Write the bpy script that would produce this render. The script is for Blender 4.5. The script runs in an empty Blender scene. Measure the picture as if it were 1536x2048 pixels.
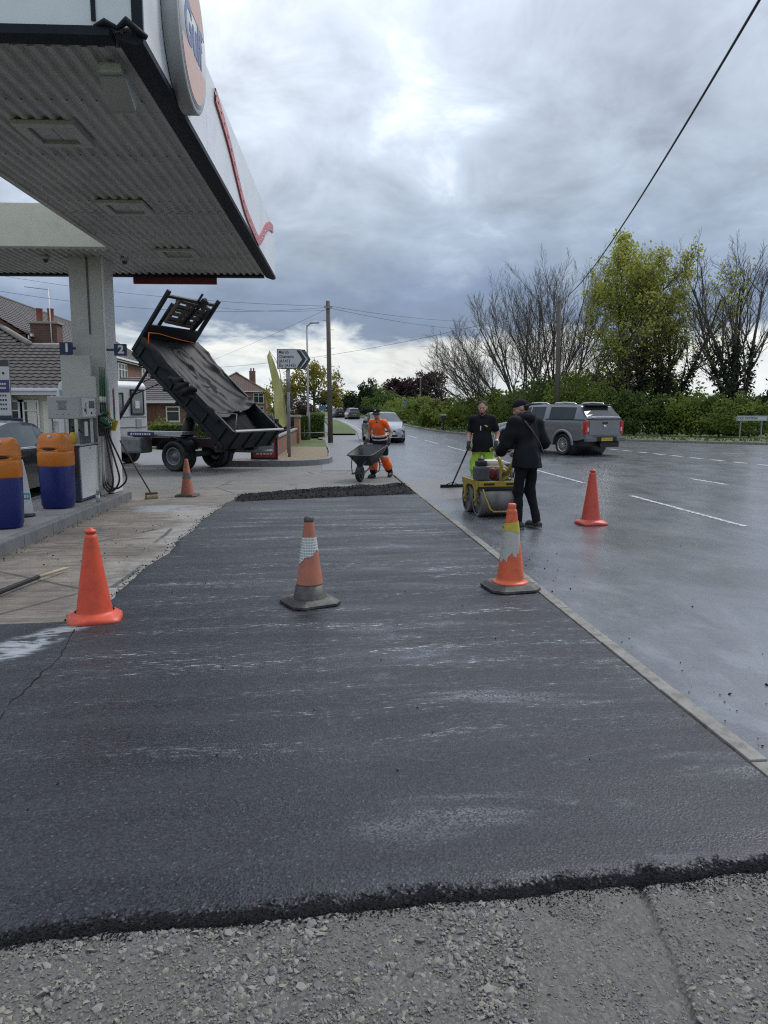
import bpy, bmesh, math, random
import numpy as np
from mathutils import Vector, Matrix, Euler

R = math.radians
SC = bpy.context.scene
COL = SC.collection

# ------------------------------------------------------------------ camera, sky, sun, exposure
CAM_H = 1.68
PITCH = math.atan(209 / 1500)
YAW = R(5.6)
cam_d = bpy.data.cameras.new('camera')
cam = bpy.data.objects.new('camera', cam_d)
COL.objects.link(cam)
cam.location = (0, 0, CAM_H)
cam.rotation_euler = (math.pi / 2 - PITCH, 0, -YAW)
cam_d.sensor_fit = 'VERTICAL'
cam_d.sensor_height = 24
cam_d.lens = 1500 / 2048 * 24
cam_d.clip_start = 0.05
cam_d.clip_end = 3000
SC.camera = cam
SC.view_settings.view_transform = 'Standard'
SC.view_settings.look = 'None'
SC.view_settings.exposure = 0.44
SC.view_settings.gamma = 1
SC.cycles.use_denoising = False
SC.cycles.filter_width = 1.15
SC.cycles.max_bounces = 6
SC.cycles.transparent_max_bounces = 8
SC.cycles.caustics_reflective = False
SC.cycles.caustics_refractive = False

SUN_EL, SUN_AZ = R(50), R(52)          # azimuth clockwise from +Y (the road's direction)
sd = bpy.data.lights.new('sun', 'SUN')
sd.energy = 1.3
sd.angle = R(20)
sd.color = (1.0, 0.98, 0.955)
sun = bpy.data.objects.new('sun', sd)
COL.objects.link(sun)
sun_dir = Vector((math.sin(SUN_AZ) * math.cos(SUN_EL), math.cos(SUN_AZ) * math.cos(SUN_EL), math.sin(SUN_EL)))
sun.rotation_euler = sun_dir.to_track_quat('Z', 'Y').to_euler()


class NT:
    """small helper around a node tree"""
    def __init__(s, tree):
        s.t = tree
        s.N = tree.nodes
        s.L = tree.links

    def n(s, typ, **kw):
        nd = s.N.new(typ)
        for k, v in kw.items():
            setattr(nd, k, v)
        return nd

    def link(s, a, b):
        s.L.new(a, b)

    def put(s, sock, v):
        if hasattr(v, 'is_linked') or hasattr(v, 'links'):
            s.L.new(v, sock)
        else:
            sock.default_value = v

    def math(s, op, a, b=None, c=None, clamp=False):
        nd = s.N.new('ShaderNodeMath')
        nd.operation = op
        nd.use_clamp = clamp
        s.put(nd.inputs[0], a)
        if b is not None:
            s.put(nd.inputs[1], b)
        if c is not None:
            s.put(nd.inputs[2], c)
        return nd.outputs[0]

    def vmul(s, v, k):
        nd = s.N.new('ShaderNodeVectorMath')
        nd.operation = 'MULTIPLY'
        s.put(nd.inputs[0], v)
        nd.inputs[1].default_value = k
        return nd.outputs[0]

    def vadd(s, v, k):
        nd = s.N.new('ShaderNodeVectorMath')
        nd.operation = 'ADD'
        s.put(nd.inputs[0], v)
        s.put(nd.inputs[1], k)
        return nd.outputs[0]

    def noise(s, vec, scale, detail=4, rough=0.55, dist=0.0):
        nd = s.N.new('ShaderNodeTexNoise')
        s.put(nd.inputs['Vector'], vec)
        nd.inputs['Scale'].default_value = scale
        nd.inputs['Detail'].default_value = detail
        nd.inputs['Roughness'].default_value = rough
        nd.inputs['Distortion'].default_value = dist
        return nd.outputs['Fac']

    def voro(s, vec, scale, feature='F1', out='Distance', rand=1.0):
        nd = s.N.new('ShaderNodeTexVoronoi')
        nd.feature = feature
        s.put(nd.inputs['Vector'], vec)
        nd.inputs['Scale'].default_value = scale
        nd.inputs['Randomness'].default_value = rand
        return nd.outputs[out]

    def ramp(s, fac, stops, interp='LINEAR'):
        nd = s.N.new('ShaderNodeValToRGB')
        cr = nd.color_ramp
        cr.interpolation = interp
        while len(cr.elements) > 1:
            cr.elements.remove(cr.elements[-1])
        for i, (p, c) in enumerate(stops):
            e = cr.elements[0] if i == 0 else cr.elements.new(p)
            e.position = p
            if isinstance(c, (int, float)):
                c = (c, c, c)
            e.color = (*c[:3], 1)
        s.put(nd.inputs[0], fac)
        return nd.outputs[0]

    def step(s, fac, a, b):
        nd = s.N.new('ShaderNodeMapRange')
        nd.interpolation_type = 'SMOOTHSTEP'
        s.put(nd.inputs[0], fac)
        nd.inputs[1].default_value = a
        nd.inputs[2].default_value = b
        return nd.outputs[0]

    def mix(s, fac, a, b, mode='MIX'):
        nd = s.N.new('ShaderNodeMix')
        nd.data_type = 'RGBA'
        nd.blend_type = mode
        nd.clamp_factor = True
        s.put(nd.inputs[0], fac)
        for sock, v in ((nd.inputs[6], a), (nd.inputs[7], b)):
            if isinstance(v, (tuple, list)):
                v = (*v[:3], 1)
            elif isinstance(v, (int, float)):
                v = (v, v, v, 1)
            s.put(sock, v)
        return nd.outputs[2]

    def bump(s, h, strength=0.3, dist=0.01, normal=None):
        nd = s.N.new('ShaderNodeBump')
        nd.inputs['Strength'].default_value = strength
        nd.inputs['Distance'].default_value = dist
        s.put(nd.inputs['Height'], h)
        if normal is not None:
            s.put(nd.inputs['Normal'], normal)
        return nd.outputs[0]


def build_world():
    w = bpy.data.worlds.new('World')
    SC.world = w
    w.use_nodes = True
    t = NT(w.node_tree)
    t.N.clear()
    out = t.n('ShaderNodeOutputWorld')
    bg = t.n('ShaderNodeBackground')
    bg.inputs['Strength'].default_value = 0.1
    t.link(bg.outputs[0], out.inputs[0])
    sky = t.n('ShaderNodeTexSky')
    sky.sky_type = 'NISHITA'
    sky.sun_disc = False
    sky.sun_elevation = SUN_EL
    sky.sun_rotation = SUN_AZ
    sky.dust_density = 2.0
    tc = t.n('ShaderNodeTexCoord')
    d = tc.outputs['Generated']
    sx = t.n('ShaderNodeSeparateXYZ')
    t.link(d, sx.inputs[0])
    z = t.math('MAXIMUM', sx.outputs[2], 0.0)
    # cloud deck: project the direction on a flat layer overhead
    inv = t.math('DIVIDE', 1.0, t.math('ADD', z, 0.42))
    cx = t.n('ShaderNodeCombineXYZ')
    t.link(t.math('MULTIPLY', sx.outputs[0], inv), cx.inputs[0])
    t.link(t.math('MULTIPLY', sx.outputs[1], inv), cx.inputs[1])
    cx.inputs[2].default_value = 3.7
    lay = cx.outputs[0]
    n_big = t.noise(t.vadd(lay, (12.1, 8.3, 0)), 1.75, 6, 0.52, 0.3)
    n_mid = t.noise(t.vadd(lay, (1.7, 8.1, 2)), 5.2, 8, 0.60, 0.4)
    # elevation of the layered bands, broken up by noise that is stretched sideways
    st = t.noise(t.vmul(d, (3.6, 3.6, 8.0)), 1.6, 7, 0.60, 0.6)
    st2 = t.noise(t.vmul(d, (8.0, 8.0, 22.0)), 1.5, 6, 0.62, 0.5)
    zz = t.math('ADD', z, t.math('MULTIPLY', t.math('SUBTRACT', st, 0.5), 0.15))
    zz = t.math('ADD', zz, t.math('MULTIPLY', t.math('SUBTRACT', st2, 0.5), 0.045))
    base = t.ramp(zz, [(0.0, (0.55, 0.59, 0.61)), (0.035, (0.60, 0.63, 0.64)), (0.068, (0.70, 0.71, 0.67)), (0.082, (0.44, 0.49, 0.54)),
                       (0.097, (0.155, 0.205, 0.295)), (0.130, (0.150, 0.205, 0.310)), (0.190, (0.245, 0.305, 0.395)),
                       (0.28, (0.355, 0.42, 0.51)), (0.45, (0.44, 0.505, 0.605)), (0.7, (0.60, 0.68, 0.81)), (1.0, (0.76, 0.84, 0.98))])
    wisp = t.noise(t.vmul(d, (10.0, 10.0, 34.0)), 1.2, 7, 0.66, 0.6)
    lowz = t.math('SUBTRACT', 1.0, t.step(z, 0.05, 0.10))
    base = t.mix(t.math('MULTIPLY', t.math('MULTIPLY', t.step(wisp, 0.46, 0.70), lowz), 0.7), base, (0.37, 0.42, 0.47))
    # soft light and dark masses, fading out near the horizon
    upw = t.step(z, 0.10, 0.30)
    k = t.math('ADD', t.math('MULTIPLY', t.math('SUBTRACT', n_big, 0.5), 2.0),
               t.math('MULTIPLY', t.math('SUBTRACT', n_mid, 0.5), 1.15))
    k = t.math('MULTIPLY', k, t.math('ADD', 0.35, t.math('MULTIPLY', upw, 0.65)))
    kk = t.math('ADD', 1.0, k)
    # thin bright places of the deck
    hi = t.step(t.math('ADD', n_big, t.math('MULTIPLY', t.math('SUBTRACT', n_mid, 0.5), 0.8)), 0.58, 0.80)
    # forward scattering round the hidden sun
    dp = t.n('ShaderNodeVectorMath', operation='DOT_PRODUCT')
    t.link(d, dp.inputs[0])
    dp.inputs[1].default_value = (math.sin(R(-9)) * math.cos(R(31)), math.cos(R(-9)) * math.cos(R(31)), math.sin(R(31)))
    glow = t.math('POWER', t.math('MAXIMUM', dp.outputs['Value'], 0.0), 22.0)
    c = t.mix(1.0, base, kk, 'MULTIPLY')
    c = t.mix(t.math('MULTIPLY', t.math('MULTIPLY', hi, upw), 0.55), c, (0.86, 0.89, 0.93))
    gl = t.math('MULTIPLY', glow, t.math('ADD', 0.02, t.math('MULTIPLY', n_mid, 0.60)))
    c = t.mix(1.0, c, t.mix(1.0, (1.0, 0.98, 0.95), gl, 'MULTIPLY'), 'ADD')
    c = t.mix(1.0, c, (10.0, 10.0, 10.0), 'MULTIPLY')
    full = t.mix(0.94, sky.outputs[0], c)
    t.link(full, bg.inputs['Color'])


build_world()

# ------------------------------------------------------------------ pixel -> place helpers (used only to find coordinates)
_fw = Vector((math.sin(YAW) * math.cos(PITCH), math.cos(YAW) * math.cos(PITCH), -math.sin(PITCH)))
_rt = Vector((math.cos(YAW), -math.sin(YAW), 0))
_up = _rt.cross(_fw)


def G(px, py, z=0.0):
    r = _fw + _rt * ((px - 768) / 1500) - _up * ((py - 1024) / 1500)
    t = (z - CAM_H) / r.z
    return Vector((0, 0, CAM_H)) + r * t


def P(px, py, Y):
    r = _fw + _rt * ((px - 768) / 1500) - _up * ((py - 1024) / 1500)
    return Vector((0, 0, CAM_H)) + r * (Y / r.y)


# ------------------------------------------------------------------ materials
MATS = {}


def new_mat(name):
    m = bpy.data.materials.new(name)
    m.use_nodes = True
    t = NT(m.node_tree)
    bs = m.node_tree.nodes['Principled BSDF']
    MATS[name] = m
    return m, t, bs


def pm(name, col, rough=0.55, metal=0.0, var=0.12, vscale=7.0, bump=0.0, bscale=60.0, bdist=0.004, coat=0.0,
       spec=0.5, dirt=0.0, dirt_col=(0.10, 0.085, 0.065), dscale=5.0, rvar=0.12, trans=0.0):
    """painted / plain surface with uneven colour, gloss and dirt"""
    m, t, b = new_mat(name)
    tc = t.n('ShaderNodeTexCoord').outputs['Object']
    n1 = t.noise(tc, vscale, 5, 0.6)
    c = t.mix(n1, tuple(x * (1 - var) for x in col), tuple(min(1, x * (1 + var)) for x in col))
    if dirt > 0:
        nd = t.noise(t.vadd(tc, (3.1, 7.7, 1.3)), dscale, 7, 0.65, 0.4)
        c = t.mix(t.math('MULTIPLY', t.step(nd, 0.42, 0.72), dirt), c, dirt_col)
    t.link(c, b.inputs['Base Color'])
    n2 = t.noise(tc, vscale * 3.3, 4, 0.6)
    t.link(t.math('ADD', rough - rvar, t.math('MULTIPLY', n2, 2 * rvar), clamp=True), b.inputs['Roughness'])
    b.inputs['Metallic'].default_value = metal
    b.inputs['Specular IOR Level'].default_value = spec
    b.inputs['Coat Weight'].default_value = coat
    b.inputs['Coat Roughness'].default_value = 0.08
    if bump > 0:
        h = t.noise(tc, bscale, 4, 0.6)
        t.link(t.bump(h, bump, bdist), b.inputs['Normal'])
    return m


def glass_mat(name, tint=(0.03, 0.035, 0.04), rough=0.04):
    m, t, b = new_mat(name)
    b.inputs['Base Color'].default_value = (*tint, 1)
    b.inputs['Roughness'].default_value = rough
    b.inputs['Specular IOR Level'].default_value = 0.5
    tc = t.n('ShaderNodeTexCoord').outputs['Object']
    n = t.noise(tc, 2.0, 3)
    t.link(t.mix(n, tuple(x * .6 for x in tint), tuple(x * 1.8 for x in tint)), b.inputs['Base Color'])
    return m


# ------------------------------------------------------------------ mesh builder
class B:
    def __init__(s):
        s.v = []
        s.f = []
        s.mi = []
        s.sm = []
        s.M = Matrix.Identity(4)
        s.m = 0

    def add(s, vs, fs, smooth=False):
        o = len(s.v)
        for p in vs:
            s.v.append(tuple(s.M @ Vector(p)))
        for f in fs:
            s.f.append([i + o for i in f])
            s.mi.append(s.m)
            s.sm.append(smooth)

    def box(s, c, d, rot=None, taper=None):
        """centre, full size; taper=(kx,ky) scales the top face"""
        hx, hy, hz = d[0] / 2, d[1] / 2, d[2] / 2
        kx, ky = taper or (1, 1)
        pts = [(-hx, -hy, -hz), (hx, -hy, -hz), (hx, hy, -hz), (-hx, hy, -hz),
               (-hx * kx, -hy * ky, hz), (hx * kx, -hy * ky, hz), (hx * kx, hy * ky, hz), (-hx * kx, hy * ky, hz)]
        m = Matrix.Translation(c)
        if rot is not None:
            m = m @ (rot.to_matrix().to_4x4() if isinstance(rot, Euler) else rot)
        s.add([m @ Vector(p) for p in pts], [(0, 3, 2, 1), (4, 5, 6, 7), (0, 1, 5, 4), (1, 2, 6, 5), (2, 3, 7, 6), (3, 0, 4, 7)])
        return s

    def bbox(s, c, d, bev=0.01, rot=None):
        """box with chamfered edges"""
        hx, hy, hz = d[0] / 2, d[1] / 2, d[2] / 2
        bev = min(bev, hx * .9, hy * .9, hz * .9)
        bm = bmesh.new()
        bmesh.ops.create_cube(bm, size=1)
        bmesh.ops.scale(bm, vec=d, verts=bm.verts)
        bmesh.ops.bevel(bm, geom=list(bm.edges), offset=bev, segments=2, affect='EDGES', profile=0.6)
        m = Matrix.Translation(c)
        if rot is not None:
            m = m @ (rot.to_matrix().to_4x4() if isinstance(rot, Euler) else rot)
        bm.verts.index_update()
        s.add([m @ v.co for v in bm.verts], [[v.index for v in f.verts] for f in bm.faces])
        bm.free()
        return s

    def tube(s, pts, rad, n=8, cap=True, smooth=True, flat=1.0):
        pts = [Vector(p) for p in pts]
        if not hasattr(rad, '__len__'):
            rad = [rad] * len(pts)
        vs, fs = [], []
        u = None
        for i, p in enumerate(pts):
            a = pts[max(0, i - 1)]
            b = pts[min(len(pts) - 1, i + 1)]
            t = (b - a)
            if t.length < 1e-9:
                t = Vector((0, 0, 1))
            t.normalize()
            if u is None:
                u = t.orthogonal().normalized()
                if abs(t.z) < .95:
                    u = Vector((0, 0, 1)).cross(t).normalized()
            else:
                u = (u - t * u.dot(t))
                if u.length < 1e-6:
                    u = t.orthogonal()
                u.normalize()
            w = t.cross(u)
            for k in range(n):
                an = 2 * math.pi * k / n
                vs.append(p + (u * math.cos(an) + w * math.sin(an) * flat) * rad[i])
        for i in range(len(pts) - 1):
            for k in range(n):
                fs.append((i * n + k, i * n + (k + 1) % n, (i + 1) * n + (k + 1) % n, (i + 1) * n + k))
        if cap:
            fs.append(tuple(range(n - 1, -1, -1)))
            e = (len(pts) - 1) * n
            fs.append(tuple(range(e, e + n)))
        s.add(vs, fs, smooth)
        return s

    def lathe(s, prof, n=24, c=(0, 0, 0), axis='Z', smooth=True, cap=True, sq=None):
        """prof: list of (r, h); axis of revolution; sq gives per-ring squareness"""
        vs, fs = [], []
        c = Vector(c)
        for i, (r, h) in enumerate(prof):
            for k in range(n):
                a = 2 * math.pi * (k + .5) / n
                x, y = math.cos(a), math.sin(a)
                if sq and sq[i] > 0:
                    q = 1 / max(abs(x), abs(y))
                    kq = 1 + (min(q, 1.32) - 1) * sq[i]
                    x, y = x * kq, y * kq
                p = (x * r, y * r, h)
                if axis == 'X':
                    p = (h, p[0], p[1])
                elif axis == 'Y':
                    p = (p[1], h, p[0])
                vs.append(Vector(p) + c)
        for i in range(len(prof) - 1):
            for k in range(n):
                fs.append((i * n + k, i * n + (k + 1) % n, (i + 1) * n + (k + 1) % n, (i + 1) * n + k))
        if cap:
            fs.append(tuple(range(n - 1, -1, -1)))
            e = (len(prof) - 1) * n
            fs.append(tuple(range(e, e + n)))
        s.add(vs, fs, smooth)
        return s

    def prism(s, poly, z0, z1, axis='Z', smooth=False):
        """extrude a 2-D polygon: axis Z -> (x,y), X -> (y,z), Y -> (x,z)"""
        n = len(poly)

        def p3(p, h):
            return {'Z': (p[0], p[1], h), 'X': (h, p[0], p[1]), 'Y': (p[0], h, p[1])}[axis]
        vs = [p3(p, z0) for p in poly] + [p3(p, z1) for p in poly]
        fs = [tuple(range(n - 1, -1, -1)), tuple(range(n, 2 * n))]
        fs += [(i, (i + 1) % n, n + (i + 1) % n, n + i) for i in range(n)]
        s.add(vs, fs, smooth)
        return s

    def grid(s, pts, smooth=True, close_u=False):
        """pts[i][j] -> surface"""
        nu, nv = len(pts), len(pts[0])
        vs = [p for row in pts for p in row]
        fs = []
        for i in range(nu - (0 if close_u else 1)):
            for j in range(nv - 1):
                i2 = (i + 1) % nu
                fs.append((i * nv + j, i2 * nv + j, i2 * nv + j + 1, i * nv + j + 1))
        s.add(vs, fs, smooth)
        return s

    def ball(s, c, r, n=12, m=8, smooth=True):
        if not hasattr(r, '__len__'):
            r = (r, r, r)
        c = Vector(c)
        rows = []
        for i in range(m + 1):
            th = math.pi * i / m
            rows.append([c + Vector((math.sin(th) * math.cos(2 * math.pi * k / n) * r[0],
                                     math.sin(th) * math.sin(2 * math.pi * k / n) * r[1], math.cos(th) * r[2])) for k in range(n + 1)])
        s.grid(rows, smooth)
        return s

    def obj(s, name, mat, parent=None, loc=None, rot=None, recalc=True, weld=False):
        me = bpy.data.meshes.new(name)
        me.from_pydata(s.v, [], s.f)
        mats = mat if isinstance(mat, (list, tuple)) else [mat]
        for m in mats:
            me.materials.append(MATS[m] if isinstance(m, str) else m)
        me.polygons.foreach_set('material_index', s.mi)
        me.polygons.foreach_set('use_smooth', s.sm)
        if recalc:
            bm = bmesh.new()
            bm.from_mesh(me)
            if weld:
                bmesh.ops.remove_doubles(bm, verts=bm.verts, dist=1e-4)
            bmesh.ops.recalc_face_normals(bm, faces=bm.faces)
            bm.to_mesh(me)
            bm.free()
        return link(name, me, parent, loc, rot)


def link(name, data, parent=None, loc=None, rot=None):
    o = bpy.data.objects.new(name, data)
    COL.objects.link(o)
    if parent is not None:
        o.parent = parent
    if loc is not None:
        o.location = loc
    if rot is not None:
        o.rotation_euler = rot
    return o


def thing(name, label, cat, loc=(0, 0, 0), rz=0.0, group=None):
    o = link(name, None, None, loc, (0, 0, rz))
    o.empty_display_size = 0.1
    return tag(o, label, cat, group)


def tag(o, label, cat, group=None, kind=None):
    o['label'] = label
    o['category'] = cat
    if group:
        o['group'] = group
    if kind:
        o['kind'] = kind
    return o


def struct(o, kind='structure'):
    o['kind'] = kind
    return o


def dup(root, loc=None, rot=None, label=None, parent=None):
    c = root.copy()
    COL.objects.link(c)
    if parent is not None:
        c.parent = parent
    if loc is not None:
        c.location = loc
    if rot is not None:
        c.rotation_euler = rot
    if label:
        c['label'] = label
    for ch in list(root.children):
        dup(ch, parent=c)
    return c


def quick_mesh(name, V, Fq, mats, parent=None, smooth=False, mi=None):
    """numpy verts (n,3) + faces (m,k) -> object"""
    me = bpy.data.meshes.new(name)
    V = np.asarray(V, dtype=np.float32)
    Fq = np.asarray(Fq, dtype=np.int32)
    k = Fq.shape[1]
    me.vertices.add(len(V))
    me.vertices.foreach_set('co', V.ravel())
    me.loops.add(Fq.size)
    me.loops.foreach_set('vertex_index', Fq.ravel())
    me.polygons.add(len(Fq))
    me.polygons.foreach_set('loop_start', np.arange(0, Fq.size, k, dtype=np.int32))
    for m in (mats if isinstance(mats, (list, tuple)) else [mats]):
        me.materials.append(MATS[m] if isinstance(m, str) else m)
    if mi is not None:
        me.polygons.foreach_set('material_index', np.asarray(mi, dtype=np.int32))
    me.polygons.foreach_set('use_smooth', np.full(len(Fq), smooth))
    me.update(calc_edges=True)
    return link(name, me, parent)


def text_part(name, txt, size, mat, parent, loc, rot, align='CENTER', depth=0.002, sx=1.0, bold=0.0):
    cu = bpy.data.curves.new(name, 'FONT')
    cu.body = txt
    cu.size = size
    cu.align_x = align
    cu.align_y = 'CENTER'
    cu.extrude = depth
    cu.offset = bold
    tmp = bpy.data.objects.new('tmp', cu)
    COL.objects.link(tmp)
    dg = bpy.context.evaluated_depsgraph_get()
    me = bpy.data.meshes.new_from_object(tmp.evaluated_get(dg))
    bpy.data.objects.remove(tmp)
    me.materials.clear()
    me.materials.append(MATS[mat])
    o = link(name, me, parent, loc, rot)
    o.scale = (sx, 1, 1)
    return o


# ------------------------------------------------------------------ signed-distance modelling (people, lids, soft things)
def _cap(p, a, b, ra, rb, flat=None):
    a = np.array(a, float)
    b = np.array(b, float)
    q = p - a
    if flat is not None:                       # flat = (direction, factor): squash the section along a direction
        n = np.array(flat[0], float)
        n /= np.linalg.norm(n)
        k = flat[1]
        q = q + (q @ n)[..., None] * n * (1 / k - 1)
        ba = b - a
        ba = ba + (ba @ n) * n * (1 / k - 1)
    else:
        ba = b - a
    L = max(ba @ ba, 1e-9)
    t = np.clip((q @ ba) / L, 0, 1)
    d = np.linalg.norm(q - t[..., None] * ba, axis=-1) - (ra + (rb - ra) * t)
    return d * (min(1.0, flat[1] + .25) if flat is not None else 1.0)


def _ell(p, c, r, rot=None):
    q = p - np.array(c, float)
    if rot is not None:
        q = q @ np.array(rot.to_matrix() if isinstance(rot, Euler) else rot)
    r = np.array(r, float)
    k0 = np.linalg.norm(q / r, axis=-1)
    k1 = np.linalg.norm(q / (r * r), axis=-1) + 1e-9
    return k0 * (k0 - 1) / k1


def sdf_eval(P_, prims, k, lo, h):
    """smooth union on a grid; every primitive is evaluated only near itself"""
    D_ = np.full(P_.shape[:3], 0.5)
    for pr in prims:
        if pr[0] == 'cut':
            n = np.array(pr[2], float)
            n /= np.linalg.norm(n)
            D_ = np.maximum(D_, (P_ - np.array(pr[1], float)) @ n)
            continue
        if pr[0] == 'e':
            a_ = np.array(pr[1], float) - max(pr[2])
            b_ = np.array(pr[1], float) + max(pr[2])
        else:
            r_ = max(pr[3], pr[4])
            a_ = np.minimum(pr[1], pr[2]) - r_
            b_ = np.maximum(pr[1], pr[2]) + r_
        mg = k + 3 * h
        i0 = np.maximum(((a_ - mg - lo) / h).astype(int), 0)
        i1 = np.minimum(((b_ + mg - lo) / h).astype(int) + 2, P_.shape[:3])
        if np.any(i1 <= i0):
            continue
        sl_ = (slice(i0[0], i1[0]), slice(i0[1], i1[1]), slice(i0[2], i1[2]))
        p, D = P_[sl_], D_[sl_]
        if pr[0] == 'c':
            d = _cap(p, *pr[1:])
        elif pr[0] == 'e':
            d = _ell(p, *pr[1:])
        else:                                  # 'sub': carve a capsule out
            D_[sl_] = np.maximum(D, -_cap(p, *pr[1:]))
            continue
        w = np.clip(0.5 + 0.5 * (D - d) / k, 0, 1)
        D_[sl_] = D * (1 - w) + d * w - k * w * (1 - w)
    return D_


def sdf_obj(name, prims, mat, parent, h=0.012, k=0.03, wrinkle=0.0, wfreq=14.0, seed=0):
    lo = np.full(3, 1e9)
    hi = -lo
    for pr in prims:
        if pr[0] == 'c':
            for q, r in ((pr[1], pr[3]), (pr[2], pr[4])):
                lo = np.minimum(lo, np.array(q) - r)
                hi = np.maximum(hi, np.array(q) + r)
        elif pr[0] == 'e':
            m = max(pr[2])
            lo = np.minimum(lo, np.array(pr[1]) - m)
            hi = np.maximum(hi, np.array(pr[1]) + m)
    lo -= 3 * h + .01
    hi += 3 * h + .01
    n = np.ceil((hi - lo) / h).astype(int) + 1
    ax = [lo[i] + h * np.arange(n[i]) for i in range(3)]
    p = np.stack(np.meshgrid(*ax, indexing='ij'), -1)
    V = sdf_eval(p, prims, k, lo, h)
    if wrinkle > 0:
        rg = np.random.RandomState(seed)
        for j in range(7):
            w = rg.randn(3)
            w[2] *= 1.5
            w *= wfreq / np.linalg.norm(w) * (0.6 + .9 * rg.rand())
            V = V + wrinkle * 0.45 * np.sin(p @ w + rg.rand() * 6 + 1.5 * np.sin(p @ (rg.randn(3) * wfreq * .35)))
    nx, ny, nz = V.shape
    acc = np.zeros((nx - 1, ny - 1, nz - 1, 3))
    cnt = np.zeros((nx - 1, ny - 1, nz - 1))
    cs = [(i, j, l) for i in (0, 1) for j in (0, 1) for l in (0, 1)]

    def sl(o):
        return V[o[0]:nx - 1 + o[0], o[1]:ny - 1 + o[1], o[2]:nz - 1 + o[2]]
    for a in cs:
        for b in cs:
            if sum(b) - sum(a) == 1 and all(b[i] >= a[i] for i in range(3)):
                va, vb = sl(a), sl(b)
                m = (va < 0) != (vb < 0)
                t = np.where(m, va / np.where(m, va - vb, 1), 0)
                for i in range(3):
                    acc[..., i] += np.where(m, a[i] + t * (b[i] - a[i]), 0)
                cnt += m
    act = cnt > 0
    idx = np.full(act.shape, -1, int)
    idx[act] = np.arange(act.sum())
    cell = np.argwhere(act)
    verts = lo + h * (cell + acc[act] / cnt[act][:, None])
    faces = []
    s = V < 0
    e = s[:-1, 1:-1, 1:-1] != s[1:, 1:-1, 1:-1]
    i, j, l = np.nonzero(e)
    q = np.stack([idx[i, j, l], idx[i, j + 1, l], idx[i, j + 1, l + 1], idx[i, j, l + 1]], 1)
    fl = s[i, j + 1, l + 1]
    faces.append(np.where(fl[:, None], q, q[:, ::-1]))
    e = s[1:-1, :-1, 1:-1] != s[1:-1, 1:, 1:-1]
    i, j, l = np.nonzero(e)
    q = np.stack([idx[i, j, l], idx[i, j, l + 1], idx[i + 1, j, l + 1], idx[i + 1, j, l]], 1)
    fl = s[i + 1, j, l + 1]
    faces.append(np.where(fl[:, None], q, q[:, ::-1]))
    e = s[1:-1, 1:-1, :-1] != s[1:-1, 1:-1, 1:]
    i, j, l = np.nonzero(e)
    q = np.stack([idx[i, j, l], idx[i + 1, j, l], idx[i + 1, j + 1, l], idx[i, j + 1, l]], 1)
    fl = s[i + 1, j + 1, l]
    faces.append(np.where(fl[:, None], q, q[:, ::-1]))
    return quick_mesh(name, verts, np.concatenate(faces), mat, parent, smooth=True)
# ------------------------------------------------------------------ ground materials
def world_pos(t):
    return t.n('ShaderNodeNewGeometry').outputs['Position']


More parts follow.
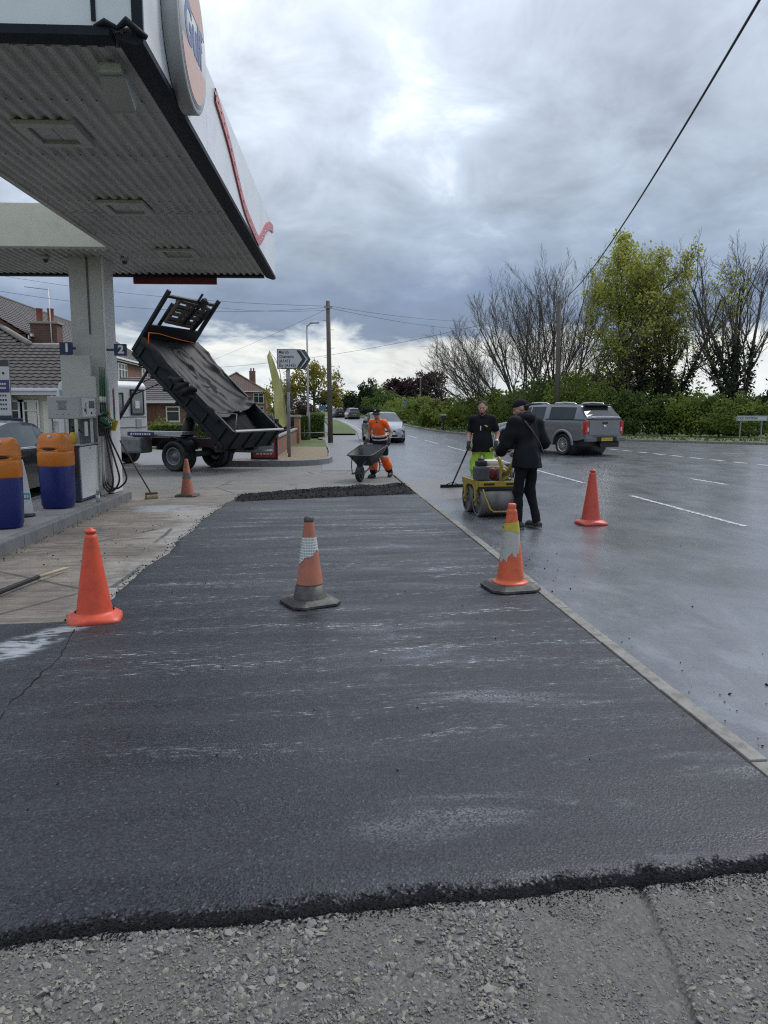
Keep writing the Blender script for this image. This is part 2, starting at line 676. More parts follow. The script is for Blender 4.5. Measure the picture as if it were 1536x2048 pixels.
def mat_road():
    m, t, b = new_mat('old_asphalt')
    p = world_pos(t)
    ag = t.voro(p, 95.0)
    ag_c = t.voro(p, 95.0, out='Color')
    big = t.noise(p, 0.35, 5, 0.6)
    mid = t.noise(t.vadd(t.vmul(p, (1.0, 0.55, 1)), (9, 3, 0)), 1.5, 9, 0.70, 0.4)
    streak = t.noise(t.vmul(p, (1.6, 0.16, 1)), 1.0, 6, 0.65)
    c = t.mix(t.step(mid, 0.25, 0.75), (0.060, 0.066, 0.077), (0.135, 0.143, 0.158))
    c = t.mix(t.step(big, 0.5, 0.75), c, (0.062, 0.056, 0.052))
    gre = t.n('ShaderNodeSeparateColor')
    t.link(ag_c, gre.inputs[0])
    c = t.mix(t.math('MULTIPLY', gre.outputs[0], 0.55), c, t.mix(gre.outputs[1], (0.025, 0.026, 0.03), (0.17, 0.17, 0.17)))
    # smoother, paler wheel tracks
    spx = t.n('ShaderNodeSeparateXYZ')
    t.link(p, spx.inputs[0])
    wx = t.math('ADD', spx.outputs[0], t.math('MULTIPLY', t.math('SUBTRACT', t.noise(p, 0.25, 3), 0.5), 0.9))
    trk = t.step(t.math('SINE', t.math('MULTIPLY', t.math('SUBTRACT', wx, 2.95), 3.4)), 0.2, 0.95)
    c = t.mix(t.math('MULTIPLY', trk, t.math('MULTIPLY', mid, 0.55)), c, (0.155, 0.165, 0.18))
    # worn pale patches and a dusty strip
    c = t.mix(t.math('MULTIPLY', t.step(streak, 0.55, 0.72), 0.30), c, (0.19, 0.20, 0.22))
    # pale dust and washed-out fines by the new work
    sp = t.n('ShaderNodeSeparateXYZ')
    t.link(p, sp.inputs[0])
    nearkerb = t.math('SUBTRACT', 1.0, t.step(sp.outputs[0], 2.3, 4.4))
    nearY = t.math('SUBTRACT', 1.0, t.step(sp.outputs[1], 9.0, 14.0))
    dn = t.noise(t.vmul(p, (1.0, 0.6, 1)), 2.4, 7, 0.68, 0.5)
    dust = t.math('MULTIPLY', t.math('MULTIPLY', nearkerb, nearY), t.step(dn, 0.46, 0.68))
    c = t.mix(t.math('MULTIPLY', dust, 0.38), c, (0.24, 0.27, 0.30))
    # tyre-worn brown patch
    dx = t.math('DIVIDE', t.math('SUBTRACT', sp.outputs[0], 4.45), 0.75)
    dy = t.math('DIVIDE', t.math('SUBTRACT', sp.outputs[1], 6.9), 0.55)
    rr = t.math('ADD', t.math('MULTIPLY', dx, dx), t.math('MULTIPLY', dy, dy))
    rr = t.math('ADD', rr, t.math('MULTIPLY', t.math('SUBTRACT', dn, 0.5), 1.6))
    c = t.mix(t.math('MULTIPLY', t.math('SUBTRACT', 1.0, t.step(rr, 0.45, 1.1)), 0.5), c, (0.055, 0.046, 0.042))
    # dry brown strip where tools were dragged beside the far heap
    dx = t.math('DIVIDE', t.math('SUBTRACT', sp.outputs[0], 2.65), 0.6)
    dy = t.math('DIVIDE', t.math('SUBTRACT', sp.outputs[1], 15.6), 2.2)
    r2 = t.math('ADD', t.math('ADD', t.math('MULTIPLY', dx, dx), t.math('MULTIPLY', dy, dy)), t.math('MULTIPLY', t.math('SUBTRACT', dn, 0.5), 1.2))
    brown = t.math('SUBTRACT', 1.0, t.step(r2, 0.6, 1.2))
    c = t.mix(t.math('MULTIPLY', brown, 0.7), c, (0.16, 0.135, 0.115))
    # cracks
    cr = t.voro(t.vadd(t.vmul(p, (0.35, 0.22, 1)), t.vmul(t.n('ShaderNodeTexNoise').outputs['Color'], (0.3, 0.3, 0))), 1.0, 'DISTANCE_TO_EDGE')
    crk = t.math('MULTIPLY', t.math('SUBTRACT', 1.0, t.step(cr, 0.0, 0.006)), t.step(mid, 0.45, 0.6))
    c = t.mix(t.math('MULTIPLY', crk, 0.15), c, (0.02, 0.02, 0.022))
    t.link(c, b.inputs['Base Color'])
    rg = t.math('ADD', 0.16, t.math('MULTIPLY', mid, 0.36))
    rg = t.math('ADD', rg, t.math('MULTIPLY', brown, 0.25), clamp=True)
    t.link(rg, b.inputs['Roughness'])
    b.inputs['Specular IOR Level'].default_value = 0.6
    b.inputs['Coat Weight'].default_value = 0.5
    b.inputs['Coat Roughness'].default_value = 0.22
    h = t.math('ADD', t.math('MULTIPLY', ag, 0.6), t.math('MULTIPLY', t.noise(p, 30, 4), 0.5))
    t.link(t.bump(h, 0.20, 0.006), b.inputs['Normal'])


def mat_fresh():
    m, t, b = new_mat('fresh_asphalt')
    p = world_pos(t)
    sp = t.n('ShaderNodeSeparateXYZ')
    t.link(p, sp.inputs[0])
    ag = t.voro(p, 110.0)
    agc = t.n('ShaderNodeSeparateColor')
    t.link(t.voro(p, 110.0, out='Color'), agc.inputs[0])
    big = t.noise(t.vmul(p, (0.5, 1.3, 1)), 0.9, 5, 0.6, 0.4)
    band = t.noise(t.vmul(p, (0.22, 2.4, 1)), 1.0, 4, 0.55, 0.2)
    c = t.mix(agc.outputs[0], (0.0045, 0.0048, 0.0064), (0.035, 0.038, 0.048))
    c = t.mix(t.math('MULTIPLY', t.step(agc.outputs[1], 0.955, 0.995), 0.4), c, (0.17, 0.175, 0.19))
    c = t.mix(t.math('MULTIPLY', t.step(band, 0.42, 0.70), 0.45), c, (0.040, 0.043, 0.056))  # bluish bands put part of the mat's soft sheen into the colour
    pit = t.step(t.noise(p, 85, 3, 0.6), 0.38, 0.50)
    c = t.mix(t.math('MULTIPLY', t.math('SUBTRACT', 1.0, pit), 0.75), c, (0.006, 0.0065, 0.009))
    # skid-like dry dust streaks lying across the mat (drum marks of the roller)
    wob = t.math('MULTIPLY', t.math('SUBTRACT', t.noise(p, 0.5, 3), 0.5), 0.35)
    ys = t.math('ADD', sp.outputs[1], t.math('ADD', wob, t.math('MULTIPLY', sp.outputs[0], -0.07)))
    cb = t.n('ShaderNodeCombineXYZ')
    t.link(t.math('MULTIPLY', sp.outputs[0], 11.0), cb.inputs[0])
    t.link(t.math('MULTIPLY', ys, 40.0), cb.inputs[1])
    s1 = t.noise(cb.outputs[0], 1.0, 6, 0.68)
    s1b = t.noise(t.vadd(t.vmul(cb.outputs[0], (1.6, 2.2, 1)), (7, 3, 0)), 1.0, 5, 0.7)
    # the marks gather in lines some decimetres apart
    lines = t.noise(t.vmul(cb.outputs[0], (0.05, 0.11, 1)), 1.0, 4, 0.62)
    zone = t.math('MULTIPLY', t.step(sp.outputs[1], 2.7, 5.2), t.step(t.math('ADD', sp.outputs[0], t.math('MULTIPLY', big, 2.0)), -1.8, 0.6))
    th = t.math('ADD', t.math('MULTIPLY', s1, 0.7), t.math('ADD', t.math('MULTIPLY', lines, 0.55), t.math('MULTIPLY', s1b, 0.25)))
    mk = t.math('MULTIPLY', t.math('MULTIPLY', t.step(th, 0.848, 0.905), zone), t.step(t.noise(p, 70, 3, 0.7), 0.40, 0.56))
    soft = t.math('MULTIPLY', t.step(th, 0.70, 0.92), zone)
    c = t.mix(t.math('MULTIPLY', soft, 0.34), c, (0.15, 0.165, 0.19))
    # dusty drifts towards the kerb, caught on the high grains
    dr = t.noise(t.vmul(p, (0.8, 2.6, 1)), 1.1, 6, 0.62, 0.4)
    drm = t.math('MULTIPLY', t.step(dr, 0.52, 0.72), t.math('MULTIPLY', t.step(sp.outputs[0], -0.4, 1.2), t.step(agc.outputs[2], 0.25, 0.75)))
    c = t.mix(t.math('MULTIPLY', drm, 0.75), c, (0.28, 0.30, 0.33))
    c = t.mix(t.math('MULTIPLY', mk, 0.9), c, (0.48, 0.51, 0.54))
    # chalky spill on the old black strip at the left
    q = t.noise(t.vmul(p, (2.2, 7.0, 1)), 1.0, 7, 0.66, 0.5)
    q2 = t.noise(t.vmul(p, (1.2, 3.0, 1)), 1.0, 4, 0.6)
    dx = t.math('DIVIDE', t.math('SUBTRACT', t.math('ADD', sp.outputs[0], t.math('MULTIPLY', sp.outputs[1], -0.42)), -4.26), 0.26)
    dy = t.math('DIVIDE', t.math('SUBTRACT', sp.outputs[1], 5.25), 0.80)
    rr = t.math('ADD', t.math('MULTIPLY', dx, dx), t.math('MULTIPLY', dy, dy))
    msk = t.math('SUBTRACT', 1.0, t.step(t.math('ADD', rr, t.math('MULTIPLY', t.math('SUBTRACT', q, 0.5), 2.0)), 0.2, 0.9))
    spill = t.step(t.math('ADD', q, t.math('MULTIPLY', t.math('SUBTRACT', q2, 0.5), 0.6)), 0.42, 0.54)
    c = t.mix(t.math('MULTIPLY', t.math('MULTIPLY', spill, msk), 0.8), c, (0.40, 0.43, 0.46))
    # the loose, unrolled lip along the near edge is coarse, black and dull
    ea = t.n('ShaderNodeAttribute', attribute_name='from_edge')
    en = t.math('ADD', t.math('MULTIPLY', t.math('SUBTRACT', t.noise(p, 7.0, 5, 0.7), 0.5), 0.16), t.math('MULTIPLY', t.math('SUBTRACT', agc.outputs[1], 0.5), 0.05))
    lip = t.math('SUBTRACT', 1.0, t.step(t.math('ADD', ea.outputs['Fac'], en), 0.030, 0.085))
    c = t.mix(lip, c, t.mix(agc.outputs[0], (0.003, 0.003, 0.004), (0.017, 0.0175, 0.020)))
    t.link(c, b.inputs['Base Color'])
    rg = t.math('ADD', 0.30, t.math('MULTIPLY', t.step(t.math('ADD', band, t.math('MULTIPLY', t.math('SUBTRACT', big, 0.5), 0.6)), 0.32, 0.66), 0.32))
    rg = t.math('ADD', rg, t.math('MULTIPLY', agc.outputs[2], 0.10))
    t.link(t.math('ADD', rg, t.math('MULTIPLY', lip, 0.5), clamp=True), b.inputs['Roughness'])
    t.link(t.math('SUBTRACT', 0.45, t.math('MULTIPLY', lip, 0.36)), b.inputs['Specular IOR Level'])
    h = t.math('ADD', ag, t.math('MULTIPLY', t.noise(p, 45, 4), 0.8))
    t.link(t.bump(h, 0.40, 0.004), b.inputs['Normal'])


def mat_concrete():
    m, t, b = new_mat('forecourt_concrete')
    p = world_pos(t)
    sp = t.n('ShaderNodeSeparateXYZ')
    t.link(p, sp.inputs[0])
    n1 = t.noise(p, 0.8, 6, 0.62, 0.3)
    n2 = t.noise(p, 9.0, 5, 0.65)
    brush = t.noise(t.vmul(p, (1.1, 9.0, 1)), 1.0, 8, 0.70, 0.35)
    c = t.mix(t.step(n1, 0.3, 0.7), (0.150, 0.130, 0.104), (0.285, 0.250, 0.205))
    c = t.mix(t.math('MULTIPLY', t.step(brush, 0.47, 0.66), 0.75), c, (0.085, 0.074, 0.062))
    fine = t.noise(t.vmul(p, (1.0, 0.6, 1)), 22.0, 5, 0.75)
    c = t.mix(t.math('MULTIPLY', t.step(fine, 0.52, 0.70), 0.45), c, (0.07, 0.062, 0.053))
    c = t.mix(t.math('MULTIPLY', t.step(n2, 0.55, 0.8), 0.35), c, (0.36, 0.335, 0.30))
    # greyer further down the forecourt
    c = t.mix(t.math('MULTIPLY', t.step(sp.outputs[1], 13.0, 18.0), 0.75), c, t.mix(t.math('MULTIPLY', t.math('ADD', n2, brush), 0.5), (0.07, 0.069, 0.069), (0.215, 0.21, 0.203)))
    # scraped pale band beside the new mat
    edge = t.math('ADD', sp.outputs[0], t.math('MULTIPLY', t.math('SUBTRACT', n1, 0.5), 1.4))
    sc = t.math('MULTIPLY', t.step(edge, -2.25, -1.75), t.math('SUBTRACT', 1.0, t.step(sp.outputs[1], 11.5, 13.5)))
    c = t.mix(t.math('MULTIPLY', t.math('MULTIPLY', sc, t.step(brush, 0.36, 0.56)), 0.62), c, (0.44, 0.435, 0.42))
    # damp pale film near the far cone
    dx = t.math('DIVIDE', t.math('SUBTRACT', sp.outputs[0], -2.35), 0.75)
    dy = t.math('DIVIDE', t.math('SUBTRACT', sp.outputs[1], 12.75), 0.55)
    rr = t.math('ADD', t.math('ADD', t.math('MULTIPLY', dx, dx), t.math('MULTIPLY', dy, dy)), t.math('MULTIPLY', t.math('SUBTRACT', brush, 0.5), 2.5))
    pud = t.math('SUBTRACT', 1.0, t.step(rr, 0.3, 1.1))
    c = t.mix(t.math('MULTIPLY', pud, 0.55), c, (0.36, 0.38, 0.40))
    # bay joints and cracks
    cr = t.voro(t.vadd(p, t.vmul(t.n('ShaderNodeTexNoise').outputs['Color'], (0.5, 0.5, 0))), 0.62, 'DISTANCE_TO_EDGE')
    nearc = t.math('SUBTRACT', 1.0, t.step(sp.outputs[1], 7.6, 8.4))
    crk = t.math('MULTIPLY', t.math('SUBTRACT', 1.0, t.step(cr, 0.004, 0.020)), t.math('MAXIMUM', t.step(n1, 0.46, 0.60), nearc))
    grv = t.noise(t.vmul(p, (0.55, 17.0, 1)), 1.0, 4, 0.55, 0.15)
    grl = t.math('SUBTRACT', 1.0, t.step(t.math('ABSOLUTE', t.math('SUBTRACT', grv, 0.5)), 0.0, 0.035))
    grl = t.math('MULTIPLY', grl, t.math('SUBTRACT', 1.0, t.step(sp.outputs[1], 10.0, 13.0)))
    c = t.mix(t.math('MULTIPLY', grl, 0.4), c, (0.06, 0.053, 0.046))
    stn = t.noise(t.vadd(p, (4, 9, 0)), 1.9, 8, 0.72, 0.8)
    c = t.mix(t.math('MULTIPLY', t.step(stn, 0.50, 0.66), 0.55), c, (0.075, 0.067, 0.058))
    c = t.mix(t.math('MULTIPLY', crk, 0.8), c, (0.045, 0.04, 0.036))
    t.link(c, b.inputs['Base Color'])
    t.link(t.math('SUBTRACT', t.math('ADD', 0.55, t.math('MULTIPLY', n2, 0.3)), t.math('MULTIPLY', pud, 0.3)), b.inputs['Roughness'])
    h = t.math('ADD', t.math('MULTIPLY', brush, 1.0), t.math('MULTIPLY', n2, 0.6))
    h = t.math('SUBTRACT', h, t.math('MULTIPLY', crk, 1.2))
    t.link(t.bump(h, 0.7, 0.012), b.inputs['Normal'])


def mat_scarified():
    m, t, b = new_mat('scarified_base')
    p = world_pos(t)
    sp = t.n('ShaderNodeSeparateXYZ')
    t.link(p, sp.inputs[0])
    n1 = t.noise(p, 3.0, 6, 0.6, 0.3)
    n2 = t.noise(p, 60.0, 5, 0.7)
    v = t.voro(t.vadd(p, t.vmul(t.n('ShaderNodeTexNoise').outputs['Color'], (0.02, 0.02, 0))), 75.0)
    vc = t.n('ShaderNodeSeparateColor')
    t.link(t.voro(p, 75.0, out='Color'), vc.inputs[0])
    c = t.mix(n1, (0.066, 0.061, 0.053), (0.135, 0.125, 0.108))
    c = t.mix(t.math('MULTIPLY', vc.outputs[0], 0.5), c, t.mix(vc.outputs[1], (0.05, 0.048, 0.045), (0.21, 0.20, 0.185)))
    c = t.mix(t.math('MULTIPLY', t.step(n1, 0.55, 0.75), 0.4), c, (0.11, 0.107, 0.112))
    t.link(c, b.inputs['Base Color'])
    t.link(t.math('ADD', 0.5, t.math('MULTIPLY', n2, 0.35)), b.inputs['Roughness'])
    h = t.math('ADD', t.math('MULTIPLY', t.math('SUBTRACT', 1.0, v), 0.8), t.math('MULTIPLY', n2, 0.8))
    t.link(t.bump(h, 0.8, 0.008), b.inputs['Normal'])


def mat_grass():
    m, t, b = new_mat('grass')
    p = world_pos(t)
    n1 = t.noise(p, 1.2, 6, 0.65)
    n2 = t.noise(p, 28.0, 4, 0.7)
    c = t.mix(n2, (0.045, 0.075, 0.018), (0.115, 0.155, 0.045))
    c = t.mix(t.math('MULTIPLY', t.step(n1, 0.5, 0.7), 0.5), c, (0.14, 0.13, 0.06))
    t.link(c, b.inputs['Base Color'])
    b.inputs['Roughness'].default_value = 0.85
    t.link(t.bump(n2, 0.8, 0.05), b.inputs['Normal'])


def mat_pavement():
    m, t, b = new_mat('pavement_asphalt')
    p = world_pos(t)
    n1 = t.noise(p, 0.7, 6, 0.6, 0.3)
    n2 = t.noise(p, 25, 4, 0.7)
    c = t.mix(n1, (0.10, 0.10, 0.103), (0.17, 0.168, 0.168))
    c = t.mix(t.math('MULTIPLY', n2, 0.35), c, (0.20, 0.195, 0.185))
    t.link(c, b.inputs['Base Color'])
    t.link(t.math('ADD', 0.36, t.math('MULTIPLY', n1, 0.25)), b.inputs['Roughness'])
    t.link(t.bump(n2, 0.3, 0.01), b.inputs['Normal'])


def mat_brick(name, c1, c2, mortar, sx=1.0):
    m, t, b = new_mat(name)
    p = t.n('ShaderNodeTexCoord').outputs['Object']
    s = t.n('ShaderNodeSeparateXYZ')
    t.link(p, s.inputs[0])
    cb = t.n('ShaderNodeCombineXYZ')
    t.link(t.math('ADD', s.outputs[0], s.outputs[1]), cb.inputs[0])
    t.link(s.outputs[2], cb.inputs[1])
    br = t.n('ShaderNodeTexBrick')
    br.inputs['Scale'].default_value = 4.4
    br.inputs['Mortar Size'].default_value = 0.025
    br.inputs['Brick Width'].default_value = 1.0
    br.inputs['Row Height'].default_value = 0.33
    t.link(cb.outputs[0], br.inputs['Vector'])
    br.inputs['Color1'].default_value = (*c1, 1)
    br.inputs['Color2'].default_value = (*c2, 1)
    br.inputs['Mortar'].default_value = (*mortar, 1)
    n = t.noise(p, 1.4, 6, 0.65)
    c = t.mix(t.math('MULTIPLY', n, 0.5), br.outputs['Color'], tuple(x * .5 for x in c1))
    t.link(c, b.inputs['Base Color'])
    b.inputs['Roughness'].default_value = 0.85
    t.link(t.bump(t.math('SUBTRACT', 1.0, br.outputs['Fac']), 0.5, 0.01), b.inputs['Normal'])


mat_road()
mat_fresh()
mat_concrete()
mat_scarified()
mat_grass()
mat_pavement()
mat_brick('brick_red', (0.20, 0.085, 0.055), (0.27, 0.125, 0.08), (0.30, 0.27, 0.23))
mat_brick('brick_dark', (0.125, 0.060, 0.048), (0.175, 0.082, 0.060), (0.19, 0.165, 0.145))
mat_brick('brick_orange', (0.36, 0.15, 0.075), (0.42, 0.20, 0.11), (0.36, 0.32, 0.27))
pm('kerb_concrete', (0.25, 0.235, 0.21), 0.85, var=0.4, vscale=7, bump=0.8, bscale=50, bdist=.008, dirt=0.85, dirt_col=(0.11, 0.105, 0.10), dscale=7)
pm('kerb_face', (0.19, 0.195, 0.20), 0.7, var=0.25, vscale=4, bump=0.4, bscale=40, dirt=0.6, dirt_col=(0.09, 0.09, 0.09))
pm('island_concrete', (0.27, 0.262, 0.25), 0.62, var=0.25, vscale=2.2, bump=0.3, bscale=30, dirt=0.6, dirt_col=(0.13, 0.125, 0.12), dscale=2)
pm('loose_asphalt', (0.013, 0.013, 0.0145), 0.8, var=0.5, vscale=60, bump=1.0, bscale=85, bdist=.012, rvar=.15, spec=.2)
pm('stone_grey', (0.225, 0.212, 0.190), 0.7, var=0.35, vscale=25, bump=0.3, bscale=90)
pm('stone_dark', (0.135, 0.132, 0.126), 0.65, var=0.35, vscale=25, bump=0.3, bscale=90)
pm('stone_tan', (0.24, 0.214, 0.172), 0.75, var=0.35, vscale=25, bump=0.3, bscale=90)
pm('woodchip', (0.24, 0.185, 0.125), 0.9, var=0.5, vscale=18, bump=1.0, bscale=25, bdist=.05)


def mat_paint():
    m, t, b = new_mat('road_paint')
    p = world_pos(t)
    n = t.noise(p, 14, 6, 0.7)
    c = t.mix(t.step(n, 0.40, 0.60), (0.13, 0.135, 0.14), (0.62, 0.63, 0.62))
    t.link(c, b.inputs['Base Color'])
    b.inputs['Roughness'].default_value = 0.5


mat_paint()

# ------------------------------------------------------------------ ground sheets
bd = B()
bd.add([(-1500, -300, -0.06), (1500, -300, -0.06), (1500, 2600, -0.06), (-1500, 2600, -0.06)], [(0, 1, 2, 3)])
struct(bd.obj('ground', 'grass'))


def smooth_line(pts, n=6):
    pts = [Vector((p[0], p[1], 0)) for p in pts]
    out = []
    for i in range(len(pts) - 1):
        p0, p1, p2, p3 = pts[max(0, i - 1)], pts[i], pts[i + 1], pts[min(len(pts) - 1, i + 2)]
        for k in range(n):
            t = k / n
            out.append(0.5 * ((2 * p1) + (p2 - p0) * t + (2 * p0 - 5 * p1 + 4 * p2 - p3) * t * t + (3 * p1 - p0 - 3 * p2 + p3) * t ** 3))
    out.append(pts[-1])
    return out


KX = 2.04
kerb_left = [(KX, -6), (KX, 6), (KX, 14), (2.06, 20), (2.2, 32), (2.9, 46), (3.3, 57), (3.6, 80), (3.2, 108), (0, 138), (-16, 175), (-60, 215)]
kl = smooth_line(kerb_left)
kerb_right = [(60, 14), (40, 22), (29, 27.5), (20.6, 32.2), (15.6, 36.6), (11.6, 41.2), (9.6, 46.5), (8.9, 53), (8.9, 68.7), (9.2, 84), (8.8, 110), (5.4, 142), (-11, 182), (-56, 226)]
kr = smooth_line(kerb_right)
bd = B()
poly = [(p.x, p.y, 0) for p in kl] + [(p.x, p.y, 0) for p in reversed(kr)] + [(60, -6, 0)]
bd.add(poly, [tuple(range(len(poly)))])
struct(bd.obj('road', 'old_asphalt'))

# forecourt slab (everything left of the kerb line, in front of the gardens)
bd = B()
poly = [(-40, 2.6, 0), (KX, 2.6, 0), (KX, 20, 0), (2.05, 22.6, 0), (-40, 22.6, 0)]
bd.add([(x, y, 0.002) for x, y, z in poly], [tuple(range(len(poly)))])
struct(bd.obj('forecourt', 'forecourt_concrete'))

# scarified strip in the foreground, slightly lumpy, with a raised old bay along a joint
rng = np.random.RandomState(3)
from mathutils import noise as mn


def ripple(x, y, s, a):
    return mn.noise(Vector((x * s, y * s, 0.7))) * a


nx, ny = 420, 110
rows = []
for j in range(ny + 1):
    y = -0.5 + (2.75 + 0.5) * j / ny
    row = []
    for i in range(nx + 1):
        x = -3.6 + (KX + 3.6) * i / nx
        z = ripple(x, y, 9, .004) + ripple(x, y, 27, .003)
        # shallow groove of the old bay joint
        jx = 1.14 + (2.35 - y) * -0.18
        z += -0.022 * math.exp(-((x - jx) / .012) ** 2) + (0.0015 if x < jx and x > jx - .45 else 0)
        row.append((x, y, 0.001 + z + (-.02 if y > 2.62 else 0)))
    rows.append(row)
bd = B()
bd.grid(rows)
struct(bd.obj('scarified_strip', 'scarified_base'))

# ------------------------------------------------------------------ fresh tarmac mat
edge_px = [(228, 1195), (262, 1162), (300, 1128), (338, 1108), (352, 1085), (385, 1062), (402, 1042), (432, 1022), (452, 1008), (470, 998)]
edge_pts = [G(*e) for e in edge_px]


def mat_left(y):
    if y < 5.88:
        return -4.6
    ys = [5.9] + [e.y for e in edge_pts]
    xs = [-1.98] + [e.x for e in edge_pts]
    return float(np.interp(y, ys, xs)) + 0.05 * mn.noise(Vector((y * 3.1, 0, 5))) + 0.02 * mn.noise(Vector((y * 13, 0, 2)))


def mat_near(x):
    return 2.30 + 0.045 * x + 0.028 * mn.noise(Vector((x * 2.2, 3, 0))) + 0.014 * mn.noise(Vector((x * 11, 5, 0)))


MAT_FAR = 14.2
rows = []
ylist = [0, .012, .030, .045, .060, .075, .090, .105, .120, .135, .150] + list(np.linspace(.17, 3.5, 75)) + list(np.linspace(3.58, MAT_FAR - 2.3, 150))


def mat_row(yy, first=None):
    pass


for a in ylist:
    row = []
    N = 110
    for i in range(N + 1):
        u = i / N
        ybase = 2.30 + a
        # blend the ragged near edge into straight rows
        xl = mat_left(ybase if a > 1 else 3.0)
        d = u * (KX - 0.012 - xl)
        x = xl + d
        k = max(0.0, 1 - a / 1.0)
        y = ybase + (mat_near(x) - 2.30) * k
        z = 0.026 + ripple(x, y, 1.1, .005) + ripple(x * .4, y * 2.0, 1.6, .0035)
        if a < .13:
            z *= float(np.interp(a, [0, .012, .030, .055, .085, .125], [.02, .28, .50, .72, .90, 1]))
        if i < 3 and ybase > 5.88:
            z *= (0.05, 0.72, 0.95)[i]
        if i == 0 and ybase > 5.88:
            z = 0.0
        row.append((x, y, max(z, 0.0015)))
    rows.append(row)
bd = B()
# the mat is laid in two pulls: left strip in front of the old slab and the main run
bd.grid(rows)
fm = struct(bd.obj('fresh_tarmac', 'fresh_asphalt'))
at_ = fm.data.attributes.new('from_edge', 'FLOAT', 'POINT')       # metres from the uncompacted near edge
at_.data.foreach_set('value', [min(1.0, v.co.y - mat_near(v.co.x)) for v in fm.data.vertices])

# the seam between the two pulls: a ragged ridge of fines
sv = [G(150, 1258, .03), G(128, 1300, .03), G(95, 1335, .03), G(55, 1375, .03), G(20, 1410, .03), G(-30, 1470, .03)]
bd = B()
prs = smooth_line(sv, 10)
bd.tube([(p.x + ripple(p.y, 1, 9, .03), p.y, .028) for p in prs], [.003 + .006 * abs(mn.noise(Vector((p.y * 9, 0, 0)))) for p in prs], 6, flat=.5)
o = bd.obj('joint_seam', 'loose_asphalt', recalc=False)
struct(o)

# ------------------------------------------------------------------ loose stones and crumbs
def rock_bases(n, seed, sub=1):
    out = []
    rg = np.random.RandomState(seed)
    for i in range(n):
        bm = bmesh.new()
        bmesh.ops.create_icosphere(bm, subdivisions=sub, radius=1)
        V = np.array([v.co for v in bm.verts])
        Fc = np.array([[v.index for v in f.verts] for f in bm.faces])
        bm.free()
        V = V * (1 + 0.30 * rg.randn(len(V), 1).clip(-1.2, 1.2)) * np.array([1, .6 + .5 * rg.rand(), .45 + .3 * rg.rand()])
        out.append((V, Fc))
    return out


def scatter(name, pos, size, mats, bases, seed, zoff=0.25, mi=None):
    rg = np.random.RandomState(seed)
    n = len(pos)
    VV, FF, MI = [], [], []
    off = 0
    kind = rg.randint(len(bases), size=n)
    a = rg.rand(n) * 2 * np.pi
    tl = rg.randn(n, 2) * .35
    mid = rg.randint(len(mats), size=n) if mi is None else mi
    for kb, (V, Fc) in enumerate(bases):
        idx = np.nonzero(kind == kb)[0]
        if len(idx) == 0:
            continue
        c, s = np.cos(a[idx]), np.sin(a[idx])
        Vx = V[None, :, :] * size[idx][:, None, None]
        X = Vx[..., 0] * c[:, None] - Vx[..., 1] * s[:, None]
        Y = Vx[..., 0] * s[:, None] + Vx[..., 1] * c[:, None]
        Z = Vx[..., 2] + X * tl[idx, 0][:, None] + Y * tl[idx, 1][:, None]
        W = np.stack([X, Y, Z], -1) + pos[idx][:, None, :]
        W[..., 2] += zoff * size[idx][:, None]
        m = len(V)
        VV.append(W.reshape(-1, 3))
        FF.append((Fc[None] + (off + np.arange(len(idx)) * m)[:, None, None]).reshape(-1, 3))
        MI.append(np.repeat(mid[idx], len(Fc)))
        off += m * len(idx)
    return quick_mesh(name, np.concatenate(VV), np.concatenate(FF), mats, mi=np.concatenate(MI))


BASES = rock_bases(9, 5)
rg = np.random.RandomState(11)
n = 21000
px = rg.rand(n) * 3.9 - 1.85
py = 1.35 + rg.rand(n) ** 0.85 * 1.05
dens = np.array([mn.noise(Vector((x * 2.6, y * 2.6, 1))) + .6 * mn.noise(Vector((x * 7, y * 7, 4))) for x, y in zip(px, py)])
jx = 1.14 + (2.35 - py) * -0.18
keep = (dens + rg.randn(n) * .22 > -0.12) & (px < KX - .05)
bay = (px < jx) & (px > jx - .45)
keep &= ~(bay & (rg.rand(n) < .25))
keep &= ~((px > jx) & (rg.rand(n) < .25))
keep &= py < np.array([mat_near(x) for x in px]) - .005
keep &= np.abs(px - jx) > .014
px, py = px[keep], py[keep]
size = np.clip(np.exp(rg.randn(len(px)) * .42) * .0068, .003, .019)
bay = (px < 1.14 + (2.35 - py) * -0.18) & (px > 1.14 + (2.35 - py) * -0.18 - .45)
size[bay] *= .5
o = scatter('loose_gravel', np.stack([px, py, np.full(len(px), .003)], 1), size, ['stone_grey', 'stone_dark', 'stone_tan', 'stone_grey', 'stone_dark'], BASES, 2, zoff=-.18)
struct(o, 'stuff')
# finer grit bedded flush in the strip
OCT = []
for k in range(5):
    r2 = np.random.RandomState(40 + k)
    V_ = np.array([(1, 0, 0), (-1, 0, 0), (0, 1, 0), (0, -1, 0), (0, 0, 1), (0, 0, -1)], float) * (.75 + .5 * r2.rand(6, 1)) * np.array([1, .8, .5])
    OCT.append((V_, np.array([(0, 2, 4), (2, 1, 4), (1, 3, 4), (3, 0, 4), (2, 0, 5), (1, 2, 5), (3, 1, 5), (0, 3, 5)])))
n = 30000
gx = rg.rand(n) * 3.85 - 1.83
gy = 1.4 + rg.rand(n) * 1.0
kp = (gy < np.array([mat_near(x) for x in gx]) - .004) & (np.abs(gx - 1.14 + (2.35 - gy) * .18) > .012)
gx, gy = gx[kp], gy[kp]
o = scatter('bedded_grit', np.stack([gx, gy, np.full(len(gx), .003)], 1), np.clip(np.exp(rg.randn(len(gx)) * .4) * .0032, .0014, .008), ['stone_grey', 'stone_dark', 'stone_tan', 'stone_dark'], OCT, 12, zoff=.0)
struct(o, 'stuff')
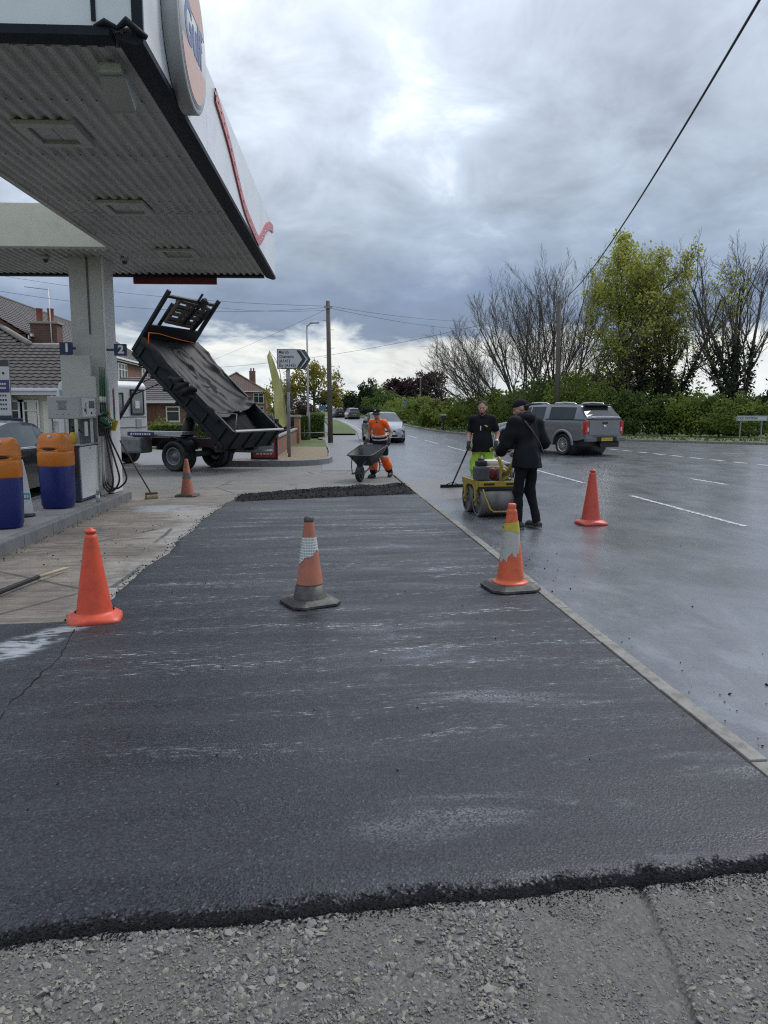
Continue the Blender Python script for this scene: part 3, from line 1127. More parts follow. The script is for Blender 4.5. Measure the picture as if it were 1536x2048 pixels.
# black crumbs along the raw near edge of the mat and round the work
n = 9500
cx = rg.rand(n) * 4.0 - 1.95
spread = np.abs(rg.randn(n)) * (.022 + .022 * np.array([max(0, mn.noise(Vector((x * 1.7, 9, 0))) + .45) for x in cx])) * 1.25
cy = np.array([mat_near(x) for x in cx]) - spread + .045
cz = np.clip(.004 + (.045 - spread) * .26, .003, .016)
pos = [np.stack([cx, cy, cz], 1)]
sz = [np.clip(np.exp(rg.randn(n) * .35) * .0026, .0012, .006)]
# left edge of the mat, edge of island, along the kerb
for (cnt, fx, fy, sp_) in ((700, lambda t: mat_left(5.95 + t * 7.6), lambda t: 5.95 + t * 7.6, .05),
                           (260, lambda t: -3.45 + t * .15, lambda t: 7.2 + t * 6.5, .07),
                           (110, lambda t: 2.22, lambda t: 2.5 + t * 9.5, .12),
                           (220, lambda t: -2.6 + t * 1.2, lambda t: 8 + 4 * rg.rand(), .5),
                           (45, lambda t: 2.2 + 4 * t * t, lambda t: 3 + 9 * rg.rand(), .4)):
    tt = rg.rand(cnt)
    xs = np.array([fx(t) for t in tt]) + rg.randn(cnt) * sp_ * .6 + (np.abs(rg.randn(cnt)) * sp_ * 1.2 if fx(0) == 2.22 else -np.abs(rg.randn(cnt)) * sp_ * .4)
    ys = np.array([fy(t) for t in tt]) + rg.randn(cnt) * sp_
    pos.append(np.stack([xs, ys, np.full(cnt, .004)], 1))
    sz.append(np.clip(np.exp(rg.randn(cnt) * .5) * .0045, .002, .011))
n = 26
pos.append(np.stack([rg.rand(n) * 3.4 - 1.4, 2.6 + rg.rand(n) * 5, np.full(n, .03)], 1))
sz.append(np.full(n, .006))
o = scatter('asphalt_crumbs', np.concatenate(pos), np.concatenate(sz), ['loose_asphalt'], BASES, 8)
struct(o, 'stuff')

# ------------------------------------------------------------------ loose asphalt heap at the far end of the mat
rows = []
for j in range(70):
    v = j / 69
    row = []
    for i in range(130):
        u = i / 129
        x = -1.36 + u * 3.36
        y0 = 13.35 + u * 0.95
        depth = 1.15 + .25 * u
        y = y0 + v * depth + .05 * mn.noise(Vector((x * 3, 1, v * 2)))
        prof = min(1, v / .16) * min(1, (1 - v) / .45) * min(1, u / .05) * min(1, (1 - u) / .04)
        hgt = .065 + .085 * math.exp(-((u - .93) / .11) ** 2) + .075 * math.exp(-((u - .70) / .10) ** 2) + .06 * math.exp(-((u - .5) / .12) ** 2) + .03 * math.exp(-((u - .28) / .13) ** 2)
        if v < .3:
            hgt = hgt * .75
        z = prof ** .7 * (hgt + .022 * mn.noise(Vector((x * 6, y * 6, 0))) + .010 * mn.noise(Vector((x * 22, y * 22, 0))))
        row.append((x, y, .02 + max(z, -.015)))
    rows.append(row)
bd = B()
bd.grid(rows)
hp = bd.obj('asphalt_heap', 'loose_asphalt')
hv = np.array(bd.v)
hi_ = rg.randint(len(hv), size=3800)
pos_h = hv[hi_] + np.concatenate([rg.randn(3800, 2) * .02, np.zeros((3800, 1))], 1)
ho = scatter('heap_crumbs', pos_h, np.clip(np.exp(rg.randn(3800) * .4) * .0075, .003, .018), ['loose_asphalt'], BASES, 9)
ho.parent = hp
ho['kind'] = 'stuff'
tag(hp, 'low black heap of loose unrolled tarmac at the far end of the new strip', 'tarmac heap')

# ------------------------------------------------------------------ kerbs (each stone a piece)
def kerb_run(name, line, length, width, top, bottom, y_from, y_to, mat, side=1, gap=.008, tilt=.004, seed=1):
    root = struct(link(name, None))
    rg = random.Random(seed)
    acc = 0
    pts = [p for p in line]
    # resample
    seg = []
    cum = [0]
    for a, b in zip(pts, pts[1:]):
        cum.append(cum[-1] + (b - a).length)

    def at(s):
        for i in range(len(cum) - 1):
            if s <= cum[i + 1]:
                t = (s - cum[i]) / (cum[i + 1] - cum[i])
                return pts[i].lerp(pts[i + 1], t)
        return pts[-1]
    s = 0
    base = None
    while s + length < cum[-1]:
        a, b = at(s), at(s + length)
        s += length
        c = (a + b) / 2
        if c.y < y_from or c.y > y_to:
            continue
        if base is None:
            bb = B()
            bb.bbox((0, 0, 0), (width, length - gap, top - bottom), .007)
            o = bb.obj('kerb_stone', mat, root)
            base = o
        else:
            o = base.copy()
            COL.objects.link(o)
        d = (b - a).normalized()
        nrm = Vector((d.y, -d.x, 0)) * side
        o.location = (c.x + nrm.x * width / 2, c.y + nrm.y * width / 2, (top + bottom) / 2 + rg.uniform(-tilt, tilt))
        o.rotation_euler = (rg.uniform(-.003, .003), rg.uniform(-.01, .01), math.atan2(-d.x, d.y) + rg.uniform(-.004, .004))
    return root


kerb_run('edging_kerb', kl, .915, .09, .034, -.1, .6, 22.6, 'kerb_concrete', side=1)
kerb_run('roadside_kerb', kl, 1.8, .125, .035, -.1, 22.6, 96, 'kerb_concrete', side=1, seed=4)
kerb_run('verge_kerb', kr, 1.5, .125, .115, -.1, 13, 110, 'kerb_concrete', side=-1, seed=5)

# grass verge beyond the junction and along the right of the road
bd = B()
outer = [(p.x + 3.2, p.y + 2.6) for p in kr]
V, Fv = [], []
for p, q in zip(kr, kr[1:]):
    pass
for i, p in enumerate(kr):
    a = kr[max(0, i - 1)]
    c = kr[min(len(kr) - 1, i + 1)]
    d = (c - a).normalized()
    nrm = Vector((d.y, -d.x, 0))
    for k, w in enumerate((.12, .7, 1.6, 3.0)):
        V.append((p.x + nrm.x * w, p.y + nrm.y * w, (.09, .12, .15, .16)[k] + ripple(p.x, p.y + w, .8, .02)))
for i in range(len(kr) - 1):
    for k in range(3):
        Fv.append((i * 4 + k, i * 4 + k + 1, i * 4 + 5 + k, i * 4 + 4 + k))
bd.add(V, Fv, True)
struct(bd.obj('grass_verge', 'grass'))

# left pavement, raised corner bed and the grass behind the kerb
bd = B()
pl = [p for p in kl if 19.5 < p.y < 100]
V = []
for p in pl:
    V += [(p.x - .002, p.y, .006), (p.x - 1.75 - (.5 if p.y > 40 else 0), p.y, .012)]
bd.add(V, [(2 * i, 2 * i + 1, 2 * i + 3, 2 * i + 2) for i in range(len(pl) - 1)], True)
bd.add([(2.05, 22.5, .006), (-40, 22.5, .006), (-40, 31, .006), (.4, 31, .006), (.4, 22.6, .006)], [(0, 1, 2, 3, 4)])
struct(bd.obj('pavement', 'pavement_asphalt'))
corner = smooth_line([(-2.6, 21.9), (-1.4, 21.65), (-.3, 21.75), (.45, 22.4), (.68, 23.6), (.7, 26), (.75, 30), (.7, 34.5)], 5)
kerb_run('corner_kerb', corner[:26], .6, .125, .17, -.1, 20, 25, 'kerb_face', side=-1, seed=9)
kerb_run('bed_edging', corner[24:], .9, .06, .10, -.1, 23.5, 36, 'kerb_concrete', side=-1, seed=10)
bd = B()
poly = [(p.x - .12, p.y + (.1 if p.y < 23 else 0), .13) for p in corner if p.y < 30.5] + [(-.95, 30.5, .13), (-1.2, 24, .13), (-2.6, 23, .13)]
bd.add(poly, [tuple(range(len(poly)))])
struct(bd.obj('woodchip_bed', 'woodchip'))
bd = B()
bd.add([(.68, 30.5, .10), (-.9, 30.5, .10), (-.5, 37, .10), (.72, 37, .10)], [(0, 1, 2, 3)])
V = []
pl = [p for p in kl if 44 < p.y < 100]
for p in pl:
    V += [(p.x - .1, p.y, .10), (p.x - 1.9, p.y, .11)]
bd.add(V, [(2 * i, 2 * i + 1, 2 * i + 3, 2 * i + 2) for i in range(len(pl) - 1)], True)
struct(bd.obj('grass_strip', 'grass'))

# ------------------------------------------------------------------ painted road lines
def strip(bd, a, b, w, z=.004):
    a = Vector((a[0], a[1], z))
    b = Vector((b[0], b[1], z))
    d = (b - a).normalized()
    n = Vector((d.y, -d.x, 0)) * w / 2
    bd.add([a - n, a + n, b + n, b - n], [(0, 1, 2, 3)])


root = struct(link('road_markings', None))
for k in range(9):
    y0 = 10.0 + k * 6.2
    bd = B()
    strip(bd, (6.25 - .009 * y0, y0), (6.25 - .009 * (y0 + 3.8), y0 + 3.8), .10)
    bd.obj('centre_line', 'road_paint', root)
for k in range(16):
    y0 = 19.4 + k * 0.98
    a = Vector((13.45, 19.4))
    d = (Vector((11.2, 37.0)) - a).normalized()
    p = a + d * (k * 1.08)
    q = p + d * .62
    bd = B()
    strip(bd, p, q, .20)
    bd.obj('give_way_dash', 'road_paint', root)
for (a, b) in (((9.0, 17.0), (9.1, 15.6)), ((10.6, 16.2), (11.2, 15.1)), ((14.6, 21.0), (16.6, 20.2)), ((15.2, 26.5), (15.9, 26.2))):
    bd = B()
    strip(bd, a, b, .12)
    bd.obj('worn_line', 'road_paint', root)
pl = [p for p in kl if 50 < p.y < 100]
bd = B()
for a, b in zip(pl, pl[1:]):
    strip(bd, (a.x + .45, a.y), (b.x + .45, b.y), .12)
bd.obj('edge_line', 'road_paint', root)
# ------------------------------------------------------------------ filling-station canopy, island, pump
pm('soffit_grey', (0.54, 0.535, 0.525), 0.45, metal=0.0, var=0.12, vscale=1.5, dirt=0.35, dirt_col=(0.16, 0.155, 0.15), dscale=1.2)
pm('fascia_white', (0.80, 0.82, 0.84), 0.32, var=0.05, vscale=1.0, dirt=0.25, dirt_col=(0.42, 0.43, 0.44), dscale=1.5)
pm('trim_navy', (0.010, 0.014, 0.024), 0.65, var=0.25, dirt=0.3, dirt_col=(0.03, 0.032, 0.038), spec=.25)
pm('cream_paint', (0.72, 0.70, 0.58), 0.5, var=0.06, vscale=1.2, dirt=0.2, dirt_col=(0.38, 0.36, 0.30))
pm('column_grey', (0.47, 0.465, 0.425), 0.45, var=0.07, vscale=1.5, dirt=0.35, dirt_col=(0.27, 0.265, 0.25), dscale=1.8)
pm('column_white', (0.66, 0.665, 0.66), 0.4, var=0.05, dirt=0.2, dirt_col=(0.4, 0.4, 0.39))
pm('red_led', (0.50, 0.045, 0.03), 0.3, var=0.1)
pm('dark_red', (0.16, 0.012, 0.02), 0.4, var=0.1)
pm('white_plastic', (0.70, 0.71, 0.71), 0.35, var=0.05)
pm('lamp_lens', (0.42, 0.40, 0.39), 0.2, var=0.2, vscale=14)
pm('sign_orange', (0.64, 0.36, 0.26), 0.3, var=0.06)
pm('sign_blue', (0.11, 0.14, 0.30), 0.35, var=0.08)
pm('navy_sign', (0.012, 0.022, 0.085), 0.35, var=0.1)
pm('panel_grey', (0.40, 0.405, 0.405), 0.4, var=0.06, dirt=0.2, dirt_col=(0.28, 0.28, 0.27))
pm('panel_dark', (0.075, 0.08, 0.085), 0.4, var=0.2)
pm('panel_blue', (0.055, 0.075, 0.11), 0.35, var=0.15)
pm('pump_white', (0.68, 0.69, 0.69), 0.3, var=0.03, vscale=2, dirt=0.12, dirt_col=(0.5, 0.49, 0.47), dscale=1.2)
pm('reflection_brown', (0.10, 0.075, 0.065), 0.25, metal=.3, var=0.1)
pm('aluminium', (0.55, 0.56, 0.57), 0.32, metal=0.9, var=0.1)
pm('rubber', (0.013, 0.013, 0.014), 0.5, var=0.3, vscale=20)
pm('nozzle_green', (0.02, 0.12, 0.06), 0.35, var=0.1)
pm('nozzle_yellow', (0.55, 0.40, 0.02), 0.4, var=0.12)
pm('bin_blue', (0.004, 0.015, 0.145), 0.36, var=0.2, vscale=4, dirt=0.25, dirt_col=(0.03, 0.035, 0.10), dscale=4)
pm('bin_orange', (0.62, 0.185, 0.018), 0.38, var=0.08, vscale=4, dirt=0.25, dirt_col=(0.42, 0.14, 0.03), dscale=5)
pm('matt_black', (0.014, 0.014, 0.015), 0.5, var=0.3)
pm('lcd', (0.10, 0.115, 0.11), 0.2, var=0.1)
pm('print_dark', (0.06, 0.065, 0.08), 0.6)
pm('purple_print', (0.085, 0.06, 0.21), 0.5)
pm('teal', (0.03, 0.33, 0.40), 0.4)
pm('wood_pale', (0.45, 0.36, 0.23), 0.6, var=0.2, vscale=12)
pm('wood_dark', (0.085, 0.06, 0.042), 0.7, var=0.35, vscale=12, bump=.4, bscale=30)
glass_mat('dark_glass', (0.025, 0.03, 0.033))
glass_mat('pale_glass', (0.16, 0.19, 0.20))

CA = R(-2.85)
can = thing('petrol_canopy', 'flat forecourt canopy with white fascia and grey corrugated soffit on a grey column', 'canopy', (-1.13, 5.87, 0), CA)
ZS = 4.25
LEN = 9.64


def corrug(x0, x1, y0, y1, z, per=.125, dep=.03):
    bd = B()
    xs = []
    x = x0
    while x < x1 - 1e-6:
        for f, d in ((0, 0), (.36, 0), (.5, 1), (.86, 1)):
            if x + f * per <= x1:
                xs.append((x + f * per, z + d * dep))
        x += per
    xs.append((x1, z))
    bd.grid([[(a, y0, b), (a, y1, b)] for a, b in xs], smooth=False)
    return bd


SLEN = 2.30
for k in range(4):                                     # four lengths of sheet, overlapping like the real ones
    y0 = .10 + k * 2.36
    y1 = min(y0 + 2.40, LEN - .12)
    corrug(-2.36, -.165, y0, y1, ZS + (.004 if k % 2 else 0)).obj('soffit_sheet', 'soffit_grey', can, recalc=False)
corrug(-9.0, -2.40, 7.30, LEN - .12, ZS).obj('soffit_sheet', 'soffit_grey', can, recalc=False)
# fixings along the purlins
for yy in (1.05, 2.46, 4.2, 6.0, 7.8):
    bd = B()
    for k in range(17):
        bd.lathe([(.010, -.006), (.010, 0), (.004, .002)], 6, (-2.30 + k * .125, yy, ZS - .001))
    bd.obj('fixing_screws', 'panel_dark', can)
# fascia panels: side (four) and both ends
for k in range(4):
    y0 = k * LEN / 4 + .003
    bd = B()
    bd.bbox((-.03, y0 + LEN / 8 - .003, (ZS - .03 + 5.15) / 2), (.06, LEN / 4 - .006, 5.15 - ZS + .03), .006)
    bd.obj('fascia_panel', 'fascia_white', can)
for yy in (-.031, LEN + .031):
    for k in range(3):
        bd = B()
        bd.bbox((-.065 - 1.5 - k * 3.0, yy, (ZS + .06 + 5.15) / 2), (2.994, .06, 5.15 - ZS - .06), .006)
        bd.obj('fascia_panel', 'fascia_white', can)
# corner flashing
bd = B()
bd.box((-.03, -.065, (ZS + 5.15) / 2), (.075, .012, 5.15 - ZS - .02))
bd.box((-.33, -.067, (ZS + .1 + 5.15) / 2), (.03, .012, 5.15 - ZS - .1))
bd.obj('corner_flashing', 'trim_navy', can)
# navy edge trim below the fascia
bd = B()
bd.prism([(-.185, ZS - .012), (-.18, ZS + .02), (.006, ZS + .012), (.006, ZS - .040), (-.05, ZS - .055)], -.07, LEN + .07, 'Y')
bd.obj('edge_trim', 'trim_navy', can)
bd = B()
bd.box((-4.5, -.03, ZS + .02), (8.57, .16, .06))
bd.box((-4.5, LEN - .02, ZS + .01), (8.57, .20, .07))
# torn flashing at the near corner
bd.tube([(-.32, -.09, ZS + .05), (-.24, -.12, ZS + .07), (-.16, -.10, ZS + .04), (-.09, -.13, ZS + .075), (-.03, -.11, ZS + .03), (.03, -.06, ZS + .0)], [.015, .024, .018, .03, .026, .02], 6)
bd.obj('end_trim', 'trim_navy', can)
# inner gutter, roof sheet, cross beam
bd = B()
bd.box((-2.38, 3.65, ZS + .05), (.045, 7.2, .14))
bd.box((-2.44, 3.65, ZS + .03), (.06, 7.2, .05))
bd.obj('inner_gutter', 'soffit_grey', can)
bd = B()
bd.box((-1.2, LEN / 2, ZS + .62), (2.3, LEN - .1, .05))
bd.box((-5.9, 8.5, ZS + .62), (6.9, 2.1, .05))
bd.obj('roof_deck', 'soffit_grey', can)
bd = B()
bd.bbox((-5.8, 7.19, ZS + .36), (6.75, .16, .68), .01)
bd.obj('cross_beam', 'cream_paint', can)
bd = B()
for k in range(4):
    bd.tube([(-3.3 - k * 1.5, 7.6, ZS + .66), (-2.7 - k * 1.5, 4.0, ZS + .95)], .04, 6)
bd.tube([(-8.5, 5.6, ZS + .92), (-2.4, 5.6, ZS + .92)], .05, 6)
bd.obj('roof_steel', 'cream_paint', can)
# column with a slab of paler colour on its road side and a cable conduit
cl = Vector((-4.09, 13.83, 0))
rotc = Matrix.Rotation(-CA, 4, 'Z')


def loc_can(w):
    d = Vector((w[0] + 1.13, w[1] - 5.87, w[2] if len(w) > 2 else 0))
    return Matrix.Rotation(-CA, 3, 'Z') @ d


ccol = loc_can((-3.83, 14.12))
bd = B()
bd.bbox((ccol.x, ccol.y, (.15 + ZS) / 2 + .02), (.56, .52, ZS - .11), .015)
colo = bd.obj('column', 'column_grey', can)
bd = B()
bd.bbox((ccol.x + .30, ccol.y, (.15 + ZS) / 2 + .02), (.045, .535, ZS - .11), .012)
bd.obj('column_road_side', 'column_white', colo)
bd = B()
bd.box((ccol.x + .04, ccol.y - .268, 3.6), (.025, .02, 1.3))
bd.obj('conduit', 'panel_dark', colo)
bd = B()
bd.box((ccol.x + .324, ccol.y - .05, 1.72), (.004, .10, .55))
bd.obj('blue_sticker', 'navy_sign', colo)
bd = B()
bd.box((ccol.x + .3245, ccol.y - .05, 1.86), (.004, .06, .32))
bd.obj('red_sticker', 'dark_red', colo)
# recessed lamps
for (x, y, lx, ly) in ((-1.32, 1.82, .46, .52), (-1.42, 4.48, .5, .56), (-1.40, 7.4, .55, .6)):
    bd = B()
    for (dx, dy, w, d) in ((0, -ly / 2, lx + .1, .10), (0, ly / 2, lx + .1, .10), (-lx / 2, 0, .10, ly - .1), (lx / 2, 0, .10, ly - .1)):
        bd.bbox((x + dx, y + dy, ZS - .022), (w, d, .04), .006)
    lf = bd.obj('recessed_lamp', 'soffit_grey', can)
    bd = B()
    bd.box((x - lx * .16, y, ZS - .004), (lx * .40, ly * .68, .02))
    bd.box((x + lx * .2, y, ZS - .006), (lx * .28, ly * .68, .02))
    bd.obj('lens', 'lamp_lens', lf)
# red ribbon on the fascia, with its row of white lights
sw = [(2.92, 5.03), (3.34, 4.96), (3.94, 4.82), (4.58, 4.60), (5.23, 4.42), (6.13, 4.345), (6.77, 4.33), (7.31, 4.50), (7.99, 4.79), (8.63, 4.98), (9.25, 5.06)]
swl = smooth_line([(a, b) for a, b in sw], 5)
bd = B()
rowA = []
for i, p in enumerate(swl):
    t = (swl[min(i + 1, len(swl) - 1)] - swl[max(i - 1, 0)]).normalized()
    n = Vector((-t.y, t.x, 0)) * .07
    rowA.append([(.004, p.x - n.x, p.y - n.y), (.022, p.x - n.x, p.y - n.y), (.022, p.x, p.y), (.022, p.x + n.x, p.y + n.y), (.004, p.x + n.x, p.y + n.y)])
bd.grid(rowA, smooth=False)
rib = bd.obj('fascia_ribbon', 'red_led', can)
bd = B()
for i in range(0, len(swl) - 1, 2):
    a, b = swl[i], swl[i + 1]
    bd.tube([(.022, a.x, a.y), (.022, a.x + (b.x - a.x) * .6, a.y + (b.y - a.y) * .6)], .007, 5)
bd.obj('light_strip', 'white_plastic', rib)

# round brand sign on the fascia
gs = thing('round_sign', 'round projecting brand sign with orange face and white band on canopy fascia', 'sign', (0, 0, 0), 0)
DX, DY, DZ, DR = .13, 1.12, 4.80, .60
mw = Matrix.Translation((-1.13, 5.87, 0)) @ Matrix.Rotation(CA, 4, 'Z')
gs.matrix_world = mw @ Matrix.Translation((0.0, DY, DZ))
bd = B()
bd.lathe([(DR - .02, .002), (DR, .01), (DR, DX - .01), (DR - .012, DX), (DR - .04, DX + .002)], 56, axis='X')
bd.obj('sign_case', 'panel_grey', gs)
bd = B()
bd.lathe([(DR - .045, DX + .0025), (DR - .046, DX + .005)], 56, axis='X')
bd.obj('sign_face', 'white_plastic', gs)


def disc_seg(r, z0, z1, x, n=26):
    pts = []
    for k in range(n + 1):
        z = z0 + (z1 - z0) * k / n
        pts.append((math.sqrt(max(r * r - z * z, 0)), z))
    return [(y, z) for y, z in pts] + [(-y, z) for y, z in reversed(pts)]


for nm, z0, z1 in (('upper_orange', .165, DR - .085), ('lower_orange', -(DR - .085), -.165)):
    bd = B()
    bd.prism(disc_seg(DR - .08, z0, z1, 0), DX + .0055, DX + .0085, 'X')
    bd.obj(nm, 'sign_orange', gs)
text_part('lettering', 'Gulf', .44, 'sign_blue', gs, (DX + .007, 0, 0.0), (math.pi / 2, 0, math.pi / 2), depth=.002, sx=.95, bold=.012)

# red panel hung at the far edge
rs = thing('hanging_sign_board', 'long dark red sign board hung under the far edge of the canopy', 'sign board', (0, 0, 0))
rs.matrix_world = mw @ Matrix.Translation((-1.95, LEN - .02, ZS - .10))
bd = B()
bd.bbox((0, 0, 0), (1.62, .07, .13), .01)
bd.obj('board', 'dark_red', rs)
bd = B()
for sx in (-.7, .7):
    bd.box((sx, 0, .085), (.03, .03, .05))
bd.obj('bracket', 'panel_dark', rs)

# flood lamp and cameras under the soffit
fl = thing('flood_lamp', 'grey box flood lamp under the near corner of the canopy', 'lamp')
fl.matrix_world = mw @ Matrix.Translation((-.33, .34, ZS - .01))
bd = B()
bd.bbox((0, 0, -.05), (.16, .14, .07), .01)
bd.obj('bracket', 'soffit_grey', fl)
bd = B()
bd.bbox((0, .13, -.14), (.20, .30, .10), .015, Euler((R(-28), 0, 0)))
hd = bd.obj('housing', 'panel_grey', fl)
bd = B()
bd.box((0, .155, -.192), (.17, .25, .006), Euler((R(-28), 0, 0)))
bd.obj('lens', 'lamp_lens', hd)
for i, (x, y) in enumerate(((-3.72, 7.75), (-2.42, 7.85))):
    cm = thing('dome_camera', ('dark dome camera under the soffit left of the column', 'dark dome camera under the soffit right of the column')[i], 'camera', group='soffit cameras')
    cm.matrix_world = mw @ Matrix.Translation((x, y, ZS))
    bd = B()
    bd.lathe([(.07, 0), (.07, -.05), (.055, -.06)], 16)
    bd.obj('base', 'panel_grey', cm)
    bd = B()
    bd.ball((0, 0, -.06), (.05, .05, .06), 12, 8)
    bd.obj('dome', 'dark_glass', cm)

# ------------------------------------------------------------------ pump island
isl = struct(link('pump_island', None))
isl.location = (-3.3, 14.07, 0)
isl.rotation_euler = (0, 0, R(-2.3))
bd = B()
bd.box((-.72, -7.0, .07), (1.16, 14.0, .14))
bd.obj('island_top', 'island_concrete', isl)
base = None
for k in range(15):
    L = .93
    for side in (0, 1):
        if base is None:
            bb = B()
            bb.bbox((0, 0, 0), (.13, L - .006, .20), .014)
            o = base = bb.obj('kerb_block', 'kerb_face', isl)
        else:
            o = base.copy()
            COL.objects.link(o)
        o.location = (-.07 if side == 0 else -1.37, -L / 2 - k * L, .051 + random.Random(k).uniform(-.002, .002))
for k in range(2):
    o = base.copy()
    COL.objects.link(o)
    o.location = (-.36 - k * .72 + .0, .068, .05)
    o.rotation_euler = (0, 0, math.pi / 2)
    o.scale = (1, .72 / .93, 1)

# ------------------------------------------------------------------ fuel pump
pump = thing('fuel_pump', 'grey and white fuel pump with hanging black hoses beside the column', 'fuel pump', (-3.72, 12.56, .148), CA)
# local: x to the road, y away; near road-side bottom corner is the origin
bd = B()
bd.bbox((-.26, .47, .46), (.50, .92, .90), .012)
cab = bd.obj('cabinet', 'panel_blue', pump)
bd = B()
bd.bbox((-.26, .004, .66), (.47, .012, .46), .003)
bd.obj('bin_reflection', 'reflection_brown', cab)  # added brown panel, its colour paints the litter bin's reflection on the cabinet
bd = B()
bd.bbox((.0, .46, .475), (.022, .86, .84), .006)
dr = bd.obj('side_door', 'pump_white', cab)
bd = B()
bd.lathe([(.014, .012), (.014, .018), (.006, .019)], 10, (0, .50, .86), 'X')
bd.obj('door_lock', 'panel_dark', dr)
bd = B()
bd.bbox((-.25, .46, .925), (.56, .96, .03), .008)
bd.obj('ledge', 'aluminium', pump)
bd = B()
for (x, y) in ((-.46, .10), (-.05, .10), (-.46, .84), (-.05, .84)):
    bd.box((x, y, 1.14), (.05, .05, .42))
bd.obj('head_posts', 'aluminium', pump)
bd = B()
bd.box((-.25, .86, 1.14), (.50, .02, .41))
bd.obj('back_pane', 'pale_glass', pump)
bd = B()
bd.box((-.40, .13, 1.18), (.10, .012, .26))
bd.box((-.02, .45, 1.18), (.012, .14, .24))
bd.obj('notice_card', 'white_plastic', pump)
bd = B()
bd.bbox((-.22, .46, 1.53), (.50, .86, .36), .015)
hd = bd.obj('display_head', 'panel_grey', pump)
bd = B()
bd.bbox((.034, .46, 1.53), (.022, .62, .30), .004)
fp = bd.obj('display_frame', 'pump_white', hd)
bd = B()
bd.box((.047, .58, 1.58), (.006, .26, .12))
bd.obj('price_display', 'lcd', fp)
bd = B()
bd.box((.047, .30, 1.52), (.006, .02, .18))
bd.box((.047, .25, 1.49), (.01, .05, .05))
bd.box((.047, .56, 1.44), (.006, .05, .04))
bd.obj('key_slot', 'matt_black', fp)
bd = B()
for r_ in range(7):
    w = .15 - .02 * (r_ % 3)
    bd.box((-.24, .028, 1.61 - r_ * .018), (w, .004, .006))
bd.box((-.24, .028, 1.635), (.17, .004, .010))
for k in range(3):
    bd.box((-.32 + k * .09, .028, 1.425), (.02, .004, .008))
bd.obj('notice_print', 'print_dark', hd)
bd = B()
bd.bbox((-.30, .95, 1.6), (.50, .08, 1.62), .008)
bd.obj('rear_panel', 'column_grey', pump)
# hose mast and nozzle holsters
bd = B()
bd.bbox((-.05, 1.10, 1.03), (.17, .40, 2.06), .015)
mast = bd.obj('hose_mast', 'column_grey', pump)
bd = B()
bd.bbox((.043, 1.08, 1.22), (.03, .36, .36), .01)
bd.obj('holster_panel', 'matt_black', mast)
bd = B()
for yy in (.86, 1.02, 1.18):
    bd.box((.04, yy, .55), (.012, .03, 1.05))
bd.obj('mast_trim', 'aluminium', mast)
cols = ['nozzle_green', 'nozzle_green', 'nozzle_green', 'nozzle_yellow']
for k in range(4):
    y = .92 + k * .115
    bd = B()
    if k < 3:
        bd.tube([(.09, y, 1.58), (.10, y, 2.06), (.10, y, 2.18)], [.017, .017, .006], 8)
        hg = bd.obj('hose_guide', 'nozzle_green', pump)
        bd = B()
        bd.tube([(.091, y, 1.62), (.0925, y, 1.72)], .0195, 8)
        bd.obj('white_band', 'white_plastic', hg)
        bd = B()
        bd.tube([(.105, y, 2.05), (.105, y, 2.22)], .008, 6)
        bd.obj('guide_rod', 'rubber', hg)
        bd = B()
        bd.tube([(.085, y, 1.44), (.09, y, 1.60)], .014, 8)
        bd.obj('guide_socket', 'rubber', hg)
    x0 = .10
    bd = B()
    bd.bbox((x0 + .03, y, 1.31), (.16, .05, .085), .018, Euler((0, R(28), 0)))
    bd.tube([(x0 - .03, y, 1.38), (x0 + .03, y, 1.44), (x0 - .02, y, 1.50)], [.016, .014, .012], 8)
    bd.tube([(x0 - .02, y, 1.22), (x0 + .04, y, 1.17), (x0 + .10, y, 1.21)], .011, 6)
    if k == 3:
        bd.bbox((x0 + .10, y, 1.22), (.09, .055, .20), .02, Euler((0, R(18), 0)))
    nz = bd.obj('nozzle', cols[k], pump)
    bd = B()
    bd.tube([(x0 + .02, y, 1.37), (x0 + .10, y, 1.30), (x0 + .12, y, 1.26)], .012, 6)
    bd.obj('nozzle_trim', 'aluminium', nz)
for k, (dx, dy, zb) in enumerate(((.14, .02, .07), (.20, .20, .08), (.29, .30, .10))):
    y = .96 + k * .11
    pts = smooth_line([(0, 0), (1, 1)], 2)
    bd = B()
    ctrl = [(.12, y, 1.22), (.14, y + .0, 1.0), (.12 + dx * .55, y - .05 + dy * .3, .62), (.12 + dx * .9, y - .08 + dy * .4, .30), (.10 + dx * .7, y - .04 + dy * .2, zb + .05), (.10 + dx * .25, y, zb), (.045, y + .02, zb + .12), (.02, y + .02, .45), (.02, y + .02, 1.0)]
    V3 = [Vector(c) for c in ctrl]
    out = []
    for i in range(len(V3) - 1):
        p0, p1, p2, p3 = V3[max(0, i - 1)], V3[i], V3[i + 1], V3[min(len(V3) - 1, i + 2)]
        for q in range(6):
            t = q / 6
            out.append(0.5 * ((2 * p1) + (p2 - p0) * t + (2 * p0 - 5 * p1 + 4 * p2 - p3) * t * t + (3 * p1 - p0 - 3 * p2 + p3) * t ** 3))
    out.append(V3[-1])
    bd.tube(out, .0165, 8)
    bd.obj('hose', 'rubber', pump)

# number plates each side of the column
for i, (txt, w, label) in enumerate((('1', (-4.15, 13.62, 2.69), 'navy pump number plate reading 1 left of the column'), ('2', (-3.25, 13.64, 2.67), 'navy pump number plate reading 2 right of the column'))):
    s = thing('number_plate', label, 'number plate', w, 0, 'pump number plates')
    bd = B()
    bd.bbox((0, 0, 0), (.215, .03, .20), .004)
    bd.box((.05 if i == 0 else -.14, .02, 0), (.20, .02, .04))
    bd.obj('plate', 'navy_sign', s)
    text_part('numeral', txt, .19, 'white_plastic', s, (0.01, -.0165, 0), (math.pi / 2, 0, 0), depth=.001, sx=1.05, bold=.008)

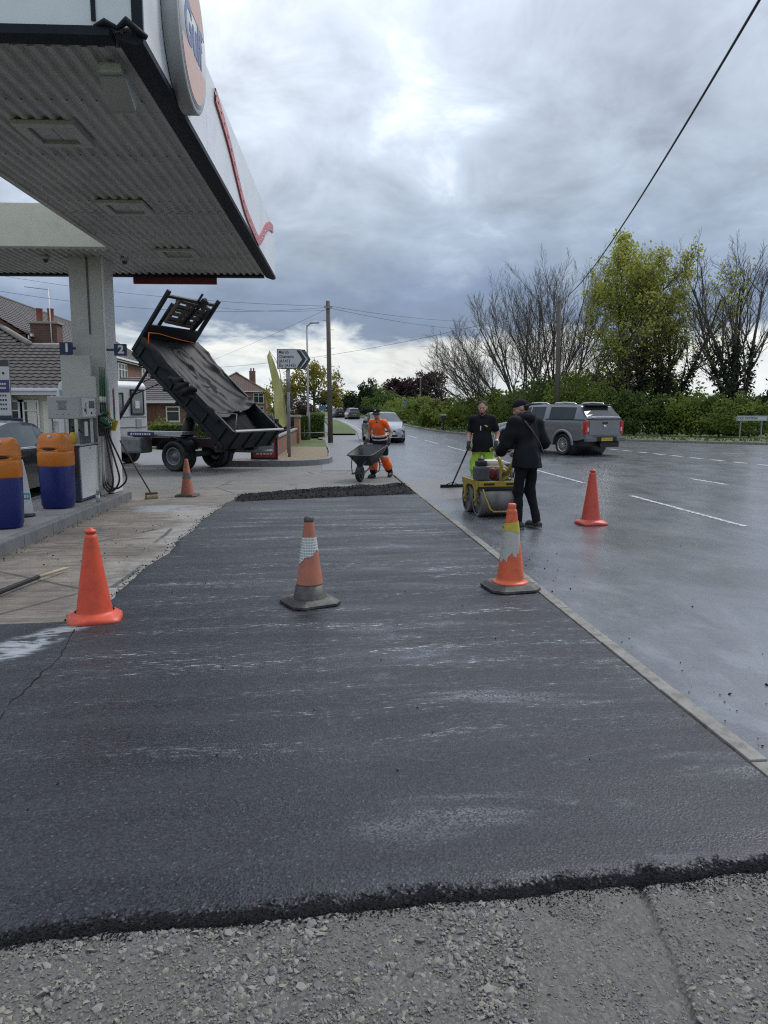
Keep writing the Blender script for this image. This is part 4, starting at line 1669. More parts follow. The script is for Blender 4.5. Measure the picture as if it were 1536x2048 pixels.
# ------------------------------------------------------------------ litter bins
def make_bin(loc, rz, label):
    t = thing('litter_bin', label, 'bin', loc, rz, 'forecourt litter bins')
    bd = B()
    bd.lathe([(.205, 0), (.212, .02), (.212, .035), (.225, .05), (.233, .30), (.24, .63), (.236, .655)], 40, sq=[.35] * 7)
    bd.obj('body', 'bin_blue', t)
    bd = B()
    bd.lathe([(.238, .645), (.246, .66), (.246, .83), (.240, .865), (.228, .875)], 40, sq=[.35] * 5)
    bd.obj('collar', 'bin_orange', t)
    # hood: rounded block with a mouth in front and behind, cut out of the solid
    pr = []
    for sx in (-.125, .125):
        for sy in (-.10, .10):
            pr.append(('c', (sx, sy, .90), (sx * .95, sy * .8, 1.05), .108, .098))
    pr.append(('e', (0, 0, 1.0), (.225, .205, .15)))
    pr.append(('e', (0, 0, .92), (.236, .226, .11)))
    pr.append(('sub', (-.12, -.30, .905), (.12, -.30, .905), .10, .10, ((0, 0, 1), .42)))
    pr.append(('sub', (-.12, .30, .905), (.12, .30, .905), .10, .10, ((0, 0, 1), .42)))
    pr.append(('sub', (-.16, -.235, 1.0), (.0, -.275, .965), .022, .022))
    pr.append(('sub', (.16, -.235, 1.0), (.0, -.275, .965), .022, .022))
    pr.append(('cut', (0, 0, .862), (0, 0, -1)))
    hood = sdf_obj('hood', pr, 'bin_orange', t, h=.009, k=.05)
    bd = B()
    bd.ball((0, -.185, .905), (.115, .04, .026), 14, 8)
    bd.obj('mouth', 'matt_black', hood)
    bd = B()
    bd.lathe([(.026, -.02), (.026, .0), (.018, .006)], 14, (0, -.165, 1.10), 'Y')
    bd.obj('hood_lock', 'white_plastic', hood)
    return t


make_bin((-3.90, 12.0, .148), R(-10), 'orange topped blue litter bin standing next to the fuel pump')
make_bin((-3.95, 10.05, .148), R(18), 'orange topped blue litter bin cut off by the left edge of the photo')

# pressure sprayer on the pump ledge
s = thing('sprayer_bottle', 'yellow sprayer bottle with black pump handle on the pump ledge', 'sprayer', (-3.83, 12.68, 1.09))
bd = B()
bd.lathe([(.055, 0), (.068, .015), (.07, .08), (.066, .14), (.045, .185), (.03, .20)], 18)
bd.obj('bottle', 'nozzle_yellow', s)
bd = B()
bd.lathe([(.034, .20), (.034, .225), (.016, .235), (.012, .28)], 12)
bd.box((0, 0, .285), (.10, .025, .022))
bd.tube([(.02, 0, .225), (.08, -.01, .24), (.13, -.01, .20), (.15, -.01, .185)], .012, 6)
bd.obj('pump_head', 'matt_black', s)
# water bottle on the island edge
m, t_, b_ = new_mat('clear_plastic')
b_.inputs['Base Color'].default_value = (0.8, 0.84, 0.86, 1)
b_.inputs['Roughness'].default_value = 0.12
b_.inputs['Transmission Weight'].default_value = 0.85
b_.inputs['IOR'].default_value = 1.2
s = thing('water_bottle', 'clear plastic water bottle standing on the island kerb', 'bottle', (-3.46, 12.55, .152))
bd = B()
bd.lathe([(.026, 0), (.033, .006), (.033, .06), (.030, .065), (.033, .07), (.033, .13), (.028, .16), (.014, .185), (.013, .20)], 14)
bd.obj('bottle', 'clear_plastic', s)
bd = B()
bd.lathe([(.016, .20), (.016, .218), (.012, .22)], 10)
bd.obj('cap', 'white_plastic', s)
bd = B()
bd.lathe([(.0338, .07), (.0338, .12)], 14, cap=False)
bd.obj('wrapper', 'white_plastic', s)

# upright stand between the bins
s = thing('forecourt_stand', 'white tapering stand with teal badge and dark disc base behind the bins', 'stand', (-4.10, 11.05, .148), R(20))
bd = B()
bd.lathe([(.17, 0), (.17, .018), (.12, .03), (.03, .035)], 24)
bd.obj('base', 'matt_black', s)
bd = B()
bd.prism([(-.13, .03), (.15, .03), (.09, .55), (.05, .80), (-.10, .80), (-.13, .5)], -.02, .02, 'Y')
pn = bd.obj('panel', 'white_plastic', s)
bd = B()
bd.box((.03, -.022, .28), (.15, .006, .09))
bg_ = bd.obj('badge', 'teal', pn)
bd = B()
for k in range(4):
    bd.box((-.02 + k * .033, -.0265, .28), (.022, .003, .045))
bd.obj('badge_print', 'white_plastic', bg_)
bd = B()
bd.lathe([(.15, -.02), (.16, 0), (.15, .02)], 24, (-.13, -.02, .62), 'Y')
bd.obj('disc', 'navy_sign', s)

# price and offers totem behind the car
s = thing('forecourt_totem', 'white and purple offers totem at the left edge behind the dark car', 'sign', (-6.98, 18.0, 0))
bd = B()
bd.box((-.02, .06, 1.5), (.44, .06, 2.5))
bd.obj('frame', 'panel_dark', s)
bd = B()
bd.box((.0, .02, 2.05), (.40, .012, 1.10))
ps = bd.obj('poster', 'white_plastic', s)
bd = B()
bd.box((.0, .011, 2.16), (.40, .006, .28))
bp = bd.obj('purple_band', 'purple_print', ps)
bd = B()
for k in range(2):
    for q in range(6):
        bd.box((-.12 + q * .045, .006, 2.21 - k * .09), (.034, .004, .045))
bd.obj('band_lettering', 'white_plastic', bp)
bd = B()
for r_ in range(4):
    for q in range(5):
        bd.box((-.12 + q * .055, .0115, 1.95 - r_ * .10), (.035, .005, .04))
bd.box((.08, .0115, 2.45), (.05, .005, .05))
bd.obj('small_print', 'print_dark', ps)
bd = B()
bd.bbox((.15, -.02, 1.38), (.60, .10, .12), .01)
bd.obj('foot_band', 'navy_sign', s)
bd = B()
bd.box((-.1, .05, .66), (.08, .06, 1.32))
bd.obj('post', 'panel_dark', s)

# broom leaning by the pump, tar rake lying on the slab
s = thing('broom', 'long handled broom standing head down beside the pump island', 'broom', (-2.94, 14.16, 0))
hp_ = Vector((-3.36 + 2.94, 13.75 - 14.16, 1.10))
bd = B()
bd.tube([(0, 0, .09), hp_], .013, 8)
bd.obj('handle', 'wood_dark', s)
bd = B()
bd.bbox((0, 0, .105), (.22, .07, .04), .01, Euler((0, 0, R(40))))
bd.obj('head', 'wood_dark', s)
bd = B()
for i in range(16):
    for j in range(4):
        a = (i / 15 - .5) * .20
        c = (j / 3 - .5) * .05
        ca, sa = math.cos(R(40)), math.sin(R(40))
        bd.tube([(a * ca - c * sa, a * sa + c * ca, .09), (a * 1.1 * ca - c * 1.7 * sa, a * 1.1 * sa + c * 1.7 * ca, .0)], [.008, .007], 4)
bd.obj('bristles', 'wood_pale', s)
s = thing('rake_handle', 'black sleeved tool handle with pale wooden tip lying on the concrete', 'tool handle', (-2.77, 6.83, .03))
bd = B()
a, b = Vector((-.35, -1.35, 0)), Vector((.14, .55, .03))
bd.tube([a, a.lerp(b, .5), b], [.024, .026, .022], 10)
bd.obj('sleeve', 'matt_black', s)
bd = B()
bd.tube([b, Vector((.25, .95, .02)), Vector((.27, 1.03, .015))], [.017, .016, .008], 8)
bd.obj('tip', 'wood_pale', s)
# ------------------------------------------------------------------ traffic cones
pm('cone_red', (0.70, 0.085, 0.034), 0.42, var=0.10, vscale=5, dirt=0.55, dirt_col=(0.33, 0.045, 0.03), dscale=9)
pm('cone_redpink', (0.60, 0.075, 0.045), 0.42, var=0.12, vscale=5, dirt=0.6, dirt_col=(0.30, 0.06, 0.05), dscale=9)
pm('cone_orange', (0.74, 0.13, 0.045), 0.45, var=0.10, vscale=5, dirt=0.6, dirt_col=(0.34, 0.09, 0.05), dscale=10)
pm('cone_faded', (0.40, 0.125, 0.070), 0.6, var=0.25, vscale=7, dirt=0.6, dirt_col=(0.20, 0.12, 0.085), dscale=8)
pm('cone_black', (0.045, 0.043, 0.04), 0.55, var=0.3, vscale=8, dirt=0.8, dirt_col=(0.15, 0.14, 0.115), dscale=6)
pm('tape_yellow', (0.50, 0.42, 0.05), 0.35, var=0.2, vscale=20)


def mat_sleeve(name, grid, base, dark):
    m, t, b = new_mat(name)
    p = t.n('ShaderNodeTexCoord').outputs['Object']
    n = t.noise(p, 16, 6, .65)
    c = t.mix(n, tuple(x * .75 for x in base), base)
    if grid:
        s = t.n('ShaderNodeSeparateXYZ')
        t.link(p, s.inputs[0])
        ang = t.math('MULTIPLY', t.math('ARCTAN2', s.outputs[1], s.outputs[0]), 5.0)
        u = t.math('FRACT', ang)
        v = t.math('FRACT', t.math('MULTIPLY', s.outputs[2], 44.0))
        ln = t.math('MAXIMUM', t.math('GREATER_THAN', u, .74), t.math('GREATER_THAN', v, .72))
        c = t.mix(ln, t.mix(n, (0.22, 0.25, 0.25), (0.40, 0.43, 0.42)), (0.72, 0.74, 0.70))
    else:
        c = t.mix(t.math('MULTIPLY', t.step(n, .5, .7), .6), c, dark)
    t.link(c, b.inputs['Base Color'])
    b.inputs['Roughness'].default_value = .42


mat_sleeve('sleeve_grid', True, (.6, .62, .58), (.3, .3, .28))
mat_sleeve('sleeve_dull', False, (.52, .50, .46), (.30, .285, .25))
mat_sleeve('sleeve_sooty', False, (.16, .16, .165), (.05, .05, .05))


def oct_base(bd, w, h, cut=.3, bev=.03, z0=0.0, top=.72):
    def ring(s, z):
        a = w / 2 * s
        c = a * (1 - cut)
        return [(a, -c, z), (a, c, z), (c, a, z), (-c, a, z), (-a, c, z), (-a, -c, z), (-c, -a, z), (c, -a, z)]
    rs = [ring(.97, z0), ring(1, z0 + .008), ring(1, z0 + h * .45), ring(.965, z0 + h * .5), ring(top, z0 + h), ring(.3, z0 + h * 1.02)]
    vs = [p for r in rs for p in r]
    fs = [tuple(range(7, -1, -1))]
    for i in range(len(rs) - 1):
        for k in range(8):
            fs.append((i * 8 + k, i * 8 + (k + 1) % 8, i * 8 + 8 + (k + 1) % 8, i * 8 + 8 + k))
    fs.append(tuple(range(40, 48)))
    bd.add(vs, fs)


def cone_sleeve(r0, z0, r1, z1, lowfn, off=.003, n=64, m=10, topfn=None):
    rows = []
    for k in range(n + 1):
        a = 2 * math.pi * k / n
        zl = lowfn(a)
        zt = z1 if topfn is None else topfn(a)
        row = []
        for j in range(m + 1):
            z = zl + (zt - zl) * j / m
            r = r0 + (r1 - r0) * (z - z0) / (z1 - z0) + off
            row.append((r * math.cos(a), r * math.sin(a), z))
        rows.append(row)
    bd = B()
    bd.grid(rows)
    return bd


GRP = 'traffic cones round the fresh tarmac'


def cone_one_piece(loc, rz, h, label, mat, tilt=0):
    t = thing('traffic_cone', label, 'traffic cone', loc, rz, GRP)
    t.rotation_euler = (tilt, 0, rz)
    bd = B()
    rb = .135
    pr = [(.155, .058), (.140, .064), (rb, .085), (.048, h - .075), (.046, h - .055), (.036, h - .05), (.035, h - .04), (.044, h - .036), (.046, h - .022), (.036, h - .010), (.018, h - .006), (.018, h + .002), (.003, h + .003)]
    bd.lathe(pr, 40)
    bd.obj('cone_body', mat, t)
    # flange: rounded square skirt rising in the middle of each side
    rings = []
    N = 48
    for (r, z, sq, wav) in ((.205, 0, .6, 0), (.212, .010, .6, 0), (.206, .036, .6, .012), (.185, .052, .5, .006), (.160, .060, .2, 0), (.150, .075, 0, 0)):
        row = []
        for k in range(N):
            a = 2 * math.pi * (k + .5) / N
            x, y = math.cos(a), math.sin(a)
            q = min(1 / max(abs(x), abs(y)), 1.3)
            kq = 1 + (q - 1) * sq
            row.append((x * r * kq, y * r * kq, z + wav * math.cos(4 * a)))
        rings.append(row)
    bd = B()
    vs = [p for r in rings for p in r]
    fs = [tuple(range(N - 1, -1, -1))]
    for i in range(len(rings) - 1):
        for k in range(N):
            fs.append((i * N + k, i * N + (k + 1) % N, i * N + N + (k + 1) % N, i * N + N + k))
    bd.add(vs, fs, True)
    bd.obj('flange', mat, t)
    return t


z_mat = .028
cone_one_piece((-1.72, 5.98, .012), R(12), .735, 'bright red one-piece cone straddling the left edge of the new tarmac', 'cone_red', tilt=0)
cone_one_piece((4.05, 10.45, 0), R(4), .80, 'plain red one-piece cone standing alone on the road', 'cone_redpink')

# middle cone: faded, chequered reflective sleeve torn off below, dark skirt and base
t = thing('traffic_cone', 'faded cone with torn chequered silver sleeve and dark base, middle of the tarmac', 'traffic cone', (-.02, 6.27, z_mat), R(24), GRP)
h = .745
bd = B()
oct_base(bd, .44, .055, .34)
bd.obj('base', 'cone_black', t)
bd = B()
bd.lathe([(.150, .045), (.140, .06), (.112, .175)], 36)
bd.obj('skirt', 'cone_black', t)
bd = B()
bd.lathe([(.1145, .172), (.1145, .178), (.112, .182), (.040, h - .045), (.038, h - .04)], 36)
bd.obj('cone_body', 'cone_faded', t)
bd = B()
bd.lathe([(.038, h - .048), (.042, h - .04), (.041, h - .012), (.033, h - .004), (.03, h), (.012, h + .001)], 20)
bd.obj('top_cap', 'cone_black', t)
rng1 = random.Random(4)


def low2(a):
    return .40 + .055 * math.sin(a + 2.3) + .012 * math.sin(5 * a + 1) + .004 * math.sin(17 * a)


cone_sleeve(.112, .182, .040, h - .045, low2, topfn=lambda a: .575).obj('reflective_sleeve', 'sleeve_grid', t)

# right cone on the kerb side: torn white sleeve with yellow tape, grey octagonal base
t = thing('traffic_cone', 'orange cone with ragged white sleeve and yellow tape on a flat black base', 'traffic cone', (1.82, 6.62, z_mat), R(8), GRP)
h = .79
bd = B()
oct_base(bd, .47, .06, .36, top=.80)
bd.obj('base', 'cone_black', t)
bd = B()
bd.lathe([(.165, .058), (.168, .064), (.150, .074), (.128, .084), (.125, .10), (.046, h - .075), (.045, h - .06), (.036, h - .056), (.036, h - .045), (.038, h - .012), (.030, h - .002), (.008, h)], 40)
bd.obj('cone_body', 'cone_orange', t)


def low3(a):
    d = (a - R(262) + math.pi) % (2 * math.pi) - math.pi       # facing the camera: lower on the left, gone on the right
    base_ = .325 + .02 * math.sin(9 * a) + .008 * math.sin(23 * a + 1)
    if -.9 < d < .0:
        base_ -= .0
    if d < -.55:
        base_ -= .055
    if .55 < d < 1.9:
        base_ = .36 + (d - .55) * .22 + .008 * math.sin(19 * a)
    return min(base_, .57)


cone_sleeve(.125, .10, .046, h - .075, low3, topfn=lambda a: .555).obj('torn_sleeve', 'sleeve_dull', t)
cone_sleeve(.125, .10, .046, h - .075, lambda a: .535 + .012 * math.sin(2 * a) + .004 * math.sin(11 * a), off=.006, topfn=lambda a: .620 + .012 * math.sin(a + 2)).obj('yellow_tape', 'tape_yellow', t)

# far cone by the lorry
t = thing('traffic_cone', 'small grubby orange cone with sooty band in front of the lorry wheel', 'traffic cone', (-2.35, 14.55, 0.003), R(-8), GRP)
h = .71
bd = B()
oct_base(bd, .40, .04, .2, top=.9)
bd.obj('base', 'cone_black', t)
bd = B()
bd.lathe([(.128, .038), (.124, .05), (.120, .06), (.042, h - .06), (.035, h - .05), (.035, h - .01), (.01, h)], 32)
bd.obj('cone_body', 'cone_faded', t)
cone_sleeve(.120, .06, .042, h - .06, lambda a: .345 + .012 * math.sin(3 * a), topfn=lambda a: .45 + .01 * math.sin(4 * a)).obj('sooty_band', 'sleeve_sooty', t)
# ------------------------------------------------------------------ vehicles
def paint(name, col, rough=.28, flake=.5):
    pm(name, col, rough, metal=flake, var=.06, vscale=2, coat=.7, dirt=.08, dirt_col=tuple(x * .6 + .03 for x in col), dscale=1.2, rvar=.02)


paint('paint_gunmetal', (0.20, 0.205, 0.215))
paint('paint_silver', (0.30, 0.32, 0.345))
paint('paint_charcoal', (0.02, 0.023, 0.028))
paint('paint_darkblue', (0.03, 0.036, 0.05))
paint('paint_grey2', (0.12, 0.125, 0.135))
pm('chrome', (0.75, 0.76, 0.77), .12, metal=1.0, var=.05)
pm('roof_rail', (0.68, 0.69, 0.70), .25, metal=.8, var=.05)
pm('tyre', (0.018, 0.018, 0.019), .75, var=.3, vscale=9, dirt=.5, dirt_col=(.06, .055, .05))
pm('rim_alloy', (0.55, 0.56, 0.57), .25, metal=.85, var=.08)
pm('rim_steel', (0.20, 0.205, 0.21), .5, metal=.4, var=.2, dirt=.5, dirt_col=(.09, .08, .07))
pm('tail_red', (0.50, 0.012, 0.014), .15, var=.15, coat=.6)
pm('tail_clear', (0.62, 0.60, 0.58), .15, var=.1, coat=.6)
pm('plate_yellow', (0.62, 0.46, 0.04), .4)
pm('plate_white', (0.70, 0.71, 0.70), .4)
pm('bumper_grey', (0.16, 0.165, 0.172), .4, metal=.3, var=.1)
pm('head_lamp', (0.60, 0.63, 0.66), .08, metal=.4, coat=1.0)
pm('lorry_white', (0.60, 0.62, 0.635), .4, var=.06, dirt=.45, dirt_col=(.34, .34, .33), dscale=2)
pm('lorry_green', (0.007, 0.012, 0.015), .55, spec=.3, var=.3, vscale=4, dirt=.6, dirt_col=(.026, .027, .028), dscale=3)
pm('lorry_maroon', (0.032, 0.012, 0.016), .5, var=.3, dirt=.6, dirt_col=(.05, .045, .042))
pm('amber', (0.85, 0.33, 0.01), .25)
pm('strap_orange', (0.70, 0.13, 0.03), .6)
pm('pallet_wood', (0.075, 0.062, 0.052), .8, var=.3)


def lerp_tab(tab, y):
    return float(np.interp(y, [a for a, b in tab], [b for a, b in tab]))


def make_wheel(parent, loc, r, w, rim_r, side, rim_mat, spokes=0, name='wheel', flip=0):
    bd = B()
    pr = [(rim_r, -w * .42), (r * .90, -w * .5), (r * .97, -w * .42), (r, -w * .30)]
    for k in range(5):
        z = -w * .28 + k * w * .14
        pr += [(r, z - w * .05), (r, z + w * .05), (r * .975, z + w * .055), (r * .975, z + w * .085)]
    pr += [(r, w * .36), (r * .97, w * .42), (r * .90, w * .5), (rim_r, w * .42)]
    pr = sorted(pr, key=lambda q: q[1])
    bd.lathe(pr, 36, axis='X', cap=False)
    wh = bd.obj(name, 'tyre', parent, loc)
    bd = B()
    s = side
    bd.lathe([(rim_r + .004, s * w * .44), (rim_r - .02, s * w * .46), (rim_r - .03, s * w * .36), (rim_r - .045, s * w * .10)], 32, axis='X', cap=False)
    if spokes:
        for k in range(spokes):
            a = 2 * math.pi * k / spokes
            for da in (-.07, .07):
                aa = a + da * 2.2
                bd.box((s * w * .36, math.cos(aa) * rim_r * .54, math.sin(aa) * rim_r * .54), (.03, .022, rim_r * .86), Matrix.Rotation(aa - math.pi / 2, 4, 'X'))
        bd.lathe([(rim_r * .20, s * w * .30), (rim_r * .18, s * w * .42), (rim_r * .05, s * w * .43)], 16, axis='X')
    else:
        bd.lathe([(rim_r - .045, s * w * .10), (rim_r * .62, s * w * -.02), (rim_r * .5, s * w * .16), (rim_r * .32, s * w * .18), (rim_r * .28, s * w * .34), (rim_r * .02, s * w * .36)], 28, axis='X', cap=False)
    bd.obj('rim', rim_mat, wh, recalc=False)
    bd = B()
    bd.lathe([(rim_r - .04, s * w * .08), (.01, s * w * .06)], 24, axis='X', cap=False)
    if spokes:
        bd.obj('brake_disc', 'panel_dark', wh, recalc=False)
    return wh


def car_body(parent, S, paint_mat, glass='dark_glass'):
    L0, L1 = S['top'][0][0], S['top'][-1][0]
    ys = set(np.linspace(L0, L1, 44))
    for k in ('top', 'belt', 'hw'):
        ys |= {a for a, b in S[k]}
    for wn in S['side_windows'] + [S['screen'], S['rear']]:
        ys |= set(wn[:2])
    for yw in S['axles']:
        ys |= set(yw + S['arch'] * np.sin(np.linspace(-math.pi / 2, math.pi / 2, 15)))
    ys = sorted(y for y in ys if L0 <= y <= L1)
    ys = [y for i, y in enumerate(ys) if i == 0 or y - ys[i - 1] > .004]
    rings = []
    for y in ys:
        zt, zb, w, zl = lerp_tab(S['top'], y), lerp_tab(S['belt'], y), lerp_tab(S['hw'], y), lerp_tab(S['low'], y)
        zb = min(zb, zt - .035)
        for yw in S['axles']:
            if abs(y - yw) < S['arch'] + 1e-6:
                zl = max(zl, S['wheel_r'] + math.sqrt(max(S['arch'] ** 2 - (y - yw) ** 2, 0)) * .98)
        g = zt - zb
        wr = w * .93 - S['tumble'] * max(g - .1, 0)
        zm = max((lerp_tab(S['low'], y) + zb) * .5, zl + .05)
        zb2 = max(zb, zl + .10)
        gg = min(1, g / .3)
        pts = [(w * .86, zl), (w * .975, zl + .02), (w, zm), (w * .985, (zm * .3 + zb2 * .7)), (w * .95, zb2), (w * .925, zb2 + .012),
               (wr, zb2 + max(g - .07 * gg - .02, .014)), (wr * .95, zt - .022 * gg - .006), (wr * .55, zt), (0, zt + .006)]
        rings.append([(a, b) for a, b in pts])
    n = len(rings[0])
    body = B()
    wins = {}

    def put(key, quad):
        wins.setdefault(key, B()).add(quad, [(0, 1, 2, 3)], False)
    for sgn in (1, -1):
        for i in range(len(ys) - 1):
            ym = (ys[i] + ys[i + 1]) / 2
            for j in range(n - 1):
                q = [(sgn * rings[i][j][0], ys[i], rings[i][j][1]), (sgn * rings[i][j + 1][0], ys[i], rings[i][j + 1][1]),
                     (sgn * rings[i + 1][j + 1][0], ys[i + 1], rings[i + 1][j + 1][1]), (sgn * rings[i + 1][j][0], ys[i + 1], rings[i + 1][j][1])]
                key = None
                if j == 5:
                    for k, wn in enumerate(S['side_windows']):
                        if wn[0] < ym < wn[1]:
                            key = ('side_window', sgn, k)
                if j >= 6:
                    if S['screen'][0] < ym < S['screen'][1]:
                        key = ('windscreen', 0, 0)
                    elif S['rear'][0] < ym < S['rear'][1]:
                        key = ('rear_window', 0, 0)
                if key:
                    put(key, q)
                else:
                    body.add(q, [(0, 1, 2, 3)], True)
    for i in (0, -1):
        vs = [(a, ys[i], b) for a, b in rings[i]] + [(-a, ys[i], b) for a, b in reversed(rings[i][:-1])]
        body.add(vs, [tuple(range(len(vs)))], False)
    bo = body.obj('body', paint_mat, parent, weld=True)
    md = bo.modifiers.new('edge', 'EDGE_SPLIT')
    md.split_angle = R(38)
    for (nm, sg, k), wb in wins.items():
        wb.obj(nm, glass, parent, weld=True)
    # dark underside and wheel wells
    ub = B()
    hw = max(b for a, b in S['hw'])
    ub.box((0, (L0 + L1) / 2, S['wheel_r'] + .12), (hw * 1.7, (L1 - L0) * .93, .30))
    for yw in S['axles']:
        ub.lathe([(S['arch'] - .012, -hw * .86), (S['arch'] - .012, hw * .86)], 24, (0, yw, S['wheel_r']), 'X')
    ub.obj('underbody', 'matt_black', parent)
    return bo


def box_part(nm, mat, parent, c, d, bev=.01, rot=None):
    bd = B()
    bd.bbox(c, d, bev, rot)
    return bd.obj(nm, mat, parent)


def plate_part(parent, c, txt, mat, back=True, w=.52):
    o = box_part('number_plate', mat, parent, c, (w, .012, .115), .003)
    text_part('plate_lettering', txt, .095, 'print_dark', o, (c[0], c[1] + (-.0075 if back else .0075), c[2]), (math.pi / 2, 0, 0 if back else math.pi), depth=.0005, sx=.9)
    return o


glass_mat('mid_glass', (0.07, 0.085, 0.09))
# --- grey pickup with hard-top
pk = thing('pickup_truck', 'grey double cab pickup with hard top and silver roof rails turning at the junction', 'pickup', (9.12, 27.75, 0), R(24))
S = dict(top=[(-2.62, 1.28), (-2.58, 1.36), (-2.20, 1.745), (-2.0, 1.775), (-.45, 1.80), (.35, 1.795), (.6, 1.76), (1.32, 1.20), (1.45, 1.17), (2.35, 1.07), (2.58, .95), (2.66, .74)],
         belt=[(-2.62, 1.26), (-.6, 1.255), (.6, 1.19), (1.3, 1.12), (2.66, .70)],
         hw=[(-2.62, .86), (-2.5, .91), (-1.5, .925), (1.5, .925), (2.3, .90), (2.66, .70)],
         low=[(-2.62, .60), (-2.2, .52), (-1.0, .44), (1.0, .44), (2.3, .45), (2.66, .48)],
         side_windows=[(-2.02, -.72), (-.46, .30), (.37, .98)], screen=(.62, 1.28), rear=(-2.56, -2.22), axles=(-1.52, 1.63), arch=.47, wheel_r=.375, tumble=.30)
car_body(pk, S, 'paint_gunmetal')
for y in (-1.52, 1.63):
    for sx in (-1, 1):
        make_wheel(pk, (sx * .79, y, .375), .375, .25, .25, sx, 'rim_alloy', 9)
for sx in (-1, 1):
    # flared arches
    for y in (-1.52, 1.63):
        bd = B()
        rows = []
        for k in range(17):
            a = math.pi * k / 16
            rows.append([(sx * .90, y + .47 * math.cos(a), .375 + .46 * math.sin(a)), (sx * .955, y + .48 * math.cos(a), .375 + .47 * math.sin(a)), (sx * .95, y + .54 * math.cos(a), .375 + .54 * math.sin(a)), (sx * .91, y + .56 * math.cos(a), .375 + .56 * math.sin(a))])
        bd.grid(rows)
        bd.obj('arch_flare', 'paint_gunmetal', pk)
    for (y0, y1) in ((-.55, .55), (-1.95, -.75)):
        bd = B()
        bd.tube([(sx * .66, y0, 1.77), (sx * .665, y0 + .12, 1.835), (sx * .67, (y0 + y1) / 2, 1.86), (sx * .665, y1 - .12, 1.835), (sx * .66, y1, 1.775)], [.018, .022, .022, .022, .018], 8)
        bd.obj('roof_rail', 'roof_rail', pk)
    bd = B()
    bd.tube([(sx * .96, -.95, .40), (sx * .96, .95, .40)], .045, 10)
    bd.obj('side_step', 'roof_rail', pk)
    lp = box_part('tail_lamp', 'tail_red', pk, (sx * .835, -2.565, 1.0), (.15, .16, .44), .03)
    box_part('reverse_lens', 'tail_clear', lp, (sx * .79, -2.647, .93), (.07, .012, .14), .004)
    box_part('bumper_end', 'bumper_grey', pk, (sx * .70, -2.68, .585), (.44, .16, .15), .03)
    bd = B()
    bd.bbox((sx * 1.02, .86, 1.22), (.20, .10, .16), .03)
    bd.obj('door_mirror', 'roof_rail', pk)
    for y in (.20, -.62):
        box_part('door_handle', 'chrome', pk, (sx * .93, y + .12, 1.08), (.03, .19, .03), .008)
    # door shut lines and canopy joint as raised seals
    bd = B()
    for y in (.36, -.56):
        bd.box((sx * .922, y, .86), (.008, .014, .66))
    bd.box((sx * .905, -1.58, 1.262), (.02, 2.0, .022))
    bd.obj('door_seal', 'matt_black', pk)
bd = B()
bd.box((0, -2.64, 1.285), (1.62, .03, .035))
bd.obj('tailgate_seal', 'matt_black', pk)
bd = B()
bd.bbox((0, -2.26, 1.765), (1.18, .22, .05), .015)
bd.obj('rear_spoiler', 'matt_black', pk)
box_part('tailgate_panel', 'paint_gunmetal', pk, (0, -2.628, .97), (1.46, .03, .50), .015)
bd = B()
bd.bbox((0, -2.652, 1.15), (.24, .03, .06), .015)
bd.obj('tailgate_handle', 'matt_black', pk)
bd = B()
bd.lathe([(.055, 0), (.055, .012), (.035, .014), (.035, .006)], 18, (0, -2.655, 1.03), 'Y')
bd.box((0, -2.66, 1.03), (.13, .012, .022))
bd.obj('tailgate_badge', 'chrome', pk)
box_part('rear_bumper', 'matt_black', pk, (0, -2.66, .60), (1.0, .14, .17), .02)
box_part('tow_hitch', 'matt_black', pk, (.3, -2.55, .40), (.9, .12, .20), .02)
plate_part(pk, (.02, -2.742, .585), 'WX16 OFD', 'plate_yellow')
box_part('window_sticker', 'white_plastic', pk, (-.50, -2.615, 1.335), (.16, .01, .03), .003)
for sx in (-1, 1):
    box_part('head_lamp', 'head_lamp', pk, (sx * .68, 2.50, .88), (.30, .22, .16), .03)
box_part('grille', 'matt_black', pk, (0, 2.64, .78), (.8, .05, .26), .02)

# --- silver hatchback facing the camera
sv = thing('silver_hatchback', 'silver hatchback facing the camera behind the wheelbarrow worker', 'car', (3.62, 37.6, 0), R(180 + 3))
SH = dict(top=[(-2.05, .95), (-2.0, 1.08), (-1.62, 1.36), (-1.2, 1.43), (-.2, 1.46), (.25, 1.42), (1.12, .98), (1.25, .95), (1.85, .82), (2.05, .68), (2.12, .52)],
          belt=[(-2.05, .92), (-.2, .93), (1.1, .90), (2.12, .46)],
          hw=[(-2.05, .74), (-1.7, .86), (0, .885), (1.4, .875), (1.9, .80), (2.12, .58)],
          low=[(-2.05, .34), (-1.0, .22), (1.2, .22), (1.9, .22), (2.12, .26)],
          side_windows=[(-1.55, -.85), (-.78, -.02), (.05, .75)], screen=(.27, 1.08), rear=(-2.0, -1.64), axles=(-1.28, 1.30), arch=.345, wheel_r=.31, tumble=.40)
car_body(sv, SH, 'paint_silver', 'mid_glass')
for y in (-1.28, 1.30):
    for sx in (-1, 1):
        make_wheel(sv, (sx * .765, y, .31), .31, .2, .21, sx, 'rim_alloy', 7)
for sx in (-1, 1):
    box_part('head_lamp', 'head_lamp', sv, (sx * .60, 1.955, .665), (.30, .16, .12), .03, Euler((0, 0, R(-22 * sx))))
    bd = B()
    bd.bbox((sx * .985, .80, .99), (.20, .10, .13), .03)
    bd.obj('door_mirror', 'matt_black', sv)
    box_part('fog_lamp', 'matt_black', sv, (sx * .60, 2.03, .34), (.16, .08, .08), .02)
box_part('grille', 'matt_black', sv, (0, 2.112, .565), (.62, .03, .07), .01)
box_part('lower_grille', 'matt_black', sv, (0, 2.10, .34), (.80, .05, .11), .02)
plate_part(sv, (0, 2.135, .455), 'FV11 OKT', 'plate_white', back=False)
